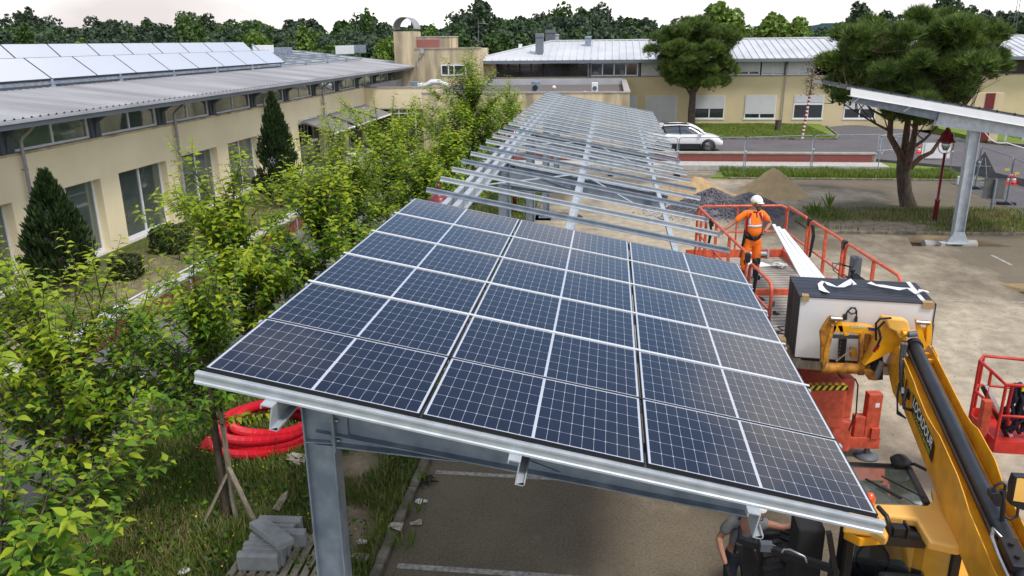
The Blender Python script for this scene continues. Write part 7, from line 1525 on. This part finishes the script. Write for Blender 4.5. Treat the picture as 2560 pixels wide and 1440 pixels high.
for k in range(16): x = rs3.uniform(-.18, .3); b.tube([(x, rs3.uniform(-.05, .05), .95), (x+rs3.uniform(-.1, .1), rs3.uniform(-.1, .1), .7), (x+rs3.uniform(-.12, .12), rs3.uniform(-.1, .1), .4), (x+rs3.uniform(-.15, .15), 0, rs3.uniform(.1, .35))], .032, 5)
b.build('straps', 'navy', t_); b = MB(); b.box((-.02, -.1, .86), (.12, -.06, .96), ch=.01); b.build('buckle', 'logo_green', t_); b = MB(); b.tube([(.12, -.1, .9), (.06, -.12, .6), (.14, -.1, .5)], .035, 5); b.build('white_strap', 'white_plastic', t_); b = MB(); b.tube([(-.15, -.08, .98), (-.17, -.1, .6), (-.12, -.1, .3)], .03, 5); b.build('red_strap', 'red_strap', t_)
t_ = thing('metal_profile', 'long silver metal profile leaning out of the red basket', 'profile', (0, 0, 0)); b = MB(); p0, p1 = gy(2466, 962, fl[1][1]+.55), gz(2527, 1088, BZ+.05); b.bar(p0, p1, .10, .05); b.build('profile', 'alu', t_); b = MB(); b.bar(p0+Vector((-.055, -.0, -.03)), p1+Vector((-.055, 0, -.03)), .03, .06); b.build('edge', 'black_plastic', t_)
t_ = thing('paper_sheet', 'white paper lying on the floor of the red basket', 'paper', (fl[1][0]+.42, fl[1][1]+.12, BZ+.035), R(20)); b = MB(); b.box((-.14, -.08, 0), (.16, .08, .006)); b.build('sheet', 'paper', t_)
bx_, by_ = fl[1][0], fl[1][1]
b = MB(); b.bar((bx_+1.1, by_+.4, BZ+.1), (bx_+3.4, by_-.2, 1.1), .16, .20); b.build('boom_arm', 'basket_red', bk)
b = MB(); b.box((bx_+3.0, by_-1.2, .55), (bx_+4.6, by_+1.0, 1.25), ch=.06); b.build('base_body', 'basket_red', bk)
for dx in (3.0, 4.6):
    for dy in (-.8, .8): w = tyre(bk, (bx_+dx, by_+dy, .42), .42, .3, 14)
# ================================================================ PEOPLE
def skin(name, chains, m, parent, root=0, sub=2, smooth=True):
    """chains: list of [(pos, radius or (rx, ry)), ...]; equal positions are welded"""
    V, E, Rr = [], [], []; idx = {}
    def vid(p, r):
        k = tuple(round(c, 4) for c in p)
        if k not in idx: idx[k] = len(V); V.append(p); Rr.append(r if isinstance(r, tuple) else (r, r))
        return idx[k]
    for ch in chains:
        last = None
        for p, r in ch:
            i = vid(p, r)
            if last is not None and i != last: E.append((last, i))
            last = i
    me = bpy.data.meshes.new(name); me.from_pydata(V, E, []); o = bpy.data.objects.new(name, me); COL.objects.link(o)
    md = o.modifiers.new('skin', 'SKIN'); md.use_smooth_shade = True
    sv = me.skin_vertices[0].data
    for i, r in enumerate(Rr): sv[i].radius = r; sv[i].use_root = (i == root)
    s = o.modifiers.new('sub', 'SUBSURF'); s.levels = sub; s.render_levels = sub
    bpy.context.view_layer.update(); dg = bpy.context.evaluated_depsgraph_get(); nm = bpy.data.meshes.new_from_object(o.evaluated_get(dg)); bpy.data.objects.remove(o)
    nm.materials.clear(); nm.materials.append(MATS[m]); nm.polygons.foreach_set('use_smooth', [True]*len(nm.polygons)); q = bpy.data.objects.new(name, nm); COL.objects.link(q); q.parent = parent; return q
def V3(*a): return tuple(a)
def hand(wrist, d, palm_n, s=1.0, curl=.5, thumb=1):
    """five finger chains from a palm; d = direction of the fingers, palm_n = palm facing"""
    d = Vector(d).normalized(); n = Vector(palm_n).normalized(); side_ = d.cross(n).normalized(); w = Vector(wrist); ch = []
    pc = w+d*.045*s; ch.append([(tuple(w), .026*s), (tuple(pc), (.034*s, .018*s))])
    for i, (o, ln) in enumerate(((-.030, .068), (-.010, .078), (.011, .072), (.030, .056))):
        b_ = pc+side_*o*s+d*.035*s; k1 = b_+(d*math.cos(curl*.6)+n*math.sin(curl*.6))*ln*.45*s; k2 = k1+(d*math.cos(curl*1.5)+n*math.sin(curl*1.5))*ln*.35*s; k3 = k2+(d*math.cos(curl*2.2)+n*math.sin(curl*2.2))*ln*.25*s
        ch.append([(tuple(pc), (.034*s, .018*s)), (tuple(b_), .0105*s), (tuple(k1), .0098*s), (tuple(k2), .0092*s), (tuple(k3), .008*s)])
    t0 = w+d*.02*s-side_*thumb*.028*s; t1 = t0+(d*.6-side_*thumb*.7+n*.35).normalized()*.04*s; t2 = t1+(d*.85-side_*thumb*.1+n*.5).normalized()*.032*s
    ch.append([(tuple(w), .026*s), (tuple(t0), .014*s), (tuple(t1), .012*s), (tuple(t2), .010*s)]); return ch

# ---- worker on the lift: stands at the left rail, one hand on it, other hand on the hip, looks to his left (image right)
WP = gz(1872, 693, LZ); wk = thing('person', 'man in orange high visibility shirt and trousers with white helmet, one hand on hip', 'person', (WP.x, WP.y, LZ), R(8))
K = gy(1893, 484, WP.y).z-LZ; K = K/1.86     # scale so the helmet top reaches its measured height
wk.scale = (K, K, K)
hL = (wk.matrix_basis.inverted() @ gy(1802, 580, WP.y-.12))   # gloved hand on the rail, image left
J = dict(pel=(0, 0, .95), wa=(0, -.02, 1.10), ch=(0, -.01, 1.30), nb=(0, .02, 1.47), nk=(.01, .0, 1.54))
shL, shR = (-.19, .0, 1.43), (.19, .0, 1.43)
elL = tuple(Vector(shL).lerp(hL, .5)+Vector((-.03, .03, -.05))); wrL = tuple(Vector(shL).lerp(hL, .90)); elR = (.40, .08, 1.20); wrR = (.235, -.06, 1.03)
body = [[(J['pel'], (.13, .10)), (J['wa'], (.15, .12)), (J['ch'], (.155, .115)), (J['nb'], (.08, .07)), (J['nk'], .058), ((.02, -.01, 1.60), .06)],
        [(J['nb'], (.08, .07)), (shL, .06), (tuple(Vector(shL).lerp(Vector(elL), .5)), .05), (elL, .043), (tuple(Vector(elL).lerp(Vector(wrL), .35)), .043), (wrL, .028)], [(J['nb'], (.08, .07)), (shR, .06), (tuple(Vector(shR).lerp(Vector(elR), .5)), .05), (elR, .043), (tuple(Vector(elR).lerp(Vector(wrR), .35)), .042), (wrR, .028)],
        [(J['pel'], (.13, .10)), ((-.10, 0, .86), .085), ((-.12, -.03, .48), .058), ((-.13, .02, .10), .04)], [(J['pel'], (.13, .10)), ((.10, 0, .86), .085), ((.11, -.02, .48), .058), ((.12, .03, .10), .04)]]
skin('body', body, 'skin', wk)
# head turned to image right: long axis towards +x
hd = Vector((.03, -.01, 1.66)); b = MB(); fdir = Vector((.80, -.60, -.06)).normalized(); sd_ = fdir.cross(Vector((0, 0, 1))).normalized(); upv = sd_.cross(fdir)
bm = bmesh.new(); bmesh.ops.create_uvsphere(bm, u_segments=28, v_segments=20, radius=1)
for v in bm.verts:
    f__, s__, u__ = v.co.x, v.co.y, v.co.z; r0 = .098*f__; lat = .076*s__*(1-.12*max(0, -u__)); u2 = .118*u__
    if f__ > .3: r0 += .012*max(0, -u__)
    nose = math.exp(-((s__/.16)**2)-(((u__+.12)/.20)**2))*(f__ > 0)*.032; brow = math.exp(-((u__-.18)/.12)**2)*(f__ > .5)*.006; eye = -sum(math.exp(-((s__-e)/.16)**2-((u__-.06)/.10)**2) for e in (-.38, .38))*(f__ > .3)*.012; lip = math.exp(-((u__+.50)/.07)**2-((s__/.35)**2))*(f__ > .5)*.007
    v.co = hd+fdir*(r0+nose+brow+eye+lip)+sd_*lat+upv*u2
me = bpy.data.meshes.new('head'); bm.to_mesh(me); bm.free(); me.materials.append(MATS['skin']); me.polygons.foreach_set('use_smooth', [True]*len(me.polygons)); inst('head', me, wk)
for s in (-1, 1):
    b = MB(); p = hd+fdir*.083+sd_*s*.030+upv*.008; b.lathe([(.001, -.008), (.011, 0), (.001, .008)], 10, Matrix.Translation(p)); b.build('eye', 'black_plastic', wk)
    b = MB(); p = hd+sd_*s*.077-fdir*.005; b.tube([p+upv*.03, p+upv*.02-fdir*.014, p-upv*.02-fdir*.010, p-upv*.03], [.007, .012, .010, .006], 8); b.build('ear', 'skin', wk)
# beard: shell round jaw and chin, long in front
bm = bmesh.new(); bmesh.ops.create_uvsphere(bm, u_segments=24, v_segments=16, radius=1)
for v in bm.verts:
    f__, s__, u__ = v.co.x, v.co.y, v.co.z; j = noise.noise(Vector(v.co)*5)*.006; v.co = hd+fdir*(.062+.055*f__+j)+sd_*(.062*s__+j)+upv*(-.088+.068*u__-.025*max(0, f__))
me = bpy.data.meshes.new('beard'); bm.to_mesh(me); bm.free(); me.materials.append(MATS['beard']); me.polygons.foreach_set('use_smooth', [True]*len(me.polygons)); inst('beard', me, wk)
b = MB(); p = hd+fdir*.108-upv*.046; b.tube([p-sd_*.035-upv*.008-fdir*.008, p, p+sd_*.035-upv*.008-fdir*.008], [.006, .010, .006], 8); b.build('moustache', 'beard', wk)
# helmet: dome with peak, ear cup, chin strap
bm = bmesh.new(); bmesh.ops.create_uvsphere(bm, u_segments=32, v_segments=20, radius=1)
bmesh.ops.bisect_plane(bm, geom=bm.verts[:]+bm.edges[:]+bm.faces[:], plane_co=(0, 0, -.05), plane_no=(0, 0, -1), clear_outer=True)
for v in bm.verts:
    f__, s__, u__ = v.co.x, v.co.y, v.co.z; ridge = .006*math.exp(-(s__/.15)**2)*max(0, u__); v.co = hd+upv*(.035+.125*u__+ridge)+fdir*(.130*f__)+sd_*(.108*s__)
me = bpy.data.meshes.new('helmet'); bm.to_mesh(me); bm.free(); me.materials.append(MATS['helmet']); me.polygons.foreach_set('use_smooth', [True]*len(me.polygons)); hm = inst('helmet', me, wk); hm.modifiers.new('s', 'SOLIDIFY').thickness = .004
b = MB(); P1, P2_ = [], []
for i in range(13): a = R(-70+i*140/12); P1.append(hd+upv*.03+fdir*.118*math.cos(a)+sd_*.104*math.sin(a)); P2_.append(hd+upv*.015+fdir*(.135*math.cos(a)+.035*math.cos(a))+sd_*.110*math.sin(a))
b.add(P1+P2_, [(i, i+1, 13+i+1, 13+i) for i in range(12)]); q = b.build('helmet_peak', 'helmet', wk); q.modifiers.new('s', 'SOLIDIFY').thickness = .006
b = MB()
for s in (-1,): p = hd+sd_*s*.0
for s in (-1, 1): b = MB(); p = hd-fdir*.045+sd_*s*.098+upv*.02; b.lathe([(.02, -.022), (.042, -.018), (.046, .0), (.040, .02), (.01, .024)], 14, Matrix.Translation(p) @ sd_.to_track_quat('Z', 'Y').to_matrix().to_4x4()); b.build('ear_cup', 'muff', wk)
for s in (-1, 1): b = MB(); b.tube([hd+sd_*s*.085+upv*.03-fdir*.02, hd+sd_*s*.078-upv*.05+fdir*.01, hd+sd_*s*.03-upv*.125+fdir*.03], .006, 5); b.build('chin_strap', 'black_plastic', wk)
# shirt: torso and short sleeves; hem over trousers
def L3(a, b_, t): return tuple(Vector(a).lerp(Vector(b_), t))
shirt = [[((0, 0, .93), (.185, .160)), ((0, -.035, 1.05), (.212, .195)), ((0, -.035, 1.17), (.205, .185)), ((0, -.01, 1.32), (.198, .155)), ((0, .01, 1.45), (.10, .085)), ((.005, .005, 1.505), (.066, .062))],
         [((0, .01, 1.45), (.10, .085)), (L3((0, .01, 1.45), shL, .8), .078), (shL, .075), (L3(shL, elL, .45), .070), (L3(shL, elL, .72), .068)], [((0, .01, 1.45), (.10, .085)), (L3((0, .01, 1.45), shR, .8), .078), (shR, .075), (L3(shR, elR, .45), .070), (L3(shR, elR, .75), .068)]]
skin('shirt', shirt, 'hivis', wk)
trs = [[((0, 0, .97), (.180, .155)), ((0, 0, .86), (.185, .15)), ((-.11, 0, .78), .122), ((-.13, -.03, .48), .098), ((-.15, .0, .14), .085)], [((0, 0, .86), (.185, .15)), ((.11, 0, .78), .122), ((.12, -.02, .48), .098), ((.14, .02, .14), .085)]]
skin('trousers', trs, 'hivis', wk)
waist = [[((0, 0, 1.00), (.196, .170)), ((0, 0, .90), (.200, .170)), ((0, 0, .83), (.192, .158))]]
skin('dark_waistband', waist, 'navy', wk)
for s in (-1, 1):
    skin('knee_patch', [[((s*.115, -.05, .50), .098), ((s*.14, -.01, .28), .098)]], 'navy', wk, sub=1)
    b = MB(); fx_, fy_ = s*.14, -.02; b.box((fx_-.05, fy_-.20, 0), (fx_+.05, fy_+.09, .09), ch=.03); b.tube([(fx_, fy_+.03, .05), (fx_, fy_+.03, .20)], .055, 10); b.build('boot', 'rubber', wk)
def band(z, rx, ry, h, m, nm, y=-.02):
    b = MB(); n = 36; V = []
    for zz in (z-h/2, z+h/2):
        for k in range(n): a = 2*math.pi*k/n; V.append((rx*math.copysign(abs(math.cos(a))**.9, math.cos(a)), y+ry*math.copysign(abs(math.sin(a))**.9, math.sin(a)), zz))
    b.add(V, [(k, (k+1) % n, n+(k+1) % n, n+k) for k in range(n)], True); q = b.build(nm, m, wk); q.modifiers.new('s', 'SOLIDIFY').thickness = .006
bpy.context.view_layer.update()
# strips laid on the body surface by ray casting against the shirt
from mathutils.bvhtree import BVHTree
def drape(objs, pts, off, w_, nm, m, n=26, front=(0, -1, 0)):
    bms = bmesh.new()
    for o in objs: bms.from_mesh(o.data)
    tree = BVHTree.FromBMesh(bms); C_ = []; Nn = []; f0 = Vector(front)
    seg = [(Vector(a), Vector(c)) for a, c in zip(pts, pts[1:])]; tot = sum((c-a).length for a, c in seg)
    for i in range(n+1):
        t = tot*i/n
        for a, c in seg:
            if t <= (c-a).length+1e-6: p = a.lerp(c, min(1, t/(c-a).length)); break
            t -= (c-a).length
        h = tree.ray_cast(p+f0*.6, -f0, 1.2)
        C_.append(h[0]+h[1]*off if h[0] else p); Nn.append(h[1] if h[0] else f0)
    V = []
    for i, p in enumerate(C_):
        d = (C_[min(i+1, n)]-C_[max(i-1, 0)]).normalized(); s = d.cross(Nn[i]).normalized()*w_/2; V += [p-s, p+s]
    b = MB(); b.add(V, [(2*i, 2*i+1, 2*i+3, 2*i+2) for i in range(n)], True); q = b.build(nm, m, wk); md = q.modifiers.new('s', 'SOLIDIFY'); md.thickness = .006; md.offset = 0; bms.free(); return q
sh_ = [o for o in wk.children if o.name.startswith('shirt')][0]; tr_ = [o for o in wk.children if o.name.startswith('trousers')][0]; wb3 = [o for o in wk.children if o.name.startswith('dark_waistband')][0]
drape([sh_], [(-.17, 0, 1.19), (0, 0, 1.185), (.17, 0, 1.20)], .006, .055, 'reflective_band', 'reflective'); drape([sh_], [(-.13, 0, 1.38), (-.125, 0, 1.22)], .006, .05, 'reflective_band', 'reflective', 8); drape([sh_], [(.12, 0, 1.44), (.14, 0, 1.22)], .006, .05, 'reflective_band', 'reflective', 8)
drape([sh_], [(-.10, 0, 1.46), (-.155, 0, 1.33), (-.165, 0, 1.12), (-.15, 0, 1.03)], .012, .045, 'harness_strap', 'red_strap', 20); drape([sh_], [(.09, 0, 1.47), (.13, 0, 1.34), (.155, 0, 1.20), (.16, 0, 1.05)], .012, .045, 'harness_strap', 'red_strap', 20)
drape([sh_, tr_, wb3], [(-.15, 0, 1.05), (-.08, 0, .97), (.015, 0, .88)], .016, .05, 'harness_strap', 'black_plastic', 14); drape([sh_, tr_, wb3], [(.16, 0, 1.06), (.10, 0, .97), (.02, 0, .88)], .016, .05, 'harness_strap', 'black_plastic', 14); drape([sh_], [(-.05, 0, 1.485), (.03, 0, 1.47), (.06, 0, 1.50)], .006, .03, 'collar', 'navy', 8); drape([sh_], [(.02, 0, 1.47), (.025, 0, 1.37)], .007, .02, 'collar', 'navy', 5)
b = MB(); b.tube([(-.17, -.05, 1.08), (-.19, -.08, .95), (-.20, -.06, .80), (-.21, -.02, .66)], .035, 8); b.tube([(-.21, -.03, .68), (-.24, -.05, .55), (-.25, -.05, .46)], .012, 6); b.build('lanyard', 'black_plastic', wk); b = MB(); b.box((.15, -.10, .98), (.19, -.03, 1.08), ch=.01); b.build('carabiner', 'black_plastic', wk)
# gloves with fingers
dL = (Vector(hL)-Vector(wrL)).normalized(); gl = skin('glove', hand(wrL, dL+Vector((0, 0, -.25)), (0, .2, -1), 1.15, .95, -1), 'glove', wk, sub=1); dR = Vector((-.5, .1, -.75)); gr = skin('glove', hand(wrR, dR, (-.8, .3, .1), 1.1, .5, 1), 'glove', wk, sub=1)
# ---- second worker on the ground, bending beside the cab
sp = gz(1858, 1282, 1.42); w2 = thing('person', 'man in grey T shirt and dark dungarees below the panels, reaching towards the cab', 'person', (sp.x, sp.y, 0), 0)
I2 = w2.matrix_basis.inverted()
def g2(x, y, Y): return tuple(I2 @ gy(x, y, Y))
y0_ = sp.y
pel, wa, chh, nb2 = (.0, .0, .88), (.0, -.02, 1.04), (.03, -.06, 1.22), (.06, -.10, 1.36)
s1 = (-.14, -.06, 1.33); e1 = g2(1797, 1345, y0_-.05); e1b = g2(1803, 1375, y0_-.22); h1 = g2(1815, 1412, y0_-.40)
s2 = (.22, -.10, 1.36); e2 = g2(1955, 1318, y0_-.15); h2 = g2(2000, 1310, y0_-.1)
bd = [[(pel, (.13, .10)), (wa, (.14, .11)), (chh, (.15, .11)), (nb2, (.08, .07)), ((.10, -.17, 1.46), .055), ((.12, -.2, 1.52), .06)], [(nb2, (.08, .07)), (s1, .058), (L3(s1, e1, .5), .05), (e1, .044), (e1b, .040), (h1, .028)], [(nb2, (.08, .07)), (s2, .058), (L3(s2, e2, .5), .05), (e2, .043), (L3(e2, h2, .6), .034), (h2, .028)],
      [(pel, (.13, .10)), ((-.10, 0, .80), .085), ((-.11, -.06, .45), .058), ((-.12, .0, .09), .04)], [(pel, (.13, .10)), ((.10, 0, .80), .085), ((.12, -.05, .45), .058), ((.13, .02, .09), .04)]]
skin('body', bd, 'skin', w2)
skin('shirt', [[((0, 0, .92), (.155, .125)), (wa, (.165, .135)), (chh, (.172, .135)), (nb2, (.10, .085))], [(nb2, (.10, .085)), (s1, .082), (L3(s1, e1, .40), .078), (L3(s1, e1, .7), .074)], [(nb2, (.10, .085)), (s2, .08), (L3(s2, e2, .35), .074)]], 'grey_shirt', w2)
skin('dungarees', [[((0, -.01, .98), (.162, .13)), ((0, 0, .84), (.17, .135)), ((-.10, 0, .76), .105), ((-.11, -.06, .45), .085), ((-.12, .0, .10), .07)], [((0, 0, .84), (.17, .135)), ((.10, 0, .76), .105), ((.12, -.05, .45), .085), ((.13, .02, .10), .07)]], 'navy', w2)
b = MB(); 
for s, x0 in ((-1, -.06), (1, .12)): b.tube([(x0, -.10, 1.41), (x0-.0, -.22, 1.25), (x0-.02, -.19, 1.08), (x0-.03, -.15, .95)], .022, 6)
b.build('braces', 'navy', w2)
bm = bmesh.new(); bmesh.ops.create_uvsphere(bm, u_segments=24, v_segments=16, radius=1); hc = Vector((.13, -.20, 1.60))
for v in bm.verts: f__, s__, u__ = -v.co.y, v.co.x, v.co.z; nose = math.exp(-((s__/.16)**2)-(((u__+.12)/.20)**2))*(f__ > 0)*.03; v.co = hc+Vector((.076*s__, -(.095*f__+nose), .118*u__))
me = bpy.data.meshes.new('head'); bm.to_mesh(me); bm.free(); me.materials.append(MATS['skin']); me.polygons.foreach_set('use_smooth', [True]*len(me.polygons)); inst('head', me, w2)
bm = bmesh.new(); bmesh.ops.create_uvsphere(bm, u_segments=24, v_segments=16, radius=1); bmesh.ops.bisect_plane(bm, geom=bm.verts[:]+bm.edges[:]+bm.faces[:], plane_co=(0, 0, -.05), plane_no=(0, 0, -1), clear_outer=True)
for v in bm.verts: v.co = hc+Vector((.105*v.co.x, .125*v.co.y, .035+.12*v.co.z))
me = bpy.data.meshes.new('helmet'); bm.to_mesh(me); bm.free(); me.materials.append(MATS['helmet']); inst('helmet', me, w2)
b = MB(); b.tube([hc+Vector((-.07, -.02, .0)), hc+Vector((-.05, -.05, -.11)), hc+Vector((.05, -.05, -.11)), hc+Vector((.07, -.02, 0))], .007, 5); b.build('chin_strap', 'black_plastic', w2)
skin('glove', hand(h1, Vector(h1)-Vector(e1b), (.2, -.6, -.2), 1.15, .7, 1), 'glove_black', w2, sub=1); skin('glove', hand(h2, Vector((.9, .1, .25)), (0, 0, -1), 1.15, .6, -1), 'glove_black', w2, sub=1)
for s in (-1, 1): b = MB(); b.box((s*.125-.05, -.19, 0), (s*.125+.05, .09, .09), ch=.03); b.build('boot', 'rubber', w2)

# ================================================================ THINGS ON THE VERGE (foreground left)
# coil of red corrugated duct, ribs as geometry
hc_ = Vector((-6.05, 12.35, .06)); cl_ = thing('corrugated_duct', 'coil of red corrugated duct lying in the grass behind the staked tree', 'duct', hc_)
path = []; 
for i in range(0, 361*4, 9):
    t = i/360; a = R(i+200); rr_ = .98-.10*math.floor(t*1.0)*.6-.11*(t % 1)*0+.05*math.sin(i*.013); lay = [0, .10, .24, .34][int(min(3, t))]; k = [0, -.17, -.02, -.24][int(min(3, t))]; nxt = [0, -.14, .02, -.20][int(min(3, t))]
    u = t-int(t); kk = k*(1-u)+([-.17, -.02, -.24, -.3][int(min(3, t))])*u; ll = lay*(1-u)+([.10, .24, .34, .36][int(min(3, t))])*u
    w1 = noise.noise(Vector((t*2.3, 1.5, 0)))*.10; w2 = noise.noise(Vector((t*1.7, 7.5, 0)))
    path.append(Vector(((.95+kk+w1)*math.cos(a)*.98+.05*t-.1, (.95+kk+w1*.8)*math.sin(a)*.88+.05*w2, .07+ll+.05*max(0, w2)+.02*math.sin(a*3))))
path = [path[0]+Vector((.02, -.34, -.05)), path[0]+Vector((.0, -.15, -.02))]+path
def resample(P, step):
    out_ = [P[0]]; acc = 0
    for a, c in zip(P, P[1:]):
        L__ = (c-a).length; d = (c-a)/L__; t = step-acc
        while t < L__: out_.append(a+d*t); t += step
        acc = (L__-(t-step))
    return out_
RP = resample(path, .011); rr2 = [.092 if (i % 2) else .080 for i in range(len(RP))]
b = MB(); b.tube(RP, rr2, 12, caps=False, smooth=False); b.build('duct', 'hose_red', cl_); b = MB(); b.tube([RP[0]+Vector((0, .005, 0)), RP[3]], .067, 12); b.build('duct_mouth', 'red_strap', cl_)
for a in (30, 100, 200, 300): b = MB(); c = Vector((.93*math.cos(R(a)), .84*math.sin(R(a)), .2)); b.tube([c+Vector((.24*math.cos(R(a))*math.cos(R(t)), .24*math.sin(R(a))*math.cos(R(t)), .25*math.sin(R(t))-.02)) for t in range(0, 361, 30)], .006, 4); b.build('tie', 'black_plastic', cl_)
# wooden stakes round the staked tree
tx, ty = -5.52, 9.9; stt = thing('tree_stake', 'weathered wooden post and two braces holding the staked tree', 'stake', (tx, ty, .06)); b = MB(); b.bar((0.02, -.10, 0), (.0, -.10, 2.0), .06, .05); b.build('post', 'grey_wood', stt)
b = MB(); b.bar((-.42, -.35, 0), (0, -.12, .85), .06, .03); b.build('brace', 'grey_wood', stt); b = MB(); b.bar((.42, -.25, .02), (.03, -.14, .95), .07, .03); b.build('brace', 'grey_wood', stt); b = MB(); b.bar((-.75, -.5, .03), (.1, -.5, .03), .07, .04); b.build('ground_plank', 'grey_wood', stt)
# pallet with concrete kerb stones
pc = gz(712, 1400, .1); prz = R(2); pal = thing('wooden_pallet', 'pale wooden pallet in the grass under the concrete blocks', 'pallet', (pc.x, pc.y, .06), prz)
for i in range(9): b = MB(); b.box((-.62+i*.142, -.5, .11), (-.62+i*.142+.095, .5, .132)); b.build('slat', 'pale_wood', pal)
for y in (-.5, -.05, .4): b = MB(); b.box((-.62, y, .022), (.62, y+.1, .108)); b.build('bearer', 'pale_wood', pal)
def block(lab, x, y, z, rz, L_=.60, w_=.095, h=.26, flat=False, tilt=0):
    t = thing('concrete_block', lab, 'concrete block', pal.matrix_basis @ Vector((x, y, z)), prz+rz, 'grey concrete kerb blocks on the pallet'); t.rotation_euler.x = tilt
    b = MB(); 
    if flat: b.box((-L_/2, -h/2, 0), (L_/2, h/2, w_), ch=.014)
    else: b.prism([(-w_/2, 0), (w_/2, 0), (w_/2, h-.0), (-w_/2+.03, h), (-w_/2, h-.04)], -L_/2, L_/2, 'x')
    b.build('block', 'concrete_block', t, fix=True)
names = ['frontmost upright concrete block on the pallet', 'second upright concrete block from the front of the pallet', 'third upright concrete block from the front, under the slanting one', 'upright concrete block in the middle of the row on the pallet', 'upright concrete block behind the middle of the row', 'shifted upright concrete block sticking out towards the steel column', 'second rearmost upright concrete block on the pallet', 'rearmost and highest concrete block of the row on the pallet']
for i in range(8): block(names[i], -.22+(.16 if i == 5 else 0)+(.03 if i % 2 else 0), -.33+i*.108, .134, R(1.5), h=.25+(.05 if i == 7 else 0), L_=.56+(.06 if i == 7 else 0))
block('concrete block lying slantwise on top of the row of upright blocks', -.15, .0, .42, R(-38), L_=.78, w_=.10, h=.24, flat=True, tilt=R(-3))
# litter
def litter(name, lab, cat, px, py, z, m, n=24, r_=.14, h=.1, seed=1, rz=0):
    t = thing(name, lab, cat, gz(px, py, z), rz); rs3 = random.Random(seed); b = MB(); crumple(b, n, r_, h, rs3); b.build('sheet', m, t)
litter('torn_sack', 'torn white sacking half hidden behind the steel column in the grass', 'sack', 742, 1160, .1, 'sandbag', 34, .22, .16, 1)
litter('plastic_bag', 'crumpled white plastic bag on the asphalt beside the kerb', 'bag', 1052, 1258, .0, 'white_plastic', 16, .10, .05, 2)
litter('torn_sack', 'dirty white rag lying across the kerb stones', 'sack', 990, 1322, .08, 'sandbag', 30, .12, .10, 3)
litter('torn_sack', 'twisted pale rag on the asphalt next to the kerb', 'sack', 1040, 1310, .0, 'sandbag', 26, .10, .06, 4)
litter('torn_sack', 'pale torn sacking in the grass right of the steel column foot', 'sack', 900, 1400, .08, 'sandbag', 30, .14, .08, 5)
litter('plastic_bag', 'dull plastic scrap in the grass at the bottom of the picture', 'bag', 462, 1432, .08, 'white_plastic', 16, .12, .05, 6)
litter('plastic_bag', 'flat clear plastic scrap in the grass right of the column', 'bag', 905, 1355, .08, 'white_plastic', 14, .10, .03, 8)
t_ = thing('cable_bundle', 'tangle of black cable and wire thrown by the kerb', 'cable', gz(1070, 1212, .0)); b = MB(); rs3 = random.Random(12)
for k in range(12):
    a = rs3.uniform(0, 6.28); b.tube([(rs3.uniform(-.06, .06), rs3.uniform(-.1, .1), .02+.05*rs3.random()), (.09*math.cos(a), .14*math.sin(a), .06+.08*rs3.random()), (.18*math.cos(a+.9), .2*math.sin(a+.9), .03)], .009, 5)
b.build('cables', 'black_plastic', t_)
t_ = thing('black_sheet', 'dark plastic sheet lying on the asphalt under the near beam', 'sheet', gz(1130, 1136, .01), R(10)); b = MB(); b.add([(-.25, -.05, 0), (.22, -.08, .02), (.30, .12, .01), (0, .16, .04), (-.28, .1, .01)], [(0, 1, 2, 3, 4)]); b.build('sheet', 'rubber', t_)
t_ = thing('board_scrap', 'weathered board fragment standing in the grass left of the column', 'board', gz(690, 1275, .1), R(20)); b = MB(); b.prism([(-.06, 0), (.05, 0), (.08, .22), (.05, .34), (-.02, .24)], -.012, .012, 'y', Matrix.Rotation(R(-50), 4, 'X') @ Matrix.Rotation(R(25), 4, 'Y')); b.build('board', 'grey_wood', t_)
# bicycle stand hoops and street clutter between the trees
t_ = thing('terrace_table', 'pale round terrace table seen between the leaves in front of the doors', 'table', (-14.3, 43.3, .3)); b = MB(); b.lathe([(.45, .70), (.45, .73)], 20); b.tube([(0, 0, 0), (0, 0, .7)], .03, 8); b.lathe([(.22, 0), (.2, .03)], 16); b.build('table', 'white_plastic', t_)
t_ = thing('wall_lantern_box', 'white box fixed beside the first terrace door under the awning', 'box', gx(785, 352, XW+.5)); b = MB(); b.box((-.1, -.35, 0), (.1, .35, .12), ch=.02); b.build('box', 'white_frame', t_)
